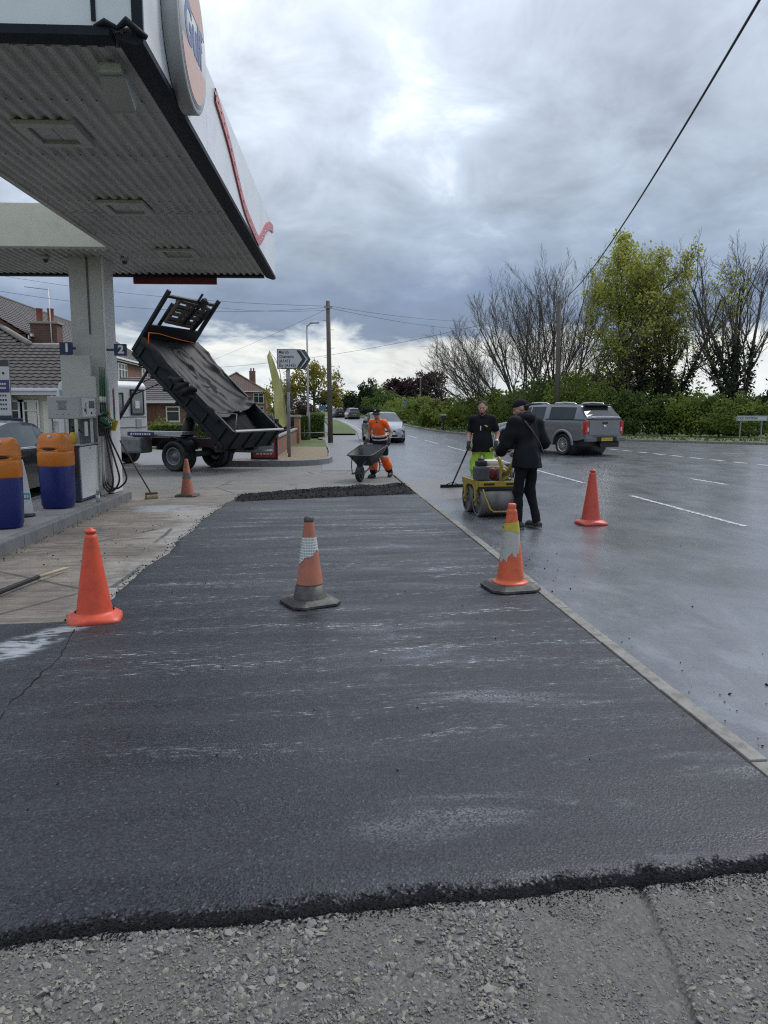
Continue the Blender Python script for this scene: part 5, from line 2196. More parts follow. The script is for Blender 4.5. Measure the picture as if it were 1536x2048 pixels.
box_part('bumper_strip', 'chrome', sv, (.0, 2.118, .28), (.9, .02, .018), .004)

# --- two cars far down the road, seen from behind
SF = dict(SH)
SF['top'] = [(-2.0, .96), (-1.97, 1.12), (-1.78, 1.52), (-1.5, 1.60), (-.2, 1.63), (.35, 1.58), (1.10, 1.08), (1.25, 1.04), (1.85, .92), (2.05, .76), (2.12, .56)]
SF['belt'] = [(-2.05, 1.0), (-.2, 1.0), (1.1, .98), (2.12, .5)]
SF['rear'] = (-1.97, -1.79)
for (nm, lab, px, py, mat, rz) in (('far_car', 'dark car driving away, further of the two down the road', 674, 835, 'paint_darkblue', 14), ('far_car', 'grey car driving away, nearer of the two down the road', 704, 838, 'paint_grey2', 8)):
    g = G(px, py)
    fc = thing(nm, lab, 'car', (g.x, g.y, 0), R(rz), 'cars driving away')
    car_body(fc, SF, mat)
    for y in (-1.28, 1.30):
        for sx in (-1, 1):
            make_wheel(fc, (sx * .765, y, .31), .31, .2, .21, sx, 'rim_steel', 0)
    for sx in (-1, 1):
        box_part('tail_lamp', 'tail_red', fc, (sx * .66, -1.97, .98), (.12, .10, .26), .02)
    plate_part(fc, (0, -2.05, .66), 'AK09 VNR', 'plate_yellow')

# --- dark car at the pumps
dc = thing('charcoal_saloon', 'charcoal saloon car parked beyond the litter bins', 'car', (-5.86, 14.3, 0), R(-3))
SD = dict(top=[(-2.15, .86), (-2.05, .98), (-1.72, 1.04), (-1.05, 1.37), (-.5, 1.44), (.25, 1.44), (.55, 1.40), (1.35, .98), (1.5, .95), (2.0, .84), (2.2, .70), (2.28, .52)],
          belt=[(-2.15, .84), (-1.0, .96), (1.2, .93), (2.28, .46)],
          hw=[(-2.15, .72), (-1.8, .87), (0, .905), (1.4, .89), (2.0, .82), (2.28, .58)],
          low=[(-2.15, .34), (-1.0, .22), (1.2, .22), (2.28, .26)],
          side_windows=[(-1.30, -.55), (-.47, .35), (.42, 1.05)], screen=(.57, 1.32), rear=(-1.68, -1.07), axles=(-1.35, 1.40), arch=.36, wheel_r=.325, tumble=.42)
car_body(dc, SD, 'paint_charcoal', 'mid_glass')
for y in (-1.35, 1.40):
    for sx in (-1, 1):
        make_wheel(dc, (sx * .785, y, .325), .325, .21, .22, sx, 'rim_alloy', 5)
for sx in (-1, 1):
    bd = B()
    bd.bbox((sx * 1.0, .98, .99), (.20, .10, .13), .03)
    bd.obj('door_mirror', 'paint_charcoal', dc)
    bd = B()
    bd.tube([(sx * .845, -1.30, .975), (sx * .868, 0, .975), (sx * .86, 1.1, .955)], .009, 5)
    bd.obj('chrome_strip', 'chrome', dc)
    box_part('tail_lamp', 'tail_red', dc, (sx * .66, -2.08, .84), (.28, .14, .13), .03)
    box_part('head_lamp', 'head_lamp', dc, (sx * .62, 2.10, .66), (.28, .16, .12), .03)

# ------------------------------------------------------------------ tipper lorry
lo = thing('tipper_lorry', 'white cab tipper lorry with raised dark green body parked across the forecourt', 'lorry', (-3.06, 21.15, 0), R(60))
for sx in (-1, 1):
    box_part('chassis_rail', 'lorry_maroon', lo, (sx * .40, 1.3, .74), (.09, 5.2, .24), .01)
bd = B()
for y in (-1.1, -.4, .5, 1.6, 2.6):
    bd.box((0, y, .74), (.72, .08, .16))
bd.obj('cross_members', 'lorry_maroon', lo)
box_part('rear_axle', 'matt_black', lo, (0, 0, .42), (1.7, .16, .16), .04)
box_part('front_axle', 'matt_black', lo, (0, 3.35, .42), (1.6, .12, .12), .03)
for sx in (-1, 1):
    make_wheel(lo, (sx * .97, 0, .40), .40, .24, .235, sx, 'rim_steel')
    make_wheel(lo, (sx * .70, 0, .40), .40, .24, .235, sx, 'rim_steel')
    make_wheel(lo, (sx * .88, 3.35, .40), .40, .24, .235, sx, 'rim_steel')
    bd = B()
    rows = []
    for k in range(13):
        a = R(20) + R(140) * k / 12
        rows.append([(sx * .62, .50 * math.cos(a), .40 + .50 * math.sin(a)), (sx * 1.08, .50 * math.cos(a), .40 + .50 * math.sin(a))])
    bd.grid(rows)
    bd.obj('mudguard', 'matt_black', lo)
    box_part('tail_lamp_board', 'matt_black', lo, (sx * .75, -1.32, .70), (.40, .05, .14), .01)
    box_part('tail_lamp', 'tail_red', lo, (sx * .82, -1.35, .70), (.10, .02, .08), .004)
box_part('fuel_tank', 'rim_steel', lo, (-.80, 1.55, .66), (.48, .85, .42), .06)
box_part('tool_locker', 'matt_black', lo, (.80, 1.6, .66), (.48, .8, .42), .03)
box_part('rear_cross_beam', 'matt_black', lo, (0, -1.28, .60), (1.9, .10, .14), .02)
bd = B()
bd.tube([(.15, -.6, .52), (.4, -1.5, .50), (.6, -2.0, .50)], .045, 10)
bd.obj('exhaust_pipe', 'rim_steel', lo)
bd = B()
bd.box((-.62, .65, 1.0), (.5, 1.6, .08))
bd.obj('walkway', 'panel_grey', lo)
box_part('company_board', 'navy_sign', lo, (-.885, 1.25, .97), (.02, .9, .11), .003)
bd = B()
for k in range(9):
    bd.box((-.899, .92 + k * .08, .97), (.006, .05, .05 - .012 * (k % 2)))
bd.obj('board_lettering', 'white_plastic', lo)
# cab
cb = B()
prof = [(2.66, .78), (2.66, 2.30), (2.78, 2.44), (3.9, 2.46), (4.08, 2.36), (4.35, 1.55), (4.40, 1.0), (4.38, .62), (3.80, .62), (3.72, .86), (3.45, .98), (3.1, .92), (2.92, .72)]
cb.prism(prof, -1.0, 1.0, 'X')
cab = cb.obj('cab', 'lorry_white', lo)
bv = cab.modifiers.new('bev', 'BEVEL')
bv.width = .05
bv.segments = 3
for (x, w, z, h) in ((-.42, .78, 1.80, .52), (.58, .46, 1.84, .66)):
    wn = box_part('rear_window', 'pale_glass', cab, (x, 2.652, z), (w, .03, h), .02)
    bd = B()
    for (dx, dz, ww, hh) in ((0, h / 2 + .02, w + .08, .045), (0, -h / 2 - .02, w + .08, .045), (-w / 2 - .02, 0, .045, h), (w / 2 + .02, 0, .045, h)):
        bd.bbox((x + dx, 2.645, z + dz), (ww, .035, hh), .008)
    bd.obj('window_rubber', 'matt_black', wn)
box_part('cab_sticker', 'white_plastic', cab, (.56, 2.630, 1.76), (.18, .01, .22), .003)
bd = B()
for z in (1.42, 1.12):
    bd.bbox((0, 2.656, z), (1.9, .02, .03), .006)
bd.bbox((.62, 2.65, 1.22), (.24, .02, .26), .01)
bd.obj('cab_rib', 'panel_grey', cab)
for sx in (-1, 1):
    wn = box_part('side_window', 'pale_glass', cab, (sx * 1.002, 3.62, 1.86), (.02, .80, .62), .01)
box_part('windscreen', 'pale_glass', cab, (0, 4.24, 1.93), (1.8, .03, .75), .01, Euler((R(18), 0, 0)))
bd = B()
bd.lathe([(.09, 2.46), (.09, 2.50), (.075, 2.60), (.04, 2.65), (.005, 2.655)], 16, (-.55, 3.0, 0))
bd.obj('beacon', 'amber', cab)
# tipping body (own frame, hinged at the chassis tail)
TIP = R(41)
PZ = .64
piv = link('tipping_body', None, lo)
piv.location = (0, -1.58, PZ)
piv.rotation_euler = (TIP, 0, 0)
BW, BL, BH = 2.14, 3.72, .52
bd = B()
bd.bbox((0, BL / 2, .0), (BW, BL, .07), .008)
for y in np.linspace(.3, BL - .3, 7):
    bd.box((0, y, -.075), (BW * .96, .07, .09))
for sx in (-1, 1):
    bd.box((sx * .42, BL / 2, -.16), (.10, BL, .13))
bd.obj('floor', 'lorry_green', piv)
for sx in (-1, 1):
    bd = B()
    bd.bbox((sx * (BW / 2 - .02), BL / 2, BH / 2 + .03), (.04, BL, BH), .006)
    bd.bbox((sx * (BW / 2 + .012), BL / 2, BH + .03), (.075, BL + .02, .07), .012)
    bd.bbox((sx * (BW / 2 + .010), BL / 2, .04), (.06, BL + .02, .10), .012)
    for y in np.linspace(.25, BL - .2, 6):
        bd.bbox((sx * (BW / 2 + .015), y, BH / 2), (.05, .06, BH), .01)
    bd.obj('side_panel', 'lorry_green', piv)
bd = B()
bd.bbox((0, -.03, BH / 2 + .05), (BW + .04, .05, BH + .06), .01)
for x in (-.9, -.3, .3, .9):
    bd.bbox((x, -.065, BH / 2 + .05), (.06, .05, BH), .01)
bd.obj('tailgate', 'lorry_green', piv)
bd = B()
bd.bbox((0, -.05, BH + .11), (BW + .10, .07, .05), .012)
bd.obj('tailgate_rail', 'rim_steel', piv)
for sx in (-1, 1):
    bd = B()
    bd.tube([(sx * (BW / 2 - .1), .0, .5), (sx * (BW / 2 - .25), .35, .85), (sx * (BW / 2 - .1), .75, .55)], .014, 6)
    bd.obj('tailgate_chain', 'rim_steel', piv)
# headboard and ladder frame
bd = B()
bd.bbox((0, BL + .02, .50), (BW, .05, .95), .008)
bd.obj('headboard', 'lorry_green', piv)
for sx in (-1, 1):
    bd = B()
    bd.bbox((sx * (BW / 2 - .03), BL + .06, 1.05), (.10, .09, 1.95), .01)
    bd.obj('ladder_post', 'lorry_green', piv)
bd = B()
bd.bbox((0, BL + .06, 1.86), (BW - .14, .07, .08), .01)
bd.obj('ladder_bar', 'lorry_green', piv)
bd = B()
bd.bbox((.35, BL + .05, 1.55), (.07, .07, .95), .01, Euler((0, R(14), 0)))
bd.bbox((.42, BL + .02, 1.88), (.22, .12, .22), .03, Euler((0, R(14), 0)))
bd.bbox((.22, BL + .05, 1.98), (.05, .05, .30), .01)
bd.obj('lamp_bracket', 'lorry_green', piv)
bd = B()
bd.tube([(-.62, BL + .10, .9), (-.60, BL + .1, 1.65)], .05, 6)
bd.tube([(.75, BL + .1, .9), (.95, BL + .1, 1.7)], .07, 6)
bd.obj('stowed_tube', 'lorry_green', piv)
# hydraulic ram and body prop
top = Matrix.Translation((0, -1.58, PZ)) @ Matrix.Rotation(TIP, 4, 'X')
a, b = Vector((0, .45, .74)), top @ Vector((0, 2.1, -.15))
bd = B()
bd.tube([a, a.lerp(b, .5)], .17, 14)
bd.tube([a.lerp(b, .48), b], .13, 14)
bd.bbox((0, .45, .74), (.55, .5, .3), .04)
bd.obj('tipping_ram', 'matt_black', lo)
bd = B()
a, b = Vector((-.86, 2.36, .98)), top @ Vector((-.95, 3.15, -.08))
bd.tube([a, a.lerp(b, .55)], .055, 10)
bd.tube([a.lerp(b, .55), b], .04, 10)
c = top @ Vector((-.2, 3.5, -.08))
bd.tube([b, c], .015, 6)
bd.tube([a.lerp(b, .62), top @ Vector((-.5, 2.8, -.1))], .015, 6)
bd.tube([a.lerp(b, .8), top @ Vector((-.2, 3.2, -.1))], .013, 6)
bd.obj('body_prop', 'matt_black', lo)
# load of tarmac in the body
rows = []
for i in range(30):
    rows.append([(-.98 + 1.96 * j / 24, .06 + 3.2 * i / 29, .12 + .30 * math.sin(math.pi * j / 24) ** .5 * min(1, i / 8) + .05 * mn.noise(Vector((j * .4, i * .5, 2)))) for j in range(25)])
bd = B()
bd.grid(rows)
bd.obj('tarmac_load', 'loose_asphalt', piv)

# tarpaulin thrown over the load
m, t_, b_ = new_mat('tarpaulin')
p_ = t_.n('ShaderNodeTexCoord').outputs['Object']
n1_ = t_.noise(p_, 2.2, 6, .62, .6)
n2_ = t_.noise(t_.vmul(p_, (6, 1.6, 4)), 1.5, 5, .6, .8)
c_ = t_.mix(n1_, (.007, .006, .0065), (.016, .0135, .014))
t_.link(c_, b_.inputs['Base Color'])
b_.inputs['Roughness'].default_value = .55
b_.inputs['Specular IOR Level'].default_value = .3
t_.link(t_.bump(t_.math('ADD', n2_, t_.math('MULTIPLY', t_.noise(p_, 9, 4), .3)), .35, .03), b_.inputs['Normal'])
tp = thing('tarpaulin', 'crumpled dark brown tarpaulin draped over the load of the raised lorry body', 'tarpaulin')
lo_m = Matrix.Translation((-3.06, 21.15, 0)) @ Matrix.Rotation(R(60), 4, 'Z')
tp.matrix_world = lo_m @ top
rows = []
NU, NV = 72, 110
for i in range(NV + 1):
    v = i / NV
    y0 = .62 + (BL - .66) * v
    row = []
    for j in range(NU + 1):
        u = j / NU * 2 - 1
        over = 1.22 + .05 * mn.noise(Vector((v * 5, u, 3)))
        x = u * over
        y = y0 + (.30 * (u + .55) if v < .25 else .30 * (u + .55) * max(0, 1 - (v - .25) * 1.6)) * (1 - v) + .06 * mn.noise(Vector((u * 3, v * 3, 8)))
        sag = .10 + .13 * math.sin(math.pi * min(1, v * 1.1)) - .04 * v
        z = BH + .085 - sag * (1 - abs(u) ** 2.6)
        fold = mn.noise(Vector((u * 2.4 + v * 1.2, v * .9 - u * .5, 0.3)))
        z += .05 * max(0, 1 - abs(fold) * 4.0) ** 2 + .07 * mn.noise(Vector((u * 1.3, v * 1.6, 1)))
        cross = mn.noise(Vector((u * .9 + 2, v * 4.6 + u * 1.4, 5)))
        z += .11 * max(0, 1 - abs(cross) * 4.5) ** 2 * (.4 + mn.noise(Vector((u * 2, v * 2, 9))))
        z += .006 * mn.noise(Vector((u * 9, v * 9, 2)))
        if abs(u) > .90:
            z -= (abs(u) - .90) * (2.4 + .8 * mn.noise(Vector((v * 6, 0, u))))
            x = math.copysign(min(abs(x), 1.135 + .02 * mn.noise(Vector((v * 9, 4, u)))), u)
        row.append((x, y, z))
    rows.append(row)
bd = B()
bd.grid(rows)
sh = bd.obj('sheet', 'tarpaulin', tp)
sm = sh.modifiers.new('thick', 'SOLIDIFY')
sm.thickness = .006
bd = B()
bd.tube([(-1.13, BL - .30, BH + .05), (-1.06, BL - .08, BH + .26), (-.6, BL - .03, BH + .24), (0, BL - .03, BH + .16), (.7, BL - .03, BH + .10), (1.06, BL - .05, BH + .09)], [.018] * 6, 6, flat=.5)
bd.obj('ratchet_strap', 'strap_orange', tp)
# bundle hanging over the near side
pr = []
rgp = random.Random(5)
for k in range(9):
    a = (-1.10 + rgp.uniform(-.05, .06), 1.55 + k * .07 + rgp.uniform(-.1, .1), .50 + rgp.uniform(-.14, .12))
    b = (-1.14 + rgp.uniform(-.05, .03), 1.75 + k * .06 + rgp.uniform(-.1, .1), .40 + rgp.uniform(-.18, .12))
    pr.append(('c', a, b, .09, .06))
sdf_obj('loose_fold', pr, 'tarpaulin', tp, h=.02, k=.03, wrinkle=.012, wfreq=20)

# wooden pallets stowed on the headboard frame
pt = thing('wooden_pallet', 'old wooden pallet strapped to the ladder frame of the raised lorry body', 'pallet')
pt.matrix_world = lo_m @ top @ Matrix.Translation((.18, BL + .14, .98)) @ Matrix.Rotation(R(3), 4, 'Y')
for k in range(6):
    box_part('slat', 'pallet_wood', pt, (0, -.04, .06 + k * .135), (1.22, .022, .085), .004)
for x in (-.56, -.1, .12, .56):
    box_part('bearer', 'pallet_wood', pt, (x, .02, .40), (.09, .09, .80), .006)
for k in range(4):
    box_part('slat', 'pallet_wood', pt, (0, .08, .08 + k * .21), (1.22, .022, .10), .004)
# ------------------------------------------------------------------ houses
pm('render_cream', (0.62, 0.59, 0.47), .8, var=.06, vscale=1, dirt=.2, dirt_col=(.42, .40, .33))
pm('tile_brown', (0.070, 0.058, 0.052), .75, var=.3, vscale=3, dirt=.45, dirt_col=(.115, .10, .088), dscale=1.6)
pm('tile_grey', (0.095, 0.085, 0.080), .7, var=.3, vscale=2, dirt=.5, dirt_col=(.16, .145, .135), dscale=1.2)
pm('tile_red', (0.15, 0.095, 0.08), .75, var=.3, vscale=2, dirt=.4, dirt_col=(.20, .15, .12), dscale=1.2)
pm('upvc', (0.72, 0.73, 0.73), .35, var=.04)
pm('lead', (0.20, 0.205, 0.215), .55, var=.15)
pm('pot_red', (0.22, 0.075, 0.05), .7, var=.15)
pm('pole_wood', (0.125, 0.105, 0.09), .85, var=.3, vscale=6, bump=.4, bscale=20)
pm('galvanised', (0.27, 0.28, 0.285), .5, metal=.4, var=.15)
pm('cable_black', (0.02, 0.02, 0.022), .6)
pm('coping', (0.30, 0.275, 0.245), .8, var=.2, dirt=.4, dirt_col=(.16, .15, .13))
pm('iron_black', (0.012, 0.012, 0.013), .45)
pm('poster_red', (0.36, 0.03, 0.035), .35, var=.2, vscale=5)
pm('poster_grey', (0.22, 0.25, 0.28), .4, var=.3, vscale=9)
pm('flag_lime', (0.50, 0.48, 0.18), .6, var=.12, vscale=4)
pm('sign_white', (0.55, 0.57, 0.58), .45, var=.06, dirt=.2, dirt_col=(.40, .41, .41))
pm('sign_black', (0.025, 0.027, 0.03), .45)
pm('sign_back', (0.13, 0.14, 0.15), .5, metal=.3)
pm('far_blue', (0.08, 0.15, 0.28), .45)
pm('garage_brown', (0.16, 0.075, 0.05), .6, var=.2)
pm('sandbag', (0.16, 0.165, 0.175), .7, var=.3)


def tile_slope(parent, origin, ux, up, width, slope_len, mat, clip=None, tile=.30, wave=.035, name='roof_tiles', flat=False):
    """tiled roof face; origin at the eave's left end, ux along the eave, up along the slope (unit vectors)"""
    ux, up = Vector(ux).normalized(), Vector(up).normalized()
    nm = ux.cross(up).normalized()
    if nm.z < 0:
        nm = -nm
    o = Vector(origin)
    bd = B()
    nrow = int(math.ceil(slope_len / tile))
    for r in range(nrow):
        v0, v1 = r * tile, min((r + 1) * tile + .04, slope_len)
        u0, u1 = (0, width) if clip is None else clip((v0 + v1) / 2)
        if u1 - u0 < .05:
            continue
        n = max(2, int((u1 - u0) / (tile / (1 if flat else 4))))
        lo, mid, hi = [], [], []
        for k in range(n + 1):
            u = u0 + (u1 - u0) * k / n
            ph = 2 * math.pi * u / tile
            w = 0 if flat else wave * (math.sin(ph) * .5 + .5) ** 1.4
            jig = .006 * mn.noise(Vector((u * 3, r * 1.7, 0)))
            lo.append(o + ux * u + up * (v0) + nm * (-.01))
            mid.append(o + ux * u + up * (v0 - .004) + nm * (.045 + w + jig))
            hi.append(o + ux * u + up * v1 + nm * (.008 + w * .8))
        bd.grid([lo, mid, hi], smooth=False)
    ob = bd.obj(name, mat, parent, recalc=False)
    ob['kind'] = 'stuff'
    return ob


def window_at(parent, c, w, h, face, mull=1, trans=True, sill=True):
    """face: 'S' looks to -y, 'E' looks to +x"""
    rot = None if face == 'S' else Matrix.Rotation(math.pi / 2, 4, 'Z')
    m = Matrix.Translation(c) @ (rot or Matrix.Identity(4))
    bd = B()
    bd.M = m
    f = .07
    for (x, z, ww, hh) in ((0, h / 2 - f / 2, w, f), (0, -h / 2 + f / 2, w, f), (-w / 2 + f / 2, 0, f, h - 2 * f), (w / 2 - f / 2, 0, f, h - 2 * f)):
        bd.box((x, -.05, z), (ww, .08, hh))
    for k in range(1, mull + 1):
        bd.box((-w / 2 + w * k / (mull + 1), -.05, 0), (f * .8, .075, h - 2 * f))
    if trans:
        bd.box((0, -.052, h * .17), (w - 2 * f, .07, f * .7))
    o = bd.obj('window', 'upvc', parent)
    bd = B()
    bd.M = m
    bd.box((0, -.028, 0), (w - .1, .02, h - .1))
    bd.obj('pane', 'dark_glass', o)
    if sill:
        bd = B()
        bd.M = m
        bd.box((0, -.08, -h / 2 - .035), (w + .14, .16, .06))
        bd.obj('sill', 'coping', o)
    return o


# cream bungalow with a hipped pantile roof
bg = thing('bungalow', 'cream rendered bungalow with brown pantile hipped roof behind the pump', 'house', (0, 0, 0))
EY, EZ, SL = 31.0, 2.52, .545
sl = math.sqrt(1 + SL * SL)
up_s = (0, 1 / sl, SL / sl)
XL, XR = -26.0, -9.6
bd = B()
bd.box(((XL + XR) / 2, EY + 4.0, 1.25), (XR - XL, 7.0, 2.5))
bd.obj('wall', 'render_cream', bg)


def clip_front(v):
    y = v / sl
    hip = -8.75 - y          # hip runs at 45 degrees in plan
    right = XR + .3 if y < 3.45 else hip
    return (0, right - (XL - .3))


tile_slope(bg, (XL - .3, EY - .25, EZ - .1), (1, 0, 0), up_s, XR - XL, 7.6 * sl, 'tile_brown', clip_front)
# hip face to the right above the low ridge, back of the low wing
tile_slope(bg, (-8.75 - 3.2, EY + 3.45, EZ + 3.2 * SL + .02), (0, 1, 0), (-1 / sl, 0, SL / sl), 8.5, 4.4 * sl, 'tile_brown', lambda v: (v / sl, 8.5 - v / sl))
bd = B()
bd.tube([(-8.75 - 3.2, EY + 3.2, EZ + 3.45 * SL + .0), (-8.75 - 7.6, EY + 7.6, EZ + 7.6 * SL - .1)], .13, 8)
bd.tube([(-13.0, EY + 3.42, EZ + 3.45 * SL - .08), (XR + .3, EY + 3.42, EZ + 3.45 * SL - .08)], .12, 8)
bd.obj('ridge_tiles', 'coping', bg)
bd = B()
bd.add([(XR + .28, EY - .25, EZ - .12), (XR + .28, EY + 3.42, EZ + 3.45 * SL - .15), (XR + .28, EY + 6.9, EZ - .1), (-13, EY + 6.9, EZ - .1), (-13, EY + 3.42, EZ + 3.45 * SL - .15)], [(0, 1, 2), (1, 2, 3, 4)])
bd.obj('wing_roof_back', 'tile_brown', bg, recalc=False)
bd = B()
bd.bbox(((XL + XR) / 2, EY - .27, EZ - .14), (XR - XL + .6, .10, .12), .02)
bd.box(((XL + XR) / 2, EY - .16, EZ - .27), (XR - XL + .5, .04, .16))
bd.obj('gutter', 'upvc', bg)
bd = B()
bd.tube([(-10.15, EY - .24, EZ - .1), (-10.15, EY + .35, EZ - .5), (-10.15, EY + .38, 0)], .05, 8)
bd.obj('downpipe', 'upvc', bg)
for (px_, w_, h_) in ((31, .75, .95), (59, .80, 1.15), (5, .8, 1.15)):
    c = P(px_, 826, EY + .5)
    window_at(bg, (c.x, EY + .5, 1.35), w_, 1.25, 'S', 0)
bd = B()
bd.bbox((-12.3, EY + .1, 2.02), (1.5, .9, .09), .02)
bd.obj('door_canopy', 'coping', bg)
bd = B()
for x in (-11.05, -10.45):
    bd.bbox((x, EY + .48, 1.1), (.36, .05, 1.7), .01)
bd.obj('shutter_panel', 'cream_paint', bg)
ch = P(89, 690, 36)
bd = B()
bd.box((ch.x, 36.4, 4.55), (1.15, .8, 1.75))
chm = bd.obj('chimney', 'brick_dark', bg)
bd = B()
bd.bbox((ch.x, 36.4, 5.47), (1.3, .95, .10), .02)
bd.obj('chimney_cap', 'coping', chm)
for x in (-.27, .22):
    bd = B()
    bd.lathe([(.16, 5.50), (.14, 5.56), (.135, 6.06), (.16, 6.1), (.15, 6.14)], 14, (ch.x + x, 36.4, 0))
    bd.obj('chimney_pot', 'pot_red', chm)
ae = thing('tv_aerial', 'white pole television aerial on the bungalow chimney', 'aerial', (ch.x + .35, 35.95, 4.2))
bd = B()
bd.tube([(0, 0, 0), (-.03, 0, 2.75)], .028, 6)
bd.obj('mast', 'upvc', ae)
bd = B()
bd.tube([(-1.05, 0, 2.82), (.05, 0, 2.70)], .014, 6)
for k in range(9):
    bd.tube([(-1.0 + k * .12, -.16, 2.815 - k * .013), (-1.0 + k * .12, .16, 2.815 - k * .013)], .006, 5)
bd.tube([(-.03, -.1, .4), (.12, -.12, .35), (.15, -.12, .15), (.0, -.1, .05)], .02, 6)
bd.obj('boom', 'galvanised', ae)

# terrace of brick houses, ridge along the road
def brick_row(name, label, x0, x1, y0, y1, ez, rz_, brick, tile, wins, hip=0.0, chim=()):
    t = thing(name, label, 'house', (0, 0, 0))
    bd = B()
    bd.box(((x0 + x1) / 2, (y0 + y1) / 2, ez / 2), (x1 - x0, y1 - y0, ez))
    xm = (x0 + x1) / 2
    if hip == 0:
        bd.add([(x0, y0, ez - .05), (x1, y0, ez - .05), (xm, y0, rz_ - .1), (x0, y1, ez - .05), (x1, y1, ez - .05), (xm, y1, rz_ - .1)], [(0, 1, 2), (3, 5, 4), (0, 2, 5, 3), (1, 4, 5, 2)])
    bd.obj('wall', brick, t)
    hw = (x1 - x0) / 2
    k = (rz_ - ez) / hw
    q = math.sqrt(1 + k * k)
    L = y1 - y0 + .5
    tile_slope(t, (x1 + .3, y0 - .25, ez - .3 * k), (0, 1, 0), (-1 / q, 0, k / q), L, (hw + .3) * q, tile, (lambda v: (hip * v / q, L - hip * v / q)) if hip else None)
    tile_slope(t, (x0 - .3, y0 - .25, ez - .3 * k), (0, 1, 0), (1 / q, 0, k / q), L, (hw + .3) * q, tile, (lambda v: (hip * v / q, L - hip * v / q)) if hip else None)
    if hip:
        W = x1 - x0 + .6
        tile_slope(t, (x0 - .3, y0 - .25, ez - .3 * k), (1, 0, 0), (0, 1 / q, k / q), W, (hw + .3) * q, tile, lambda v: (v / q, W - v / q))
    bd = B()
    yo = hw * hip
    bd.tube([(xm, y0 - .25 + yo, rz_ + .03), (xm, y1 + .25 - yo, rz_ + .03)], .11, 8)
    if hip:
        for x in (x0 - .3, x1 + .3):
            bd.tube([(x, y0 - .25, ez - .25 * k), (xm, y0 - .25 + yo, rz_)], .10, 6)
    bd.obj('ridge_tiles', tile, t)
    bd = B()
    bd.box((x1 + .32, (y0 + y1) / 2, ez - .10), (.10, L, .12))
    bd.box((x1 + .20, (y0 + y1) / 2, ez - .2), (.05, L, .16))
    bd.box((x1 + .06, y1 - .6, ez / 2), (.08, .08, ez - .2))
    if hip:
        bd.box(((x0 + x1) / 2, y0 - .27, ez - .10), (x1 - x0 + .6, .10, .12))
    bd.obj('gutter', 'upvc', t)
    for (c, w, h, f, mu) in wins:
        window_at(t, c, w, h, f, mu)
    for (cx, cy, top) in chim:
        bd = B()
        bd.box((cx, cy, top - .9), (.9, .6, 1.8))
        cm = bd.obj('chimney', brick, t)
        bd = B()
        bd.bbox((cx, cy, top + .03), (1.0, .7, .08), .02)
        bd.obj('chimney_cap', 'coping', cm)
        for dx in (-.2, .2):
            bd = B()
            bd.lathe([(.12, top + .05), (.10, top + .45), (.12, top + .5)], 12, (cx + dx, cy, 0))
            bd.obj('chimney_pot', 'pot_red', cm)
    return t


brick_row('brick_terrace', 'long dark brick two-storey house with grey tiled roof behind the lorry', -21.3, -12.7, 36, 66, 5.0, 7.7, 'brick_red', 'tile_grey',
          [((-12.7, 53.3, 4.0), 2.6, 1.3, 'E', 2), ((-12.7, 60.2, 4.0), 2.0, 1.3, 'E', 1), ((-12.7, 47.5, 4.0), 2.0, 1.3, 'E', 1), ((-12.7, 53.3, 1.5), 2.4, 1.3, 'E', 2), ((-12.7, 60.2, 1.5), 2.0, 1.3, 'E', 1)], 0, ())
brick_row('brick_house', 'far brick house with hipped brown roof right of the lorry body', -15.5, -6.4, 112, 124, 4.1, 6.9, 'brick_red', 'tile_red',
          [((-7.4, 112, 3.05), 1.5, 1.5, 'S', 1), ((-11, 112, 3.05), 1.6, 1.4, 'S', 1), ((-7.4, 112, 1.1), 1.5, 1.4, 'S', 1)], 1.0, ((-8.6, 117, 7.1),))
# low brick garage between
gr = thing('brick_garage', 'low brick outbuilding with pale tiled lean-to roof behind the lorry chassis', 'outbuilding', (0, 0, 0))
bd = B()
bd.box((-9.2, 48, 1.05), (4.6, 5.6, 2.1))
bd.obj('wall', 'brick_red', gr)
tile_slope(gr, (-11.7, 44.9, 2.02), (1, 0, 0), (0, .94, .35), 5.0, 4.4, 'tile_grey', flat=True, tile=.34)
bd = B()
bd.bbox((-9.9, 45.19, 1.0), (1.9, .06, 1.85), .01)
gd = bd.obj('garage_door', 'garage_brown', gr)
bd = B()
for k in range(6):
    bd.box((-10.65 + k * .30, 45.155, 1.0), (.02, .02, 1.8))
bd.obj('door_rib', 'brick_dark', gd)
bd = B()
bd.box((-9.2, 44.86, 2.0), (5.0, .06, .14))
bd.obj('barge_board', 'upvc', gr)
window_at(gr, (-7.95, 45.2, 1.3), .8, .9, 'S', 0)

# ------------------------------------------------------------------ garden wall with railings
W0, W1 = Vector((-1.05, 24.4, 0)), Vector((-.60, 33.6, 0))
dv = (W1 - W0)
wl = thing('garden_wall', 'low red brick garden wall topped with black iron railings', 'wall', W0, math.atan2(-dv.x, dv.y))
L = dv.length
bd = B()
bd.box((-.10, L / 2, .36), (.21, L, .72))
bd.obj('brickwork', 'brick_red', wl)
n = 10
for k in range(n):
    box_part('coping_stone', 'coping', wl, (-.10, L * (k + .5) / n, .75), (.30, L / n - .012, .07), .012)
for z in (.86, 1.16):
    bd = B()
    bd.box((-.10, L / 2, z), (.03, L - .1, .02))
    bd.obj('rail', 'iron_black', wl)
for k in range(44):
    bd = B()
    y = .12 + k * (L - .24) / 43
    bd.tube([(-.10, y, .78), (-.10, y, 1.22), (-.10, y, 1.25), (-.10, y, 1.32)], [.011, .011, .022, .003], 5)
    bd.obj('railing_bar', 'iron_black', wl)
bd = B()
bd.box((-.1, L + .32, .62), (.46, .5, 1.24))
pl_ = bd.obj('gate_pillar', 'brick_orange', wl)
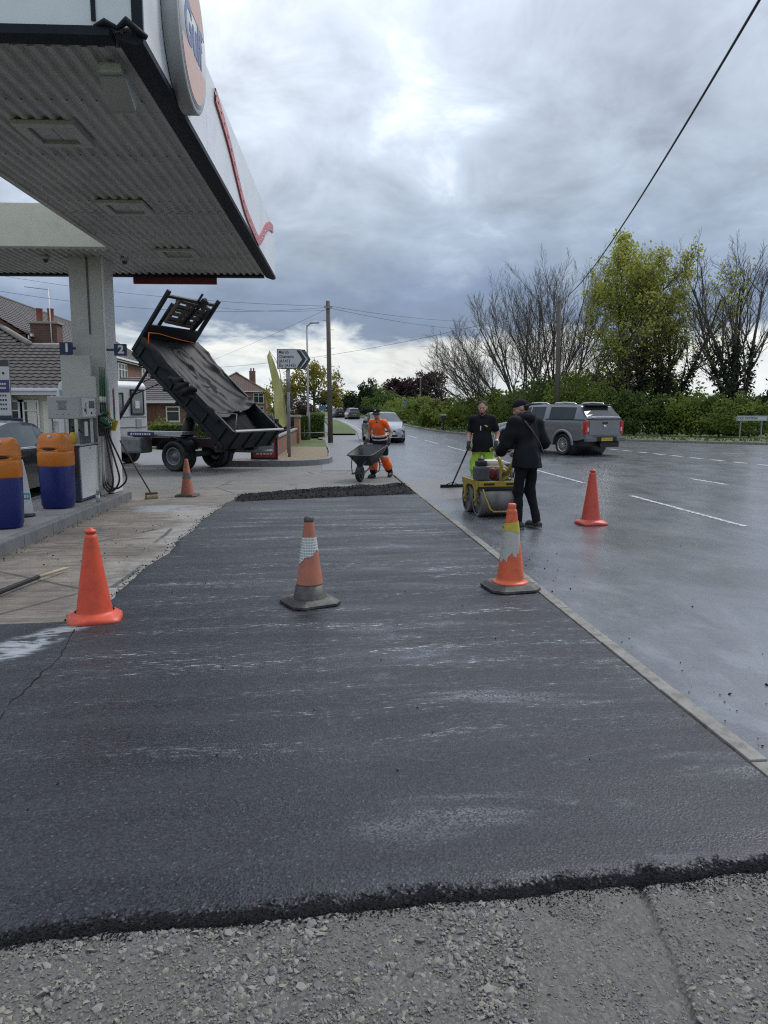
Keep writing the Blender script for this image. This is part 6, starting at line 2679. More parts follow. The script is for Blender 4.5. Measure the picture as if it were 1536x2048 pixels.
bd = B()
bd.bbox((-.1, L + .32, 1.28), (.56, .6, .08), .02)
bd.obj('pillar_cap', 'coping', pl_)
bd = B()
bd.prism([(L + .6, 0), (L + 2.6, 0), (L + 2.6, 1.15), (L + 1.4, 1.05), (L + .6, .7)], -.2, .02, 'X')
bd.obj('wing_wall', 'brick_orange', wl)
cw = thing('boundary_wall', 'pale rendered boundary wall beyond the brick garden wall', 'wall', (0, 0, 0))
bd = B()
bd.box((-2.6, 41.5, .55), (4.3, .2, 1.1))
bd.obj('wall_panel', 'column_grey', cw)
for x in (-4.6, -3.1, -1.6, -.55):
    box_part('wall_pier', 'coping', cw, (x, 41.48, .60), (.24, .3, 1.24), .02)

# ------------------------------------------------------------------ direction sign
sg = thing('direction_sign', 'white direction sign with black chevron on a grey post by the lorry', 'road sign', (-.66, 23.95, .12))
bd = B()
bd.tube([(0, 0, -.1), (0, 0, 3.30)], .05, 12)
bd.tube([(0, 0, 2.05), (0, 0, 2.72)], .062, 12)
bd.obj('post', 'galvanised', sg)
bw, bh, zc = .98, .60, 3.05
bd = B()
x0 = -.33
bd.prism([(x0, -bh / 2), (x0 + .74, -bh / 2), (x0 + bw, 0), (x0 + .74, bh / 2), (x0, bh / 2)], -.075, -.062, 'Y')
bd.M = Matrix.Identity(4)
brd = bd.obj('sign_plate', 'sign_black', sg, loc=(0, 0, zc))
bd = B()
i = .02
bd.prism([(x0 + i, -bh / 2 + i), (x0 + .735, -bh / 2 + i), (x0 + bw - .027, 0), (x0 + .735, bh / 2 - i), (x0 + i, bh / 2 - i)], -.079, -.0755, 'Y')
bd.obj('sign_face', 'sign_white', brd)
bd = B()
for s_ in (1, -1):
    bd.prism([(x0 + .60, s_ * .265), (x0 + .71, s_ * .265), (x0 + .89, 0), (x0 + .78, 0)] if s_ > 0 else [(x0 + .78, 0), (x0 + .89, 0), (x0 + .71, -.265), (x0 + .60, -.265)], -.083, -.0795, 'Y')
bd.obj('chevron', 'sign_black', brd)
for k, tx in enumerate(('March', 'Chatteris', '(A141)', 'Ely (A142)')):
    text_part('lettering', tx, .135, 'sign_black', brd, (x0 + .05, -.0805, .205 - k * .135), (math.pi / 2, 0, 0), align='LEFT', depth=.001, sx=.92, bold=.002)
bd = B()
for z in (zc + .12, zc - .14):
    bd.box((.02, -.045, z), (.5, .03, .05))
bd.obj('sign_clip', 'galvanised', sg)
bd = B()
bd.prism([(x0 + .12, -bh / 2), (x0 + .86, -bh / 2), (x0 + bw + .06, 0), (x0 + .86, bh / 2), (x0 + .12, bh / 2)], .06, .075, 'Y')
bd.obj('rear_plate', 'sign_back', sg, loc=(0, 0, zc))

# poster stand with its ballast bag, feather flag
ps = thing('poster_stand', 'swinging poster stand with red poster behind the lorry tailgate', 'poster stand', (-1.36, 22.55, .02), R(-6))
bd = B()
for (x, z, w, h) in ((0, 1.30, .80, .06), (0, .16, .80, .06), (-.37, .73, .06, 1.10), (.37, .73, .06, 1.10)):
    bd.bbox((x, 0, z), (w, .07, h), .015)
bd.obj('frame', 'iron_black', ps)
bd = B()
bd.box((0, 0, .73), (.69, .02, 1.08))
po = bd.obj('poster', 'poster_red', ps)
bd = B()
bd.box((0, -.013, .48), (.58, .006, .30))
bd.obj('poster_picture', 'poster_grey', po)
bd = B()
for k in range(5):
    bd.box((-.2 + k * .1, -.018, .30), (.07, .004, .05))
bd.obj('poster_lettering', 'sign_white', po)
bd = B()
bd.bbox((0, -.02, .06), (.86, .42, .12), .03)
bd.obj('foot', 'matt_black', ps)
bagt = thing('ballast_bag', 'grey ballast bag slumped on the ground under the poster stand', 'bag', (-1.42, 22.02, 0))
sdf_obj('sack', [('c', (-.22, 0, .06), (.24, .02, .07), .10, .11, ((0, 0, 1), .7)), ('e', (.05, -.05, .07), (.28, .16, .09))], 'sandbag', bagt, h=.02, k=.05, wrinkle=.01)
ff = thing('feather_flag', 'tall lime green feather flag behind the direction sign', 'flag', (-.80, 26.2, .1))
rows = []
for i in range(30):
    v = i / 29
    z = 1.0 + 2.5 * v
    xr = .02 - .30 * v - .42 * max(0, v - .45) ** 1.6 * 1.6
    wd = .38 * (1 - v) ** .35 * (1 if v > .08 else .4 + v * 7.5) * (1 - .25 * v) + .03
    row = []
    for j in range(9):
        u = j / 8
        row.append((xr - u * wd + (.06 if v < .1 else 0), .05 * math.sin(u * 4 + v * 9), z - u * .10))
    rows.append(row)
bd = B()
bd.grid(rows)
bd.obj('sail', 'flag_lime', ff, recalc=False)
bd = B()
bd.tube([(.02, 0, -.1), (.02, 0, 1.0), (-.08, 0, 1.9), (-.20, 0, 2.8), (-.33, 0, 3.2), (-.55, 0, 3.5)], [.02, .02, .018, .014, .01, .006], 6)
bd.obj('flag_pole', 'galvanised', ff)

# ------------------------------------------------------------------ lamp post, telegraph poles, cables
lp = thing('street_lamp', 'slim grey street lamp beside the nearer telegraph pole', 'street lamp', (-.08, 37.2, .05))
bd = B()
bd.tube([(0, 0, 0), (0, 0, 1.35), (0, 0, 1.45), (0, 0, 5.55)], [.095, .095, .055, .04], 10)
bd.obj('column', 'galvanised', lp)
bd = B()
bd.tube([(0, 0, 5.5), (.12, 0, 5.62), (.32, 0, 5.66)], .03, 8)
bd.obj('arm', 'galvanised', lp)
bd = B()
bd.bbox((.36, 0, 5.67), (.46, .16, .07), .025, Euler((0, R(-4), 0)))
bd.obj('lantern', 'panel_grey', lp)


def tele_pole(loc, h, label, r=.13, lean=0.0, steps=True):
    t = thing('telegraph_pole', label, 'telegraph pole', loc, 0, 'wooden telegraph poles')
    bd = B()
    bd.tube([(0, 0, -.1), (lean * .5, 0, h * .5), (lean, 0, h)], [r, r * .9, r * .78], 12)
    bd.obj('pole', 'pole_wood', t)
    if steps:
        for k in range(7):
            s_ = 1 if k % 2 else -1
            z = h - .9 - k * .42
            bd = B()
            bd.tube([(lean * z / h, 0, z), (lean * z / h + s_ * .26, 0, z + .01)], .012, 5)
            bd.obj('step_iron', 'galvanised', t)
    bd = B()
    bd.bbox((lean, -.12, h - .32), (.34, .05, .05), .01)
    for x in (-.14, .14):
        bd.lathe([(.03, 0), (.035, .05), (.02, .09)], 8, (lean + x, -.12, h - .30))
    bd.obj('insulator_bracket', 'galvanised', t)
    return t


tele_pole((.97, 36.1, 0), P(657, 602, 36.1).z, 'brown telegraph pole on the left pavement past the direction sign', .125, -.06)
tele_pole((15.1, 45.2, 0.1), P(1109, 595, 45.2).z, 'telegraph pole on the right among the bare trees', .15, -.08)
tele_pole((17.6, 120, 0), 6.4, 'small far telegraph pole in front of the purple beech', .14, 0, False)


def cable(a, b, sag, label, r=.012, n=24):
    a, b = Vector(a), Vector(b)
    pts = []
    for i in range(n + 1):
        t = i / n
        p = a.lerp(b, t)
        p.z -= sag * 4 * t * (1 - t)
        pts.append(p)
    bd = B()
    bd.tube(pts, r * .65, 5)
    o = bd.obj('overhead_cable', 'cable_black', None)
    tag(o, label, 'cable', 'overhead cables')
    return o


p1 = P(657, 612, 36.1)
p2 = P(1109, 605, 45.2)
cable(p2, P(1560, -70, 7.5), .75, 'thick overhead cable rising to the top right corner', .026, 40)
cable(p1, P(-60, 540, 40), .35, 'overhead cable running left from the near pole, upper one', .011)
cable(p1 + Vector((0, 0, -.05)), P(-60, 572, 30), .5, 'overhead cable running left from the near pole, lower one', .010)
cable(p1, P(1000, 640, 75), .35, 'overhead cable running right from the near pole towards the bare trees', .013)
cable(p1 + Vector((0, 0, -.08)), P(1010, 655, 80), .5, 'second overhead cable running right from the near pole, just below the first', .013)
cable(P(430, 735, 60), p2 + Vector((0, 0, -.2)), .6, 'overhead cable climbing from behind the lorry to the right pole', .016)
cable(p1 + Vector((0, 0, -.1)), P(400, 730, 60), .1, 'overhead cable dropping from the near pole to the brick houses', .010)
cable(P(655, 620, 36.1), P(340, 600, 40), .25, 'thin overhead cable crossing above the raised lorry body', .009)

# ------------------------------------------------------------------ small roadside things on the right and far away
rsn = thing('road_name_sign', 'white road name board on short posts at the right edge', 'road name sign', (21.25, 35.9, .12), R(-4))
bd = B()
bd.bbox((.78, 0, 1.02), (1.56, .03, .26), .008)
nb = bd.obj('name_board', 'sign_white', rsn)
bd = B()
for (x, z, w, h) in ((.78, 1.135, 1.52, .014), (.78, .905, 1.52, .014), (.025, 1.02, .014, .22), (1.535, 1.02, .014, .22)):
    bd.box((x, -.017, z), (w, .004, h))
bd.obj('board_border', 'sign_black', nb)
text_part('lettering', 'OLD STATION', .15, 'sign_black', nb, (.07, -.018, 1.02), (math.pi / 2, 0, 0), align='LEFT', depth=.001, sx=1.0, bold=.003)
for x in (.22, 1.3):
    box_part('post', 'galvanised', rsn, (x, .03, .5), (.06, .05, 1.2), .008)
fs = thing('far_road_sign', 'blue backed road sign on two posts before the right hedge', 'road sign', (9.9, 78, 0))
bd = B()
bd.bbox((0, 0, 1.95), (.95, .04, 1.1), .01)
bd.obj('plate', 'far_blue', fs)
for x in (-.36, .36):
    bd = B()
    bd.tube([(x, .05, 0), (x, .05, 2.5)], .035, 8)
    bd.obj('post', 'galvanised', fs)
fb = thing('verge_post', 'dark post with pale top box on the right verge', 'post', (9.35, 52.5, .1))
bd = B()
bd.bbox((0, 0, .35), (.12, .12, .8), .02)
bd.obj('stem', 'matt_black', fb)
bd = B()
bd.bbox((0, 0, .86), (.36, .30, .34), .04)
bd.obj('box', 'matt_black', fb)
bd = B()
bd.bbox((0, 0, 1.06), (.40, .34, .07), .02)
bd.obj('lid', 'sign_white', fb)
bs = thing('far_blue_sign', 'small far blue sign on the left behind the telegraph pole', 'road sign', (2.1, 128, 0))
bd = B()
bd.bbox((0, 0, 1.6), (1.1, .05, .8), .01)
bd.obj('plate', 'far_blue', bs)
for x in (-.4, .4):
    bd = B()
    bd.tube([(x, .05, 0), (x, .05, 2.0)], .04, 8)
    bd.obj('post', 'galvanised', bs)
tr = thing('trip_rail', 'low rusty bar rail across the grass by the lamp post', 'rail', (-.55, 34.6, .1))
bd = B()
bd.tube([(0, 0, 0), (0, 0, .42), (1.35, .1, .45)], .02, 6)
bd.obj('bar', 'rim_steel', tr)
# ------------------------------------------------------------------ vegetation
def leaf_mat(name, c1, c2, trans=.35, scale=.9):
    m, t, b = new_mat(name)
    p = world_pos(t)
    n = t.noise(p, scale, 5, .65)
    n2 = t.noise(p, 9.0, 3, .6)
    c = t.mix(t.math('ADD', t.math('MULTIPLY', t.step(n, .35, .65), .6), t.math('MULTIPLY', n2, .4)), c1, c2)
    t.link(c, b.inputs['Base Color'])
    b.inputs['Roughness'].default_value = .65
    b.inputs['Specular IOR Level'].default_value = .3
    tr = t.n('ShaderNodeBsdfTranslucent')
    t.link(t.mix(.5, c, tuple(min(1, x * 1.5) for x in c2)), tr.inputs['Color'])
    mx = t.n('ShaderNodeMixShader')
    mx.inputs[0].default_value = trans
    out = m.node_tree.nodes['Material Output']
    t.link(b.outputs[0], mx.inputs[1])
    t.link(tr.outputs[0], mx.inputs[2])
    t.link(mx.outputs[0], out.inputs[0])


leaf_mat('leaf_lime', (0.21, 0.24, 0.040), (0.40, 0.41, 0.09), .45)
leaf_mat('leaf_yellow', (0.17, 0.155, 0.03), (0.33, 0.29, 0.06), .4)
leaf_mat('leaf_green', (0.062, 0.1, 0.022), (0.13, 0.18, 0.042), .35)
leaf_mat('leaf_mid', (0.095, 0.14, 0.028), (0.2, 0.245, 0.052), .4)
leaf_mat('leaf_fresh', (0.13, 0.185, 0.032), (0.24, 0.29, 0.06), .4)
leaf_mat('leaf_dark', (.016, .030, .012), (.038, .058, .02), .25)
leaf_mat('leaf_ivy', (.012, .022, .010), (.030, .045, .016), .2)
leaf_mat('leaf_copper', (.030, .014, .018), (.070, .034, .038), .25)
leaf_mat('leaf_plum', (.055, .036, .034), (.095, .062, .052), .25)
leaf_mat('grass_blade', (.05, .075, .02), (.10, .125, .035), .2)
pm('bark_grey', (.085, .076, .062), .9, var=.35, vscale=8)
pm('bark_twig', (.13, .112, .092), .9, var=.3, vscale=3)


class TubeBuf:
    """many thin tapered limbs gathered into one mesh"""
    def __init__(s):
        s.jobs = {}

    def add(s, pts, rad, sides):
        s.jobs.setdefault((len(pts), sides), []).append((pts, rad))

    def obj(s, name, mat, parent):
        s.V, s.F, s.n = [], [], 0
        for (m, sides), lst in s.jobs.items():
            P_ = np.array([a for a, b in lst], float)
            R_ = np.array([b for a, b in lst], float)
            T = np.gradient(P_, axis=1)
            T /= np.linalg.norm(T, axis=2)[..., None] + 1e-9
            U = np.cross(T, np.array([0.31, 0.87, 0.1]))
            U /= np.linalg.norm(U, axis=2)[..., None] + 1e-9
            W = np.cross(T, U)
            a = 2 * np.pi * np.arange(sides) / sides
            ring = (U[:, :, None, :] * np.cos(a)[None, None, :, None] + W[:, :, None, :] * np.sin(a)[None, None, :, None]) * R_[:, :, None, None] + P_[:, :, None, :]
            s.V.append(ring.reshape(-1, 3))
            i = np.arange(m - 1)[:, None] * sides
            k = np.arange(sides)[None, :]
            k2 = (k + 1) % sides
            q = np.stack([i + k, i + k2, i + sides + k2, i + sides + k], -1).reshape(-1, 4)
            q = q[None] + (s.n + np.arange(len(lst)) * m * sides)[:, None, None]
            s.F.append(q.reshape(-1, 4))
            s.n += len(lst) * m * sides
        return quick_mesh(name, np.concatenate(s.V), np.concatenate(s.F), mat, parent, smooth=True)


def grow(rg, buf_t, buf_b, tips, p, d, length, r, level, maxlev, up=.12, wig=.16, kids=(5, 6, 6, 5), ang=(.45, .8), ratio=(.45, .72), gaps=.25, minr=.006):
    nseg = 7 if level == 0 else (6 if level == 1 else (5 if level == 2 else 4))
    pts, rad = [p.copy()], [r]
    dd = d / np.linalg.norm(d)
    for i in range(nseg):
        dd = dd + rg.randn(3) * wig * (.5 if level == 0 else 1) + np.array([0, 0, up * (.3 if level == 0 else 1)])
        dd /= np.linalg.norm(dd)
        pts.append(pts[-1] + dd * length / nseg)
        rad.append(max(minr, r * (1 - .62 * (i + 1) / nseg) if level < maxlev else r * (1 - .7 * (i + 1) / nseg)))
    (buf_t if level == 0 else buf_b).add(pts, rad, 8 if level == 0 else (5 if level == 1 else 3))
    if level >= maxlev - 1:
        for q in pts[2:]:
            tips.append(q)
    if level >= maxlev:
        return
    n = kids[min(level, len(kids) - 1)]
    for k in range(n):
        f = gaps + (1 - gaps) * (k + rg.rand() * .9) / n
        f = min(f, .999)
        i = min(int(f * nseg), nseg - 1)
        t = f * nseg - i
        q = pts[i] * (1 - t) + pts[i + 1] * t
        dl = pts[i + 1] - pts[i]
        dl /= np.linalg.norm(dl)
        s = rg.randn(3)
        s -= dl * (s @ dl)
        s /= np.linalg.norm(s) + 1e-9
        a = ang[0] + (ang[1] - ang[0]) * rg.rand()
        nd = dl * math.cos(a) + s * math.sin(a)
        rr = max(minr, (rad[i] * (1 - t) + rad[i + 1] * t) * (.40 + .28 * rg.rand()))
        grow(rg, buf_t, buf_b, tips, q, nd, length * (ratio[0] + (ratio[1] - ratio[0]) * rg.rand()) * (1.1 - .45 * f), rr, level + 1, maxlev, up, wig, kids, ang, ratio, .15, minr)


def leaves(name, mat, parent, C, size, seed, squash=1.0):
    """one bent four-sided leaf spray at every point of C"""
    rg = np.random.RandomState(seed)
    n = len(C)
    s = size * (.6 + .8 * rg.rand(n))
    a = rg.randn(n, 3)
    a /= np.linalg.norm(a, axis=1)[:, None]
    b = rg.randn(n, 3)
    b -= a * np.sum(a * b, 1)[:, None]
    b /= np.linalg.norm(b, axis=1)[:, None]
    a[:, 2] *= squash
    c = np.cross(a, b)
    V = np.stack([C - a * s[:, None], C + b * (s * .55)[:, None] + c * (s * .25)[:, None], C + a * s[:, None], C - b * (s * .55)[:, None] + c * (s * .25)[:, None]], 1).reshape(-1, 3)
    F_ = np.arange(4 * n).reshape(-1, 4)
    return quick_mesh(name, V, F_, mat, parent)


def clump_points(rg, centres, radii, n, shell=.55):
    k = rg.randint(len(centres), size=n)
    u = rg.randn(n, 3)
    u /= np.linalg.norm(u, axis=1)[:, None]
    r = shell + (1 - shell) * rg.rand(n)
    r *= 1 + .18 * rg.randn(n)
    return centres[k] + u * (radii[k] * r[:, None])


def wood_tree(name, label, loc, trunk, stems, seed, height, maxlev=3, spread=.35, leaf=None, nleaf=0, lsize=.12, ivy=0, r0=.22, kids=(7, 7, 6, 5), up=.10, lean=(0, 0), group=None, ang=(.45, .8), ratio=(.45, .72), gaps=.25, minr=.008, wig=.16, fan=None):
    t = thing(name, label, 'tree', loc, 0, group)
    rg = np.random.RandomState(seed)
    bt, bb, tips = TubeBuf(), TubeBuf(), []
    for k in range(stems):
        a = 2 * math.pi * (k + rg.rand() * .6) / max(stems, 1)
        s = spread * (.5 + .7 * rg.rand()) if stems > 1 else spread * .15
        d = np.array([math.cos(a) * s + lean[0], math.sin(a) * s + lean[1], 1.0])
        p = np.array([math.cos(a) * .25 * (stems > 1), math.sin(a) * .25 * (stems > 1), -.1])
        hk = 1.0
        if fan:
            th = R(-fan) + 2 * R(fan) * (k + rg.rand()) / stems
            az = R(35) * rg.randn()
            d = np.array([math.sin(th) * math.cos(az) + lean[0], math.sin(th) * math.sin(az), math.cos(th)])
            hk = .74 + .30 * math.cos(th)
        grow(rg, bt, bb, tips, p, d, hk * height * (.76 + .16 * rg.rand()), r0 * (.7 + .5 * rg.rand()), 0, maxlev, up, wig, kids, ang, ratio, gaps, minr)
    bt.obj('trunk', 'bark_grey', t)
    bb.obj('branches', 'bark_twig', t)
    tips = np.array(tips)
    if leaf and nleaf:
        wgt = .10 + np.clip((tips[:, 2] / tips[:, 2].max() - .30) * 1.5, 0, 1) + .35 * (tips[:, 0] < -.8)
        C = tips[rg.choice(len(tips), size=nleaf, p=wgt / wgt.sum())] + rg.randn(nleaf, 3) * .20
        o = leaves('crown', leaf, t, C, lsize, seed + 1)
        o['kind'] = 'stuff'
    if ivy:
        st_ = np.array([a for (mm, sd_), l_ in bt.jobs.items() for a, b in l_], float)      # stems x points x 3
        k_ = rg.randint(len(st_), size=ivy)
        f_ = rg.rand(ivy) ** 1.15 * .62 * (st_.shape[1] - 1)
        i_ = f_.astype(int)
        w_ = (f_ - i_)[:, None]
        C = st_[k_, i_] * (1 - w_) + st_[k_, i_ + 1] * w_
        C = C + rg.randn(ivy, 3) * (.26 - .02 * i_[:, None])
        o = leaves('ivy', 'leaf_ivy', t, C, .11, seed + 2)
        o['kind'] = 'stuff'
    return t


def bush_tree(name, label, loc, cl, n, mat, lsize, seed, cat='tree', trunk=None, shell=.5, group=None, branches=True):
    """leafy crown from many clumps; cl = list of (x,y,z,rx,ry,rz)"""
    t = thing(name, label, cat, loc, 0, group)
    rg = np.random.RandomState(seed)
    cl = np.array(cl, float)
    vol = cl[:, 3] * cl[:, 4] * cl[:, 5]
    # subdivide each mass into smaller clumps
    cen, rad = [], []
    for c, v in zip(cl, vol):
        m = 26
        u = rg.randn(m, 3)
        u /= np.linalg.norm(u, axis=1)[:, None]
        q = rg.rand(m) ** .4
        cc = c[:3] + u * c[3:] * q[:, None] * .86
        cen.append(cc)
        rad.append(c[3:][None] * (.22 + .2 * rg.rand(m))[:, None])
    cen, rad = np.concatenate(cen), np.concatenate(rad)
    C = clump_points(rg, cen, rad, n, shell)
    C = C[C[:, 2] > .03]
    o = leaves('crown' if cat == 'tree' else 'foliage', mat, t, C, lsize, seed + 1)
    o['kind'] = 'stuff'
    if trunk:
        buf = TubeBuf()
        buf.add([(0, 0, -.1), (.04, 0, trunk[1] * .5), (.02, .03, trunk[1])], [trunk[0], trunk[0] * .85, trunk[0] * .6], 8)
        buf.obj('trunk', 'bark_grey', t)
        if branches:
            buf = TubeBuf()
            for c in cl:
                for q in range(5):
                    e = c[:3] + rg.randn(3) * c[3:] * .4
                    a = np.array((.02, .03, trunk[1] * (.5 + .5 * rg.rand())))
                    buf.add([a, (a + e) / 2 + rg.randn(3) * .15, e], [trunk[0] * .4, trunk[0] * .25, .015], 4)
            buf.obj('branches', 'bark_grey', t)
    return t


# --- right hand side: bare trees, the lime-green one, ivy trees
wood_tree('bare_tree', 'wide bare many-stemmed tree behind the two men and the pickup', (15.4, 52.5, 0), None, 15, 21, 9.4, 3, .8, r0=.085, kids=(9, 8, 6), up=.075, ang=(.3, .65), ratio=(.36, .58), gaps=.30, minr=.0065, wig=.10, fan=62)
wood_tree('bare_tree', 'bare many-stemmed tree directly left of the lime green tree', (18.3, 54.0, 0), None, 11, 33, 10.9, 3, .46, r0=.09, kids=(9, 8, 6), up=.07, ang=(.28, .6), ratio=(.34, .56), gaps=.30, minr=.0065, wig=.10, fan=36)
wood_tree('bare_tree', 'low bare leaning tree nearest the road on the right, left of the wide one', (13.6, 54.5, 0), None, 5, 5, 7.0, 3, .60, r0=.08, kids=(8, 8, 6), up=.08, lean=(-.75, 0), ang=(.35, .7), ratio=(.40, .62), minr=.0065, wig=.11, fan=24)
wood_tree('lime_tree', 'tall tree coming into lime green leaf behind the pickup', (21.4, 49.0, 0), None, 2, 12, 12.4, 3, .10, leaf='leaf_lime', nleaf=13500, lsize=.105, ivy=2600, r0=.22, kids=(22, 10, 7), up=.05, ang=(.6, 1.15), ratio=(.34, .52), gaps=.16, minr=.008, wig=.12)
wood_tree('lime_tree', 'thinner half-leafed tree right of the tall lime green tree', (23.4, 48.0, 0), None, 3, 44, 10.6, 3, .16, leaf='leaf_lime', nleaf=2600, lsize=.10, ivy=2600, r0=.15, kids=(13, 9, 6), up=.07, ang=(.45, .85), ratio=(.32, .5), gaps=.22, minr=.008, wig=.12)
wood_tree('bare_tree', 'bare tree with dark ivy-clad trunk at the right edge', (26.5, 44.8, 0), None, 6, 71, 10.8, 3, .50, r0=.13, kids=(10, 9, 6), up=.075, ivy=5600, ang=(.35, .7), ratio=(.34, .54), gaps=.28, minr=.0065, wig=.11, fan=38)

# hedgerow behind the verge: separate bushes shoulder to shoulder
rgh = random.Random(8)
hedge_mats = ['leaf_green', 'leaf_mid', 'leaf_green', 'leaf_fresh', 'leaf_mid']
descr = ['dark green', 'mid green', 'deep green', 'fresh green', 'mid green']


def hedge_bush(px, Y, width, hgt, mat, label, n=3200, dep=1.5, lsize=.10, low=True):
    x = P(px, 830, Y).x
    cl = [(-width * .25, 0, hgt * .42, width * .36, dep * .6, hgt * .44), (width * .27, .2, hgt * .36, width * .34, dep * .6, hgt * .40), (0, .3, hgt * .60, width * .33, dep * .5, hgt * .36), (0, -.3, hgt * .22, width * .5, dep * .5, hgt * .26)]
    return bush_tree('hedge_bush', label, (x, Y, .05), cl, n, mat, lsize, int(px) + 7, 'bush', (.06, hgt * .5), group='roadside hedgerow on the right')


hb = [(1500, 40.5, 4.0, 2.7, 'leaf_mid', 'mid green hedge bush behind the road name board'),
      (1440, 42.5, 3.6, 2.5, 'leaf_mid', 'hedge bush to the left of the ivy-clad bare tree foot'),
      (1385, 42.5, 3.8, 3.0, 'leaf_fresh', 'bright green hedge bush between the ivy-clad trunks'),
      (1325, 43.0, 3.6, 2.5, 'leaf_green', 'dark rounded hedge bush right of the pickup'),
      (1270, 43.5, 4.0, 3.4, 'leaf_green', 'dark hedge bush directly right of the pickup roof'),
      (1205, 44.5, 4.2, 3.6, 'leaf_mid', 'tall hedge bush behind the pickup hard top'),
      (1150, 45.5, 4.0, 4.4, 'leaf_fresh', 'tall yellow-green hedge bush right of the telegraph pole'),
      (1080, 48.0, 4.6, 4.2, 'leaf_green', 'tall dark hedge bush left of the right telegraph pole'),
      (1030, 50.0, 4.2, 3.0, 'leaf_mid', 'hedge bush behind the man in black'),
      (975, 52.0, 4.6, 3.1, 'leaf_mid', 'hedge bush behind the man in the black polo shirt'),
      (930, 55.0, 4.4, 2.6, 'leaf_fresh', 'fresh green hedge bush left of the man in the polo shirt'),
      (893, 60.0, 4.4, 2.7, 'leaf_mid', 'hedge bush behind the dark verge post'),
      (865, 67.0, 4.6, 2.9, 'leaf_mid', 'hedge bush to the right of the far road sign'),
      (840, 76.0, 5.0, 3.0, 'leaf_fresh', 'hedge bush behind the far road sign'),
      (820, 88.0, 5.4, 3.2, 'leaf_mid', 'far hedge bush above the silver car roof'),
      (806, 102.0, 6.4, 3.4, 'leaf_fresh', 'farthest pale hedge bush on the right of the road'),
      (788, 118.0, 7.0, 3.2, 'leaf_green', 'farthest dark hedge bush on the right of the road')]
for (px, Y, w, h_, mt, lb) in hb:
    hedge_bush(px, Y, w, h_, mt, lb, 3000 if Y < 70 else 1800, lsize=.10 if Y < 60 else .15)
# second, taller rank that closes the gaps behind
TH = ['thicket seen over the road name board behind the hedge', 'thicket behind the foot of the ivy-clad bare tree', 'thicket behind the bright bush between the ivy trunks', 'tall thicket at the foot of the thinner half-leafed tree', 'tall thicket round the foot of the tall lime tree', 'tall thicket above the pickup hard top', 'tall thicket around the right telegraph pole', 'thicket under the bare tree behind the man in black', 'thicket under the leaning bare tree nearest the road']
back = [(1536, 50, 6, 2.6), (1470, 52, 6, 2.3), (1400, 53, 6, 2.8), (1330, 54, 6, 4.4), (1250, 55, 6, 5.0), (1180, 56, 6, 4.6), (1110, 58, 6, 4.4), (1050, 60, 6, 3.4), (985, 64, 6, 3.2)]
for i, (px, Y, w, h_) in enumerate(back):
    x = P(px, 830, Y).x
    cl = [(-1.6, 0, h_ * .45, 2.2, 1.2, h_ * .45), (1.5, 0, h_ * .5, 2.2, 1.2, h_ * .5), (0, 0, h_ * .7, 1.8, 1.0, h_ * .32)]
    bush_tree('thicket', TH[i], (x, Y, 0), cl, 1900, ('leaf_green', 'leaf_dark', 'leaf_mid')[i % 3], .16, 300 + i, 'bush', (.08, h_ * .6), group='thicket behind the hedgerow')

# --- copper beech group down the road
bush_tree('copper_beech', 'dark purple copper beech down the road, larger right one', (P(850, 800, 150).x, 150, 0), [(-1.5, 0, 5.0, 3.6, 3.2, 3.4), (2.2, 0, 5.2, 3.2, 3, 3.6), (.5, 0, 7.0, 2.8, 2.8, 2.2), (0, 0, 3.2, 4.5, 3, 2.2)], 5200, 'leaf_copper', .26, 41, 'tree', (.35, 5))
bush_tree('copper_beech', 'dark purple copper beech down the road, lower left one', (P(795, 800, 152).x, 152, 0), [(-1.2, 0, 4.4, 3.2, 3, 3.0), (2, 0, 4.6, 3, 3, 3.0), (0, 0, 5.6, 2.4, 2.4, 2.0), (0, 0, 3.0, 4.2, 3, 2.0)], 4600, 'leaf_copper', .26, 42, 'tree', (.3, 4))
bush_tree('far_tree', 'dark green tree left of the purple beeches', (P(738, 800, 150).x, 150, 0), [(0, 0, 4.6, 2.4, 2.2, 3.2), (1.2, 0, 3.4, 2.2, 2, 2.4), (-1, 0, 3.2, 1.8, 2, 2.2)], 3000, 'leaf_dark', .24, 43, 'tree', (.25, 4))
bush_tree('far_tree', 'rounded mid green tree in front of the purple beeches', (P(762, 805, 135).x, 135, 0), [(0, 0, 3.2, 2.8, 2.2, 2.6), (1.6, 0, 2.4, 2.4, 2, 2.2), (-1.4, 0, 2.2, 2, 2, 2)], 3200, 'leaf_green', .22, 44, 'tree', (.22, 3))
bush_tree('far_tree', 'distant dark conifer belt tree left of the road bend', (P(672, 820, 170).x, 170, 0), [(-2, 0, 3.4, 3.2, 2.2, 3.2), (2.4, 0, 2.8, 3.2, 2, 2.6), (6.5, 0, 2.6, 3, 2, 2.4)], 3600, 'leaf_dark', .26, 45, 'tree', (.22, 3))
bush_tree('far_tree', 'distant dull green tree closing the view at the road bend', (P(716, 822, 178).x, 178, 0), [(-2, 0, 2.8, 3.4, 2.2, 2.6), (2.4, 0, 3.4, 3.0, 2, 3.0)], 3000, 'leaf_green', .28, 46, 'tree', (.22, 3))
cut = bush_tree('clipped_hedge', 'clipped dark hedge at the road bend beside the far cars', (P(728, 838, 128).x, 128, 0), [(-2.6, 0, .9, 2.2, .8, 1.0), (0, 0, .9, 2.2, .8, 1.0), (2.6, 0, .9, 2.2, .8, 1.0)], 2600, 'leaf_dark', .14, 47, 'hedge', (.05, .8), branches=False)

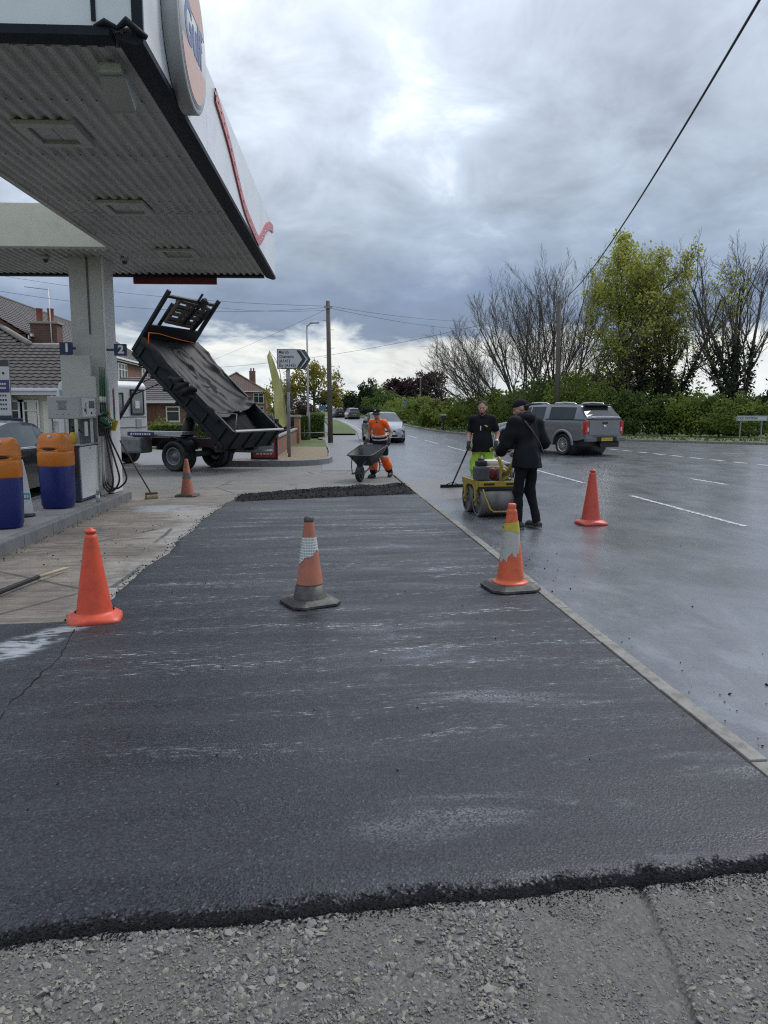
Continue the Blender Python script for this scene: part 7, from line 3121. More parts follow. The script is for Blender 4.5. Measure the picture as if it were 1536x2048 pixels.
# --- left: yellow-green tree by the pole, plum tree, clipped hedges, garden shrubs
bush_tree('yellow_tree', 'broad yellow-green tree behind the direction sign and lamp post', (P(628, 830, 62).x, 62, 0), [(-1.0, 0, 3.7, 1.7, 1.6, 1.7), (1.0, 0, 3.6, 1.7, 1.6, 1.6), (0, 0, 4.7, 1.4, 1.4, 1.2), (1.7, 0, 2.6, 1.2, 1.2, 1.1), (-1.8, 0, 2.7, 1.2, 1.2, 1.2)], 4300, 'leaf_yellow', .11, 51, 'tree', (.14, 3.2), shell=.35)
bush_tree('yellow_tree', 'smaller yellow-green tree left of the lime flag', (P(556, 830, 66).x, 66, 0), [(0, 0, 2.6, 1.5, 1.4, 1.6), (.4, 0, 1.6, 1.5, 1.4, 1.2)], 2300, 'leaf_yellow', .11, 52, 'tree', (.10, 2.2), shell=.4)
bush_tree('plum_tree', 'dark plum-leaved shrub under the yellow-green tree', (P(598, 838, 52).x, 52, 0), [(-.3, 0, 1.5, 1.4, 1.1, 1.1), (.7, 0, 1.1, 1.2, 1.0, .9)], 2600, 'leaf_plum', .09, 53, 'tree', (.08, 1.4))


def clipped(name, label, loc, dx, dy, dz, n, mat, seed, rounded=.3):
    t = thing(name, label, 'hedge', loc, 0, 'clipped garden hedges')
    rg = np.random.RandomState(seed)
    u = rg.rand(n, 3) * 2 - 1
    ax = rg.randint(3, size=n)
    sg_ = np.sign(rg.randn(n))
    u[np.arange(n), ax] = sg_ * (1 - .12 * rg.rand(n))
    top_ = u[:, 2] > 0
    rr = np.abs(u[:, :2]).max(1)
    u[:, 2] = np.where(top_, u[:, 2] * (1 - rounded * .35 * rr ** 3), u[:, 2])
    C = np.stack([u[:, 0] * dx / 2, u[:, 1] * dy / 2, (u[:, 2] + 1) * dz / 2], 1)
    o = leaves('foliage', mat, t, C, .055, seed)
    o['kind'] = 'stuff'
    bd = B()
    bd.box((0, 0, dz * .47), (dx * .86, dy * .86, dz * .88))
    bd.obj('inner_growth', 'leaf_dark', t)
    return t


clipped('clipped_hedge', 'upright clipped green hedge beside the street lamp', (P(632, 850, 44).x, 44.5, .05), .95, 3.0, 1.32, 4200, 'leaf_green', 61)
clipped('clipped_hedge', 'long low clipped hedge behind the lorry tailgate', (P(545, 840, 36).x, 37.5, .05), 3.4, .9, 1.28, 5200, 'leaf_green', 62)
clipped('clipped_hedge', 'low green hedge seen under the raised lorry body', (P(385, 850, 33).x, 33.5, .05), 3.6, .8, .95, 4200, 'leaf_mid', 63)
bush_tree('garden_shrub', 'straggly garden shrub in front of the brick outbuilding', (P(318, 850, 36).x, 36, .0), [(0, 0, .7, .9, .5, .6), (.9, 0, .5, .7, .5, .45)], 900, 'leaf_mid', .06, 64, 'shrub', (.03, .6))

# grass tufts on the verge and round the wall foot
rg = np.random.RandomState(77)
pts = []
for p, q in zip(kr, kr[1:]):
    if p.y > 75:
        break
    L_ = (q - p).length
    m = int(L_ * 55)
    t_ = rg.rand(m, 1)
    d = (q - p).normalized()
    nn = np.array([d.y, -d.x])
    w = .15 + 2.9 * rg.rand(m, 1)
    xy = np.array([[p.x, p.y]]) * (1 - t_) + np.array([[q.x, q.y]]) * t_ + nn[None] * w
    pts.append(np.concatenate([xy, .10 + .02 * w], 1))
pts = np.concatenate(pts)
m = len(pts)
V, F_ = [], []
a = rg.rand(m) * 2 * np.pi
hgt = .05 + .11 * rg.rand(m) ** 2
wd = .05
dirx = np.stack([np.cos(a), np.sin(a), 0 * a], 1)
ln = rg.randn(m, 3) * .04
ln[:, 2] = 0
V = np.stack([pts - dirx * wd, pts + dirx * wd, pts + ln + np.array([0, 0, 1]) * hgt[:, None]], 1).reshape(-1, 3)
o = quick_mesh('verge_grass', V, np.arange(3 * m).reshape(-1, 3), 'grass_blade')
struct(o, 'stuff')
# ------------------------------------------------------------------ people, roller, barrow
pm('skin', (0.46, 0.27, 0.20), .5, var=.12, vscale=18, bump=.1, bscale=90)
pm('skin_ruddy', (0.48, 0.25, 0.185), .5, var=.14, vscale=18)
pm('cloth_black', (0.011, 0.0125, 0.015), .85, var=.25, vscale=9, bump=.4, bscale=120, spec=.2)
pm('cloth_jean', (0.010, 0.011, 0.015), .9, var=.3, vscale=12, bump=.4, bscale=160, spec=.2)
pm('cloth_navy', (0.014, 0.018, 0.030), .85, var=.25, vscale=9, bump=.3, bscale=120, spec=.2)
pm('hi_vis_orange', (0.95, 0.13, 0.015), .6, var=.08, vscale=6, bump=.2, bscale=60)
pm('hi_vis_lime', (0.38, 0.62, 0.035), .6, var=.16, vscale=9, bump=.3, bscale=60, dirt=.35, dirt_col=(.16, .26, .03), dscale=9)
pm('reflective_tape', (0.60, 0.61, 0.60), .4, metal=.3, var=.08)
pm('glove_grey', (0.035, 0.036, 0.038), .8, var=.3, vscale=20)
pm('boot_black', (0.016, 0.015, 0.014), .5, var=.3, vscale=14)
pm('trainer_grey', (0.030, 0.032, 0.033), .6, var=.3, vscale=20)
pm('sole_pale', (0.16, 0.16, 0.155), .6)
pm('hair_brown', (0.030, 0.020, 0.014), .75, var=.3, vscale=40)
pm('hair_short', (0.035, 0.025, 0.020), .8, var=.3, vscale=40)
pm('eye_dark', (0.02, 0.016, 0.014), .3)
pm('lip', (0.32, 0.13, 0.11), .5)
pm('print_yellow', (0.62, 0.55, 0.03), .6)
pm('roller_yellow', (0.45, 0.32, 0.035), .42, var=.1, vscale=6, dirt=.5, dirt_col=(.24, .18, .06), dscale=7)
pm('drum_steel', (0.20, 0.195, 0.185), .42, metal=.6, var=.25, vscale=5, dirt=.6, dirt_col=(.12, .11, .10), dscale=3)
pm('engine_red', (0.16, 0.014, 0.016), .45, var=.2)
pm('engine_metal', (0.22, 0.22, 0.22), .45, metal=.6, var=.3, vscale=20)
pm('tank_cream', (0.62, 0.58, 0.46), .45, var=.12, dirt=.3, dirt_col=(.35, .30, .22))
pm('barrow_black', (0.020, 0.022, 0.026), .42, var=.25, vscale=6, dirt=.35, dirt_col=(.06, .06, .06))


def v3(*a):
    return np.array(a, float)


def hand_prims(w, d, palm_n, side, curl=.6, s=1.0):
    """palm + five fingers; w wrist, d direction of the hand, palm_n normal of the palm"""
    w, d, n = v3(*w), v3(*d), v3(*palm_n)
    d /= np.linalg.norm(d)
    n -= d * (n @ d)
    n /= np.linalg.norm(n)
    b = np.cross(d, n) * side
    out = [('c', tuple(w), tuple(w + d * .035), .026 * s, .030 * s), ('e', tuple(w + d * .065 * s), (.040 * s, .040 * s, .030 * s))]
    base = w + d * .085 * s
    for k, (off, ln) in enumerate(((-.030, .068), (-.010, .078), (.010, .073), (.029, .058))):
        a = base + b * off * s
        c1 = a + (d * math.cos(curl * .6) + n * math.sin(curl * .6)) * ln * .45 * s
        c2 = c1 + (d * math.cos(curl * 2.0) + n * math.sin(curl * 2.0)) * ln * .35 * s
        c3 = c2 + (d * math.cos(curl * 3.2) + n * math.sin(curl * 3.2)) * ln * .25 * s
        out += [('c', tuple(a), tuple(c1), .0100 * s, .0095 * s), ('c', tuple(c1), tuple(c2), .0095 * s, .009 * s), ('c', tuple(c2), tuple(c3), .009 * s, .008 * s)]
    ta = w + d * .035 * s - b * .032 * s
    tb = ta + (d * .6 - b * .5 + n * .5) * .045 * s
    tc = tb + (d * .7 + n * .6) * .03 * s
    out += [('c', tuple(ta), tuple(tb), .013 * s, .011 * s), ('c', tuple(tb), tuple(tc), .011 * s, .009 * s)]
    return out


def head_prims(c, yaw, pitch, s=1.0):
    rot = Euler((pitch, 0, yaw)).to_matrix()

    def q(x, y, z):
        return tuple(np.array(c) + np.array(rot @ Vector((x, y, z))) * s)
    e = [('e', q(0, -.008, .025), (.076 * s, .096 * s, .100 * s), rot), ('e', q(0, .022, -.045), (.058 * s, .072 * s, .075 * s), rot), ('e', q(0, .062, -.088), (.030 * s, .026 * s, .022 * s), rot),
         ('c', q(0, .088, .010), q(0, .108, -.028), .010 * s, .015 * s), ('c', q(-.03, .080, .030), q(.03, .080, .030), .014 * s, .014 * s), ('c', q(-.018, .088, -.058), q(.018, .088, -.058), .009 * s, .009 * s)]
    for sx in (-1, 1):
        e.append(('e', q(sx * .078, -.010, -.005), (.012 * s, .022 * s, .032 * s), rot))
        e.append(('e', q(sx * .045, .058, -.02), (.024 * s, .024 * s, .024 * s), rot))
    return e, q, rot


def human(name, label, loc, rz, J, look):
    """J joints in the person's own frame (x right, y forward); look: dict of clothing choices"""
    t = thing(name, label, 'person', loc, rz)
    H = J['head']
    hp, q, hrot = head_prims(H, J.get('yaw', 0), J.get('pitch', 0))
    body = list(hp)
    body += [('c', J['neck'], tuple(v3(*H) + v3(0, 0, -.06)), .058, .054)]
    ch, pe = v3(*J['chest']), v3(*J['pelvis'])
    side = v3(*J['shR']) - v3(*J['shL'])
    fwd = np.cross(v3(0, 0, 1), side)
    fwd = -fwd / np.linalg.norm(fwd)
    bl = look.get('belly', 0)
    tor = [('c', tuple(ch), tuple(ch * .45 + pe * .55), .165, .150, (fwd, .68)), ('c', tuple(ch * .4 + pe * .6), tuple(pe), .150, .155, (fwd, .74)),
           ('c', J['shL'], J['shR'], .058, .058), ('c', tuple(ch + v3(0, 0, .06)), J['neck'], .12, .065, (fwd, .75))]
    if bl:
        tor.append(('e', tuple(ch * .35 + pe * .65 + fwd * .06), (.155, .13 + bl, .17)))
    body += tor
    arms, legs = [], []
    for s_ in ('L', 'R'):
        arms += [('c', J['sh' + s_], J['el' + s_], .058, .044), ('c', J['el' + s_], J['wr' + s_], .043, .029)]
        legs += [('c', J['hip' + s_], J['kn' + s_], .088, .060), ('c', J['kn' + s_], tuple(v3(*J['kn' + s_]) * .6 + v3(*J['an' + s_]) * .4 + v3(0, -.006, 0)), .050, .048), ('c', tuple(v3(*J['kn' + s_]) * .6 + v3(*J['an' + s_]) * .4 + v3(0, -.006, 0)), J['an' + s_], .048, .034)]
        an, to = v3(*J['an' + s_]), v3(*J['toe' + s_])
        legs += [('c', tuple(an + v3(0, 0, -.03)), tuple(to), .042, .032)]
    hands = []
    for s_, sg_ in (('L', -1), ('R', 1)):
        hands += hand_prims(J['wr' + s_], J['hd' + s_], J['hn' + s_], sg_, J.get('curl' + s_, .6))
    sdf_obj('body', body + arms + legs + hands, look['skin'], t, h=.0115, k=.022)
    # ---- clothes
    up = look['top']
    g = up.get('grow', .016)
    prims = [(p[0], p[1], p[2], p[3] + g, p[4] + g) + tuple(p[5:]) if p[0] == 'c' else ('e', p[1], tuple(x + g for x in p[2])) for p in tor]
    hem = up['hem']
    prims += [('c', tuple(pe + v3(0, 0, .10)), tuple(v3(pe[0], pe[1], hem - .05)), .170 + g, .184 + g, (fwd, .80))]
    for s_ in ('L', 'R'):
        sh, el, wr = v3(*J['sh' + s_]), v3(*J['el' + s_]), v3(*J['wr' + s_])
        if up['sleeve'] == 'long':
            prims += [('c', tuple(sh), tuple(el), .066 + g, .058 + g), ('c', tuple(el), tuple(el * .12 + wr * .88), .056 + g, .040 + g)]
        else:
            m_ = sh * .32 + el * .68
            prims += [('c', tuple(sh), tuple(m_), .054 + g, .050 + g)]
    if up['sleeve'] != 'long':
        for s_ in ('L', 'R'):
            sh, el = v3(*J['sh' + s_]), v3(*J['el' + s_])
            prims.append(('cutl', None))
    pr2 = [p for p in prims if p[0] != 'cutl']
    pr2.append(('cut', (0, 0, hem), (0, 0, -1)))
    to_ = sdf_obj(up['name'], pr2, up['mat'], t, h=.013, k=.035, wrinkle=up.get('wr', .006), wfreq=17, seed=3)
    low = look['legs']
    g = low.get('grow', .014)
    prims = [('c', tuple(pe), tuple(pe + v3(0, 0, .02)), .158 + g * .6, .150 + g * .5, (fwd, .78))]
    for s_ in ('L', 'R'):
        hi, kn, an = v3(*J['hip' + s_]), v3(*J['kn' + s_]), v3(*J['an' + s_])
        cf = low.get('cuff', .98)
        e_ = kn * (1 - cf) + an * cf
        prims += [('c', tuple(hi), tuple(kn), .086 + g * .7, .066 + g), ('c', tuple(kn), tuple(e_), .066 + g, .052 + g * low.get('flare', 1.0))]
    tr_ = sdf_obj('trousers', prims, low['mat'], t, h=.013, k=.04, wrinkle=low.get('wr', .006), wfreq=20, seed=6)
    # ---- shoes
    for s_ in ('L', 'R'):
        an, to = v3(*J['an' + s_]), v3(*J['toe' + s_])
        d = to - an
        d[2] = 0
        d /= np.linalg.norm(d)
        heel = an - d * .045 + v3(0, 0, -.045)
        ball = an * .25 + to * .75
        zf = min(an[2] - .075, to[2] - .03)
        pr = [('c', tuple(heel), tuple(ball), .046, .044), ('c', tuple(ball), tuple(to), .044, .036), ('c', tuple(an + v3(0, 0, .02)), tuple(an + v3(0, 0, -.04)), .052, .05)]
        if look['shoe'] == 'boot_black':
            pr.append(('c', tuple(an + (v3(*J['kn' + s_]) - an) * .28), tuple(an), .056, .054))
        so = sdf_obj('shoe', pr, look['shoe'], t, h=.010, k=.02)
        bd = B()
        sd_ = v3(-d[1], d[0], 0)
        ol = []
        for a_, w_ in ((-.085, .022), (-.06, .036), (0, .040), (.12, .046), (.19, .040), (.235, .020)):
            ol.append((a_, w_))
        c0 = an.copy()
        lf = [c0 + d * a_ + sd_ * w_ for a_, w_ in ol] + [c0 + d * a_ - sd_ * w_ for a_, w_ in reversed(ol)]
        slope = (to[2] - .032 - (an[2] - .085)) / .2
        vs = []
        for zz in (0, .022):
            for p in lf:
                a_ = (p - c0) @ d
                vs.append((p[0], p[1], an[2] - .088 + max(0, a_) * slope + zz))
        n_ = len(lf)
        bd.add(vs, [tuple(range(n_)), tuple(range(n_, 2 * n_))] + [(i, (i + 1) % n_, n_ + (i + 1) % n_, n_ + i) for i in range(n_)])
        bd.obj('sole', look.get('sole', 'boot_black'), so)
    # ---- gloves
    if look.get('gloves'):
        for s_, sg_ in (('L', -1), ('R', 1)):
            hpz = hand_prims(J['wr' + s_], J['hd' + s_], J['hn' + s_], sg_, J.get('curl' + s_, .6))
            hpz = [('c', p[1], p[2], p[3] + .005, p[4] + .005) if p[0] == 'c' else ('e', p[1], tuple(x + .006 for x in p[2])) for p in hpz]
            w_, e_ = v3(*J['wr' + s_]), v3(*J['el' + s_])
            hpz.append(('c', tuple(w_), tuple(w_ + (e_ - w_) * .16), .036, .040))
            sdf_obj('glove', hpz, look['gloves'], t, h=.008, k=.010)
    # ---- face
    bd = B()
    for sx in (-1, 1):
        bd.ball(q(sx * .031, .080, .008), .0085, 8, 6)
    bd.obj('eye', 'eye_dark', t)
    bd = B()
    bd.tube([q(-.022, .094, -.056), q(0, .099, -.055), q(.022, .094, -.056)], [.004, .006, .004], 6)
    bd.obj('mouth', 'lip', t)
    return t, q, hrot, to_, tr_


# --- man in black at the roller
J1 = dict(head=(0, .115, 1.665), yaw=R(48), pitch=R(-22), neck=(0, .045, 1.53), chest=(0, .02, 1.36), pelvis=(0, -.03, .98), shL=(-.195, .035, 1.475), shR=(.195, .02, 1.475),
          elL=(-.27, .10, 1.19), elR=(.30, -.06, 1.19), wrL=(-.14, .36, 1.06), wrR=(.16, .30, 1.05), hdL=(.2, .9, -.2), hdR=(-.3, .9, -.2), hnL=(.3, -.1, -1), hnR=(-.3, -.1, -1), curlL=.8, curlR=.8,
          hipL=(-.095, -.03, .95), hipR=(.095, -.03, .95), knL=(-.10, .03, .52), knR=(.10, .0, .52), anL=(-.11, .0, .092), anR=(.12, -.13, .105), toeL=(-.17, .165, .036), toeR=(.13, .06, .036))
LOOK1 = dict(skin='skin', top=dict(name='jacket', mat='cloth_black', sleeve='long', hem=.86, grow=.034, wr=.014), legs=dict(mat='cloth_jean', grow=.006, wr=.006), shoe='trainer_grey', sole='sole_pale')
m1, q1, hr1, to1, tr1 = human('person', 'person in black jacket, black jeans and backward cap steering the roller', (2.98, 10.2, 0), R(30), J1, LOOK1)
# hood bunched behind the neck, bag strap across the back
sdf_obj('hood', [('c', (-.12, .02, 1.56), (0, -.09, 1.545), .05, .06), ('c', (0, -.09, 1.545), (.12, .02, 1.56), .06, .05), ('c', (-.11, .05, 1.555), (-.06, .13, 1.52), .045, .04), ('c', (.11, .05, 1.555), (.06, .13, 1.52), .045, .04)], 'cloth_black', m1, h=.012, k=.04, wrinkle=.008, wfreq=24)
bd = B()
bd.tube([(-.14, -.10, 1.50), (-.04, -.158, 1.36), (.09, -.172, 1.20), (.20, -.135, 1.08)], .016, 6, flat=.5)
bd.obj('bag_strap', 'panel_dark', m1)


def cap_obj(q, rot, parent, mat, back=False, peak_up=0.0):
    pr = [('e', q(0, -.008, .050), (.088, .106, .085), rot), ('cut', q(0, 0, .036), tuple(rot @ Vector((0, .10 if back else -.10, -1))))]
    cp = sdf_obj('cap', pr, mat, parent, h=.009, k=.02)
    s_ = -1 if back else 1
    bd = B()
    rows = []
    for i in range(9):
        a = R(-62) + R(124) * i / 8
        r0_, r1_ = .088, .088 + .085 * math.cos(a * .9)
        row = []
        for j in range(4):
            r_ = r0_ + (r1_ - r0_) * j / 3
            row.append(q(math.sin(a) * r_ * .92, s_ * (math.cos(a) * r_ * 1.12), .040 - .012 * j - .02 * (math.sin(a) ** 2)))
        rows.append(row)
    bd.grid(rows)
    pk_ = bd.obj('peak', mat, cp)
    sm_ = pk_.modifiers.new('s', 'SOLIDIFY')
    sm_.thickness = .008
    return cp


cap_obj(q1, hr1, m1, 'cloth_black', back=True)
sdf_obj('beard', [('c', q1(-.055, .03, -.06), q1(0, .082, -.092), .022, .024), ('c', q1(.055, .03, -.06), q1(0, .082, -.092), .022, .024), ('c', q1(-.02, .094, -.045), q1(.02, .094, -.045), .009, .009)], 'hair_brown', m1, h=.008, k=.015)
sdf_obj('hair', [('c', q1(-.05, -.075, .0), q1(.05, -.075, .0), .035, .035), ('c', q1(-.05, -.07, -.03), q1(.05, -.07, -.03), .028, .028)], 'hair_brown', m1, h=.009, k=.02)

# --- man in polo shirt and lime trousers
J2 = dict(head=(0, .055, 1.675), yaw=R(-4), pitch=R(-12), neck=(0, .015, 1.53), chest=(0, .0, 1.35), pelvis=(0, .0, .97), shL=(-.175, 0, 1.465), shR=(.175, 0, 1.465),
          elL=(-.275, -.06, 1.19), elR=(.25, -.05, 1.18), wrL=(-.26, .10, 1.0), wrR=(.24, .16, 1.0), hdL=(.1, .35, -1), hdR=(0, .4, -1), hnL=(1, 0, 0), hnR=(-1, .0, 0), curlL=.7, curlR=.9,
          hipL=(-.10, 0, .94), hipR=(.10, 0, .94), knL=(-.13, .03, .52), knR=(.13, .03, .52), anL=(-.14, 0, .092), anR=(.15, 0, .092), toeL=(-.17, .18, .036), toeR=(.19, .18, .036))
LOOK2 = dict(skin='skin_ruddy', belly=.06, top=dict(name='polo_shirt', mat='cloth_black', sleeve='short', hem=.86, grow=.020, wr=.006), legs=dict(mat='hi_vis_lime', grow=.022, wr=.012), shoe='boot_black', gloves='glove_grey')
m2, q2, hr2, to2, tr2 = human('person', 'person in black polo shirt and lime hi-vis trousers behind the roller', (3.22, 13.9, 0), R(162), J2, LOOK2)
sdf_obj('hair', [('e', q2(0, -.020, .040), (.082, .098, .092), hr2), ('cut', q2(0, .045, .06), tuple(hr2 @ Vector((0, 1, -.75))))], 'hair_short', m2, h=.009, k=.02)
sdf_obj('beard', [('c', q2(-.055, .03, -.06), q2(0, .080, -.092), .019, .020), ('c', q2(.055, .03, -.06), q2(0, .080, -.092), .019, .020)], 'hair_short', m2, h=.008, k=.015)
bd = B()
bd.prism([(-.03, -.012), (.0, -.016), (.045, .012), (.02, .02), (-.01, .012)], 0, .006, 'Y')
bd.obj('chest_logo', 'print_yellow', m2, loc=(-.085, .152, 1.34), rot=(0, 0, R(10)))
bd = B()
bd.bbox((.02, .165, 1.30), (.018, .02, .085), .005)
bd.obj('hanging_glasses', 'white_plastic', m2)
sdf_obj('collar', [('c', (-.075, .03, 1.535), (-.02, .10, 1.50), .018, .014), ('c', (.075, .03, 1.535), (.02, .10, 1.50), .018, .014), ('c', (-.075, .03, 1.535), (.075, .03, 1.535), .016, .016)], 'cloth_black', m2, h=.008, k=.012)
bd = B()
w_ = v3(*J2['wrL'])
bd.tube([tuple(w_ + v3(-.008, -.03, .05)), tuple(w_ + v3(-.012, -.045, .075))], .036, 12)
bd.obj('wrist_band', 'reflective_tape', m2)

# --- orange hi-vis worker with the barrow
J3 = dict(head=(0, .185, 1.545), yaw=R(6), pitch=R(-8), neck=(0, .12, 1.40), chest=(0, .08, 1.22), pelvis=(0, -.05, .86), shL=(-.165, .11, 1.33), shR=(.165, .11, 1.33),
          elL=(-.30, -.01, 1.09), elR=(.27, .0, 1.07), wrL=(-.30, .14, .90), wrR=(.29, .15, .88), hdL=(0, .45, -.9), hdR=(0, .45, -.9), hnL=(.8, -.5, 0), hnR=(-.8, -.5, 0), curlL=.9, curlR=.9,
          hipL=(-.09, -.05, .83), hipR=(.09, -.05, .83), knL=(-.12, -.02, .46), knR=(.10, .16, .45), anL=(-.17, -.30, .115), anR=(.11, .14, .092), toeL=(-.20, -.13, .040), toeR=(.14, .32, .036))
LOOK3 = dict(skin='skin_ruddy', top=dict(name='hi_vis_shirt', mat='hi_vis_orange', sleeve='short', hem=.90, grow=.006, wr=.006), legs=dict(mat='cloth_navy', grow=.024, cuff=.80, flare=1.3, wr=.010), shoe='boot_black', gloves='glove_grey')
W3 = (1.66, 18.05, 0)
m3, q3, hr3, to3, tr3 = human('person', 'person in orange hi-vis shirt and dark cap pushing a wheelbarrow', W3, R(153), J3, LOOK3)
cap_obj(q3, hr3, m3, 'cloth_black')
text_part('cap_logo', 'H', .05, 'white_plastic', m3, q3(0, .098, .085), (math.pi / 2 + R(-25), 0, R(180 + 6)), depth=.002, bold=.002)
# reflective and navy bands on shirt, orange lower legs with tape
fw3 = (0, 1, 0)


def ring_band(name, a, b, r, mat, parent, flat=.78, h=.012):
    return sdf_obj(name, [('c', a, b, r, r, ((0, 1, 0), flat)), ('cut', tuple(v3(*a)), tuple(v3(*a) - v3(*b))), ('cut', tuple(v3(*b)), tuple(v3(*b) - v3(*a)))], mat, parent, h=h, k=.01)


ring_band('reflective_band', (0, -.005, 1.00), (0, .008, 1.045), .187, 'reflective_tape', m3)
ring_band('navy_band', (0, -.018, .955), (0, -.005, 1.00), .187, 'cloth_navy', m3)
ring_band('reflective_band', (0, -.028, .915), (0, -.018, .955), .188, 'reflective_tape', m3)
for s_ in ('L', 'R'):
    kn, an = v3(*J3['kn' + s_]), v3(*J3['an' + s_])
    a_ = kn * .98 + an * .02
    b_ = kn * .30 + an * .70
    sdf_obj('lower_leg_panel', [('c', tuple(a_), tuple(b_), .108, .104), ('cut', tuple(b_), tuple(b_ - a_))], 'hi_vis_orange', m3, h=.012, k=.02, wrinkle=.005, wfreq=22)
    hi = v3(*J3['hip' + s_])
    c_ = hi * .18 + kn * .82
    d_ = hi * .06 + kn * .94
    ring_band('knee_tape', tuple(c_), tuple(d_), .100, 'reflective_tape', m3, 1.0)
sdf_obj('collar', [('c', (-.06, .11, 1.38), (0, .175, 1.33), .014, .014), ('c', (.06, .11, 1.38), (0, .175, 1.33), .014, .014), ('c', (-.06, .11, 1.38), (.06, .10, 1.385), .014, .014)], 'cloth_navy', m3, h=.008, k=.01)

# ------------------------------------------------------------------ wheelbarrow
wb = thing('wheelbarrow', 'black builder wheelbarrow being pushed towards the camera', 'wheelbarrow', W3, R(153))
bd = B()


def tray_ring(y0, y1, w0, w1, z0, z1, n=5):
    """closed ring of a rounded quad: y0 rear, y1 front"""
    pts = []
    cs = [(w0 / 2, y0, z0), (w1 / 2, y1, z1), (-w1 / 2, y1, z1), (-w0 / 2, y0, z0)]
    for i in range(4):
        a, b, c = Vector(cs[i - 1]), Vector(cs[i]), Vector(cs[(i + 1) % 4])
        p, q_ = b.lerp(a, .16), b.lerp(c, .16)
        for k in range(n):
            t = k / (n - 1)
            pts.append((p * (1 - t) ** 2 + b * 2 * t * (1 - t) + q_ * t * t))
    return pts


r_out = tray_ring(.34, 1.30, .68, .62, .80, .60)
r_in = tray_ring(.36, 1.28, .64, .58, .795, .595)
r_bot = tray_ring(.52, .98, .42, .36, .44, .36)
rows = [r_out, r_in, [p + Vector((0, 0, .004)) for p in r_bot]]
n_ = len(r_out)
vs = [p for r_ in rows for p in r_]
fs = []
for i in range(2):
    for k in range(n_):
        fs.append((i * n_ + k, i * n_ + (k + 1) % n_, (i + 1) * n_ + (k + 1) % n_, (i + 1) * n_ + k))
fs.append(tuple(range(2 * n_, 3 * n_)))
bd.add(vs, fs, True)
tray = bd.obj('tray', 'barrow_black', wb)
tray.modifiers.new('s', 'SOLIDIFY').thickness = .006
bd = B()
bd.tube([Vector(p) for p in r_out] + [Vector(r_out[0])], .014, 6)
bd.obj('tray_rim', 'barrow_black', tray)
for sx in (-1, 1):
    bd = B()
    bd.tube([(sx * .30, .13, .84), (sx * .29, .30, .77), (sx * .25, .55, .56), (sx * .17, .95, .34), (sx * .11, 1.20, .21), (sx * .10, 1.42, .20)], .0165, 8)
    bd.obj('handle_tube', 'barrow_black', wb)
    bd = B()
    bd.tube([(sx * .30, .10, .855), (sx * .295, .22, .80)], .021, 8)
    bd.obj('grip', 'rubber', wb)
    bd = B()
    bd.tube([(sx * .24, .62, .52), (sx * .25, .60, .30), (sx * .24, .66, .20), (sx * .22, .80, .22), (sx * .19, .90, .36)], .014, 8)
    bd.obj('leg', 'barrow_black', wb)
    bd = B()
    bd.tube([(sx * .10, 1.40, .20), (sx * .14, 1.36, .40), (sx * .20, 1.18, .56)], .012, 6)
    bd.obj('front_stay', 'barrow_black', wb)
bd = B()
bd.tube([(-.10, 1.42, .20), (.10, 1.42, .20)], .014, 8)
bd.obj('nose_bar', 'barrow_black', wb)
bd = B()
bd.lathe([(.12, -.045), (.165, -.05), (.188, -.032), (.195, 0), (.188, .032), (.165, .05), (.12, .045)], 28, (0, 1.20, .197), 'X')
wh_ = bd.obj('wheel', 'rubber', wb)
bd = B()
bd.lathe([(.12, -.046), (.05, -.03), (.03, -.06), (.03, .06), (.05, .03), (.12, .046)], 20, (0, 1.20, .197), 'X')
bd.obj('hub', 'panel_dark', wh_)

# ------------------------------------------------------------------ walk-behind roller
rl = thing('road_roller', 'yellow walk-behind double drum roller on the road edge', 'roller', (2.87, 11.42, 0), R(5))
DRr = .245
for yy in (0, .56):
    bd = B()
    bd.lathe([(.20, -.30), (.225, -.305), (DRr, -.30), (DRr, .30), (.225, .305), (.20, .30)], 44, (0, yy, DRr), 'X', cap=False)
    dm = bd.obj('drum', 'drum_steel', rl)
    bd = B()
    for sx in (-1, 1):
        bd.lathe([(.222, sx * .285), (.06, sx * .275), (.05, sx * .30), (.01, sx * .305)], 32, (0, yy, DRr), 'X', cap=False)
    bd.obj('drum_end', 'drum_steel', dm, recalc=False)
for sx in (-1, 1):
    bd = B()
    bd.prism([(-.16, .56), (-.15, .47), (-.05, .40), (-.032, .17), (.032, .17), (.06, .42), (.16, .48), (.40, .48), (.50, .42), (.528, .17), (.592, .17), (.61, .40), (.70, .48), (.72, .56)], sx * .322 - .012, sx * .322 + .012, 'X')
    pl = bd.obj('side_plate', 'roller_yellow', rl)
    for yy in (0, .56):
        bd = B()
        bd.lathe([(.035, sx * .334), (.035, sx * .350), (.012, sx * .353)], 10, (0, yy, DRr), 'X')
        bd.obj('axle_bolt', 'engine_metal', pl)
bd = B()
bd.bbox((0, -.165, .515), (.655, .05, .085), .012)
bd.obj('rear_beam', 'roller_yellow', rl)
bd = B()
bd.bbox((-.17, -.192, .515), (.17, .012, .03), .004)
bd.bbox((.19, -.192, .515), (.17, .012, .03), .004)
bd.obj('beam_slot', 'matt_black', rl)
bd = B()
bd.bbox((0, -.185, .45), (.62, .02, .045), .006)
bd.obj('scraper', 'matt_black', rl)
bd = B()
bd.bbox((0, .28, .54), (.62, .85, .04), .008)
bd.obj('deck', 'panel_dark', rl)
bd = B()
bd.tube([(-.27, -.20, .44), (-.255, -.235, .36), (-.18, -.30, .14), (-.13, -.31, .105), (.13, -.31, .105), (.18, -.30, .14), (.255, -.235, .36), (.27, -.20, .44)], .014, 8)
bd.obj('guard_tube', 'roller_yellow', rl)
bd = B()
bd.bbox((-.24, .0, .67), (.20, .26, .22), .03)
bd.obj('water_tank', 'panel_dark', rl)
bd = B()
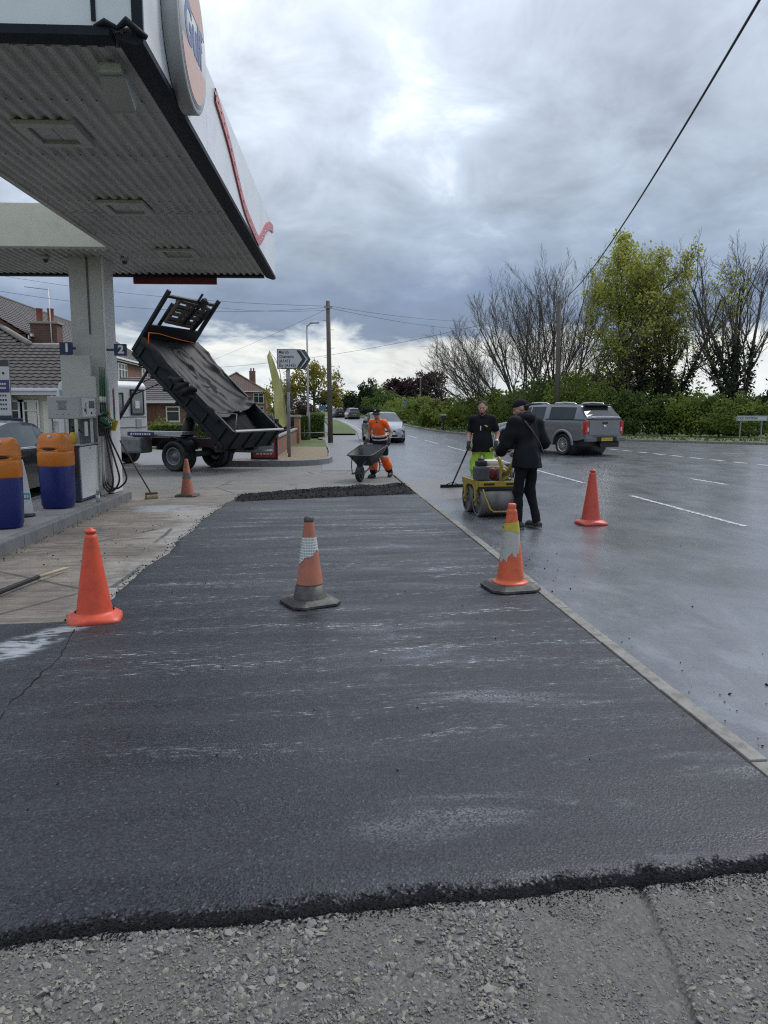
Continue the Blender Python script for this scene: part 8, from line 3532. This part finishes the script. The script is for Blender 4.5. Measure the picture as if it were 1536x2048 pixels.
bd.bbox((-.24, .02, .82), (.15, .18, .10), .03)
bd.lathe([(.05, .86), (.05, .90), (.02, .905)], 12, (-.24, .02, 0))
bd.obj('air_filter', 'matt_black', rl)
bd = B()
bd.bbox((0, .12, .82), (.30, .26, .10), .045)
bd.bbox((0, .12, .765), (.33, .28, .03), .012)
bd.lathe([(.03, .87), (.03, .895), (.015, .90)], 10, (.06, .08, 0))
bd.obj('fuel_tank', 'tank_cream', rl)
bd = B()
bd.lathe([(.02, -.06), (.07, -.055), (.09, -.04), (.09, 0), (.08, .02)], 20, (-.08, -.02, .665), 'Y')
bd.obj('recoil_starter', 'engine_red', rl)
bd = B()
bd.bbox((.08, .10, .66), (.24, .26, .20), .02)
for k in range(5):
    bd.box((.08, -.045, .59 + k * .035), (.22, .02, .014))
bd.lathe([(.03, 0), (.04, .02), (.04, .12), (.025, .14)], 12, (.24, .0, .60))
bd.obj('engine_block', 'engine_metal', rl)
bd = B()
bd.bbox((.23, .20, .70), (.16, .20, .22), .02)
bd.tube([(.30, .05, .58), (.31, .0, .74), (.22, -.02, .78)], .012, 6)
bd.obj('belt_guard', 'panel_dark', rl)
bd = B()
for k, (a, b, c) in enumerate((((.04, -.08, .55), (.10, -.1, .70), (.16, -.05, .62)), ((-.02, -.1, .56), (.02, -.13, .64), (.10, -.1, .72)), ((.2, -.1, .56), (.24, -.12, .66), (.2, -.02, .74)))):
    bd.tube([a, b, c], .007, 5)
bd.obj('hoses', 'rubber', rl)
# hoop that carries the steering bar, and the bar
bd = B()
bd.tube([(.03, -.14, .54), (.02, -.16, .66), (.03, -.17, .78), (.0, -.165, .88), (-.03, -.16, .93)], [.026, .024, .026, .03, .024], 8)
bd.tube([(.05, -.15, .56), (.15, -.18, .66), (.11, -.18, .70), (.03, -.17, .76)], .022, 8)
bd.obj('lifting_hoop', 'roller_yellow', rl)
bd = B()
bd.tube([(.12, -.17, .67), (.20, -.34, .92), (.22, -.40, 1.0), (.20, -.62, 1.05)], [.034, .032, .032, .026], 8)
bd.obj('steering_bar', 'roller_yellow', rl)
bd = B()
bd.tube([(-.16, -.72, 1.045), (.02, -.64, 1.05), (.20, -.62, 1.05), (.40, -.72, 1.045)], .019, 8)
bd.obj('hand_grip', 'rubber', rl)

# ------------------------------------------------------------------ asphalt lute held by the man in the polo shirt
lt = thing('asphalt_lute', 'black asphalt lute with wide head resting on the road behind the roller', 'rake', (2.98, 15.6, 0))
wR = Matrix.Translation((3.22, 13.9, 0)) @ Matrix.Rotation(R(162), 4, 'Z') @ Vector((.24, .20, .93))
bd = B()
a_ = Vector((0, 0, .06))
b_ = wR - Vector((2.98, 15.6, 0))
d_ = (b_ - a_).normalized()
bd.tube([a_, b_ + d_ * .15], .017, 8)
bd.obj('handle', 'matt_black', lt)
bd = B()
bd.bbox((0, .02, .035), (.52, .03, .07), .006, Euler((R(12), 0, R(10))))
bd.tube([(-.14, .01, .06), (0, -.06, .12), (.14, .01, .06)], .01, 6)
bd.obj('blade', 'matt_black', lt)

# ------------------------------------------------------------------ every loose piece of a part becomes a part of its own
def explode(o):
    me = o.data
    par = list(range(len(me.vertices)))

    def f(a):
        while par[a] != a:
            par[a] = par[par[a]]
            a = par[a]
        return a
    for e in me.edges:
        a, b = f(e.vertices[0]), f(e.vertices[1])
        if a != b:
            par[a] = b
    groups = {}
    for p in me.polygons:
        groups.setdefault(f(p.vertices[0]), []).append(p)
    if len(groups) < 2:
        return
    first = True
    co = [v.co.copy() for v in me.vertices]
    base = o.name.split('.')[0]
    metas = []
    for ps in groups.values():
        idx = {}
        vs, fs = [], []
        for p in ps:
            face = []
            for vi in p.vertices:
                if vi not in idx:
                    idx[vi] = len(vs)
                    vs.append(co[vi])
                face.append(idx[vi])
            fs.append(face)
        nm = bpy.data.meshes.new(base)
        nm.from_pydata(vs, [], fs)
        for m in me.materials:
            nm.materials.append(m)
        nm.polygons.foreach_set('use_smooth', [p.use_smooth for p in ps])
        metas.append(nm)
    o.data = metas[0]
    for nm in metas[1:]:
        c = o.copy()
        c.data = nm
        COL.objects.link(c)


SPLIT = {'head_posts', 'shutter_panel', 'cross_members', 'bracket', 'roof_steel', 'roof_deck', 'corner_flashing', 'end_trim', 'inner_gutter', 'mast_trim', 'notice_card',
         'door_seal', 'stowed_tube', 'door_rib', 'sign_clip', 'beam_slot', 'hoses', 'ridge_tiles', 'gutter', 'trunk', 'drum_end', 'cab_rib', 'board_border', 'light_strip', 'eye', 'body_prop'}
TINY = {'small_print', 'notice_print', 'band_lettering', 'badge_print', 'board_lettering', 'bristles', 'fixing_screws', 'poster_lettering', 'key_slot', 'edge_line', 'boom'}
for o in list(COL.objects):
    b_ = o.name.split('.')[0]
    if o.type == 'MESH' and b_ in SPLIT and not (o.name.split('.')[0] == 'trunk' and len(o.data.vertices) > 2000):
        explode(o)
    elif o.type == 'MESH' and b_ in TINY and o.parent:
        o['kind'] = 'stuff'
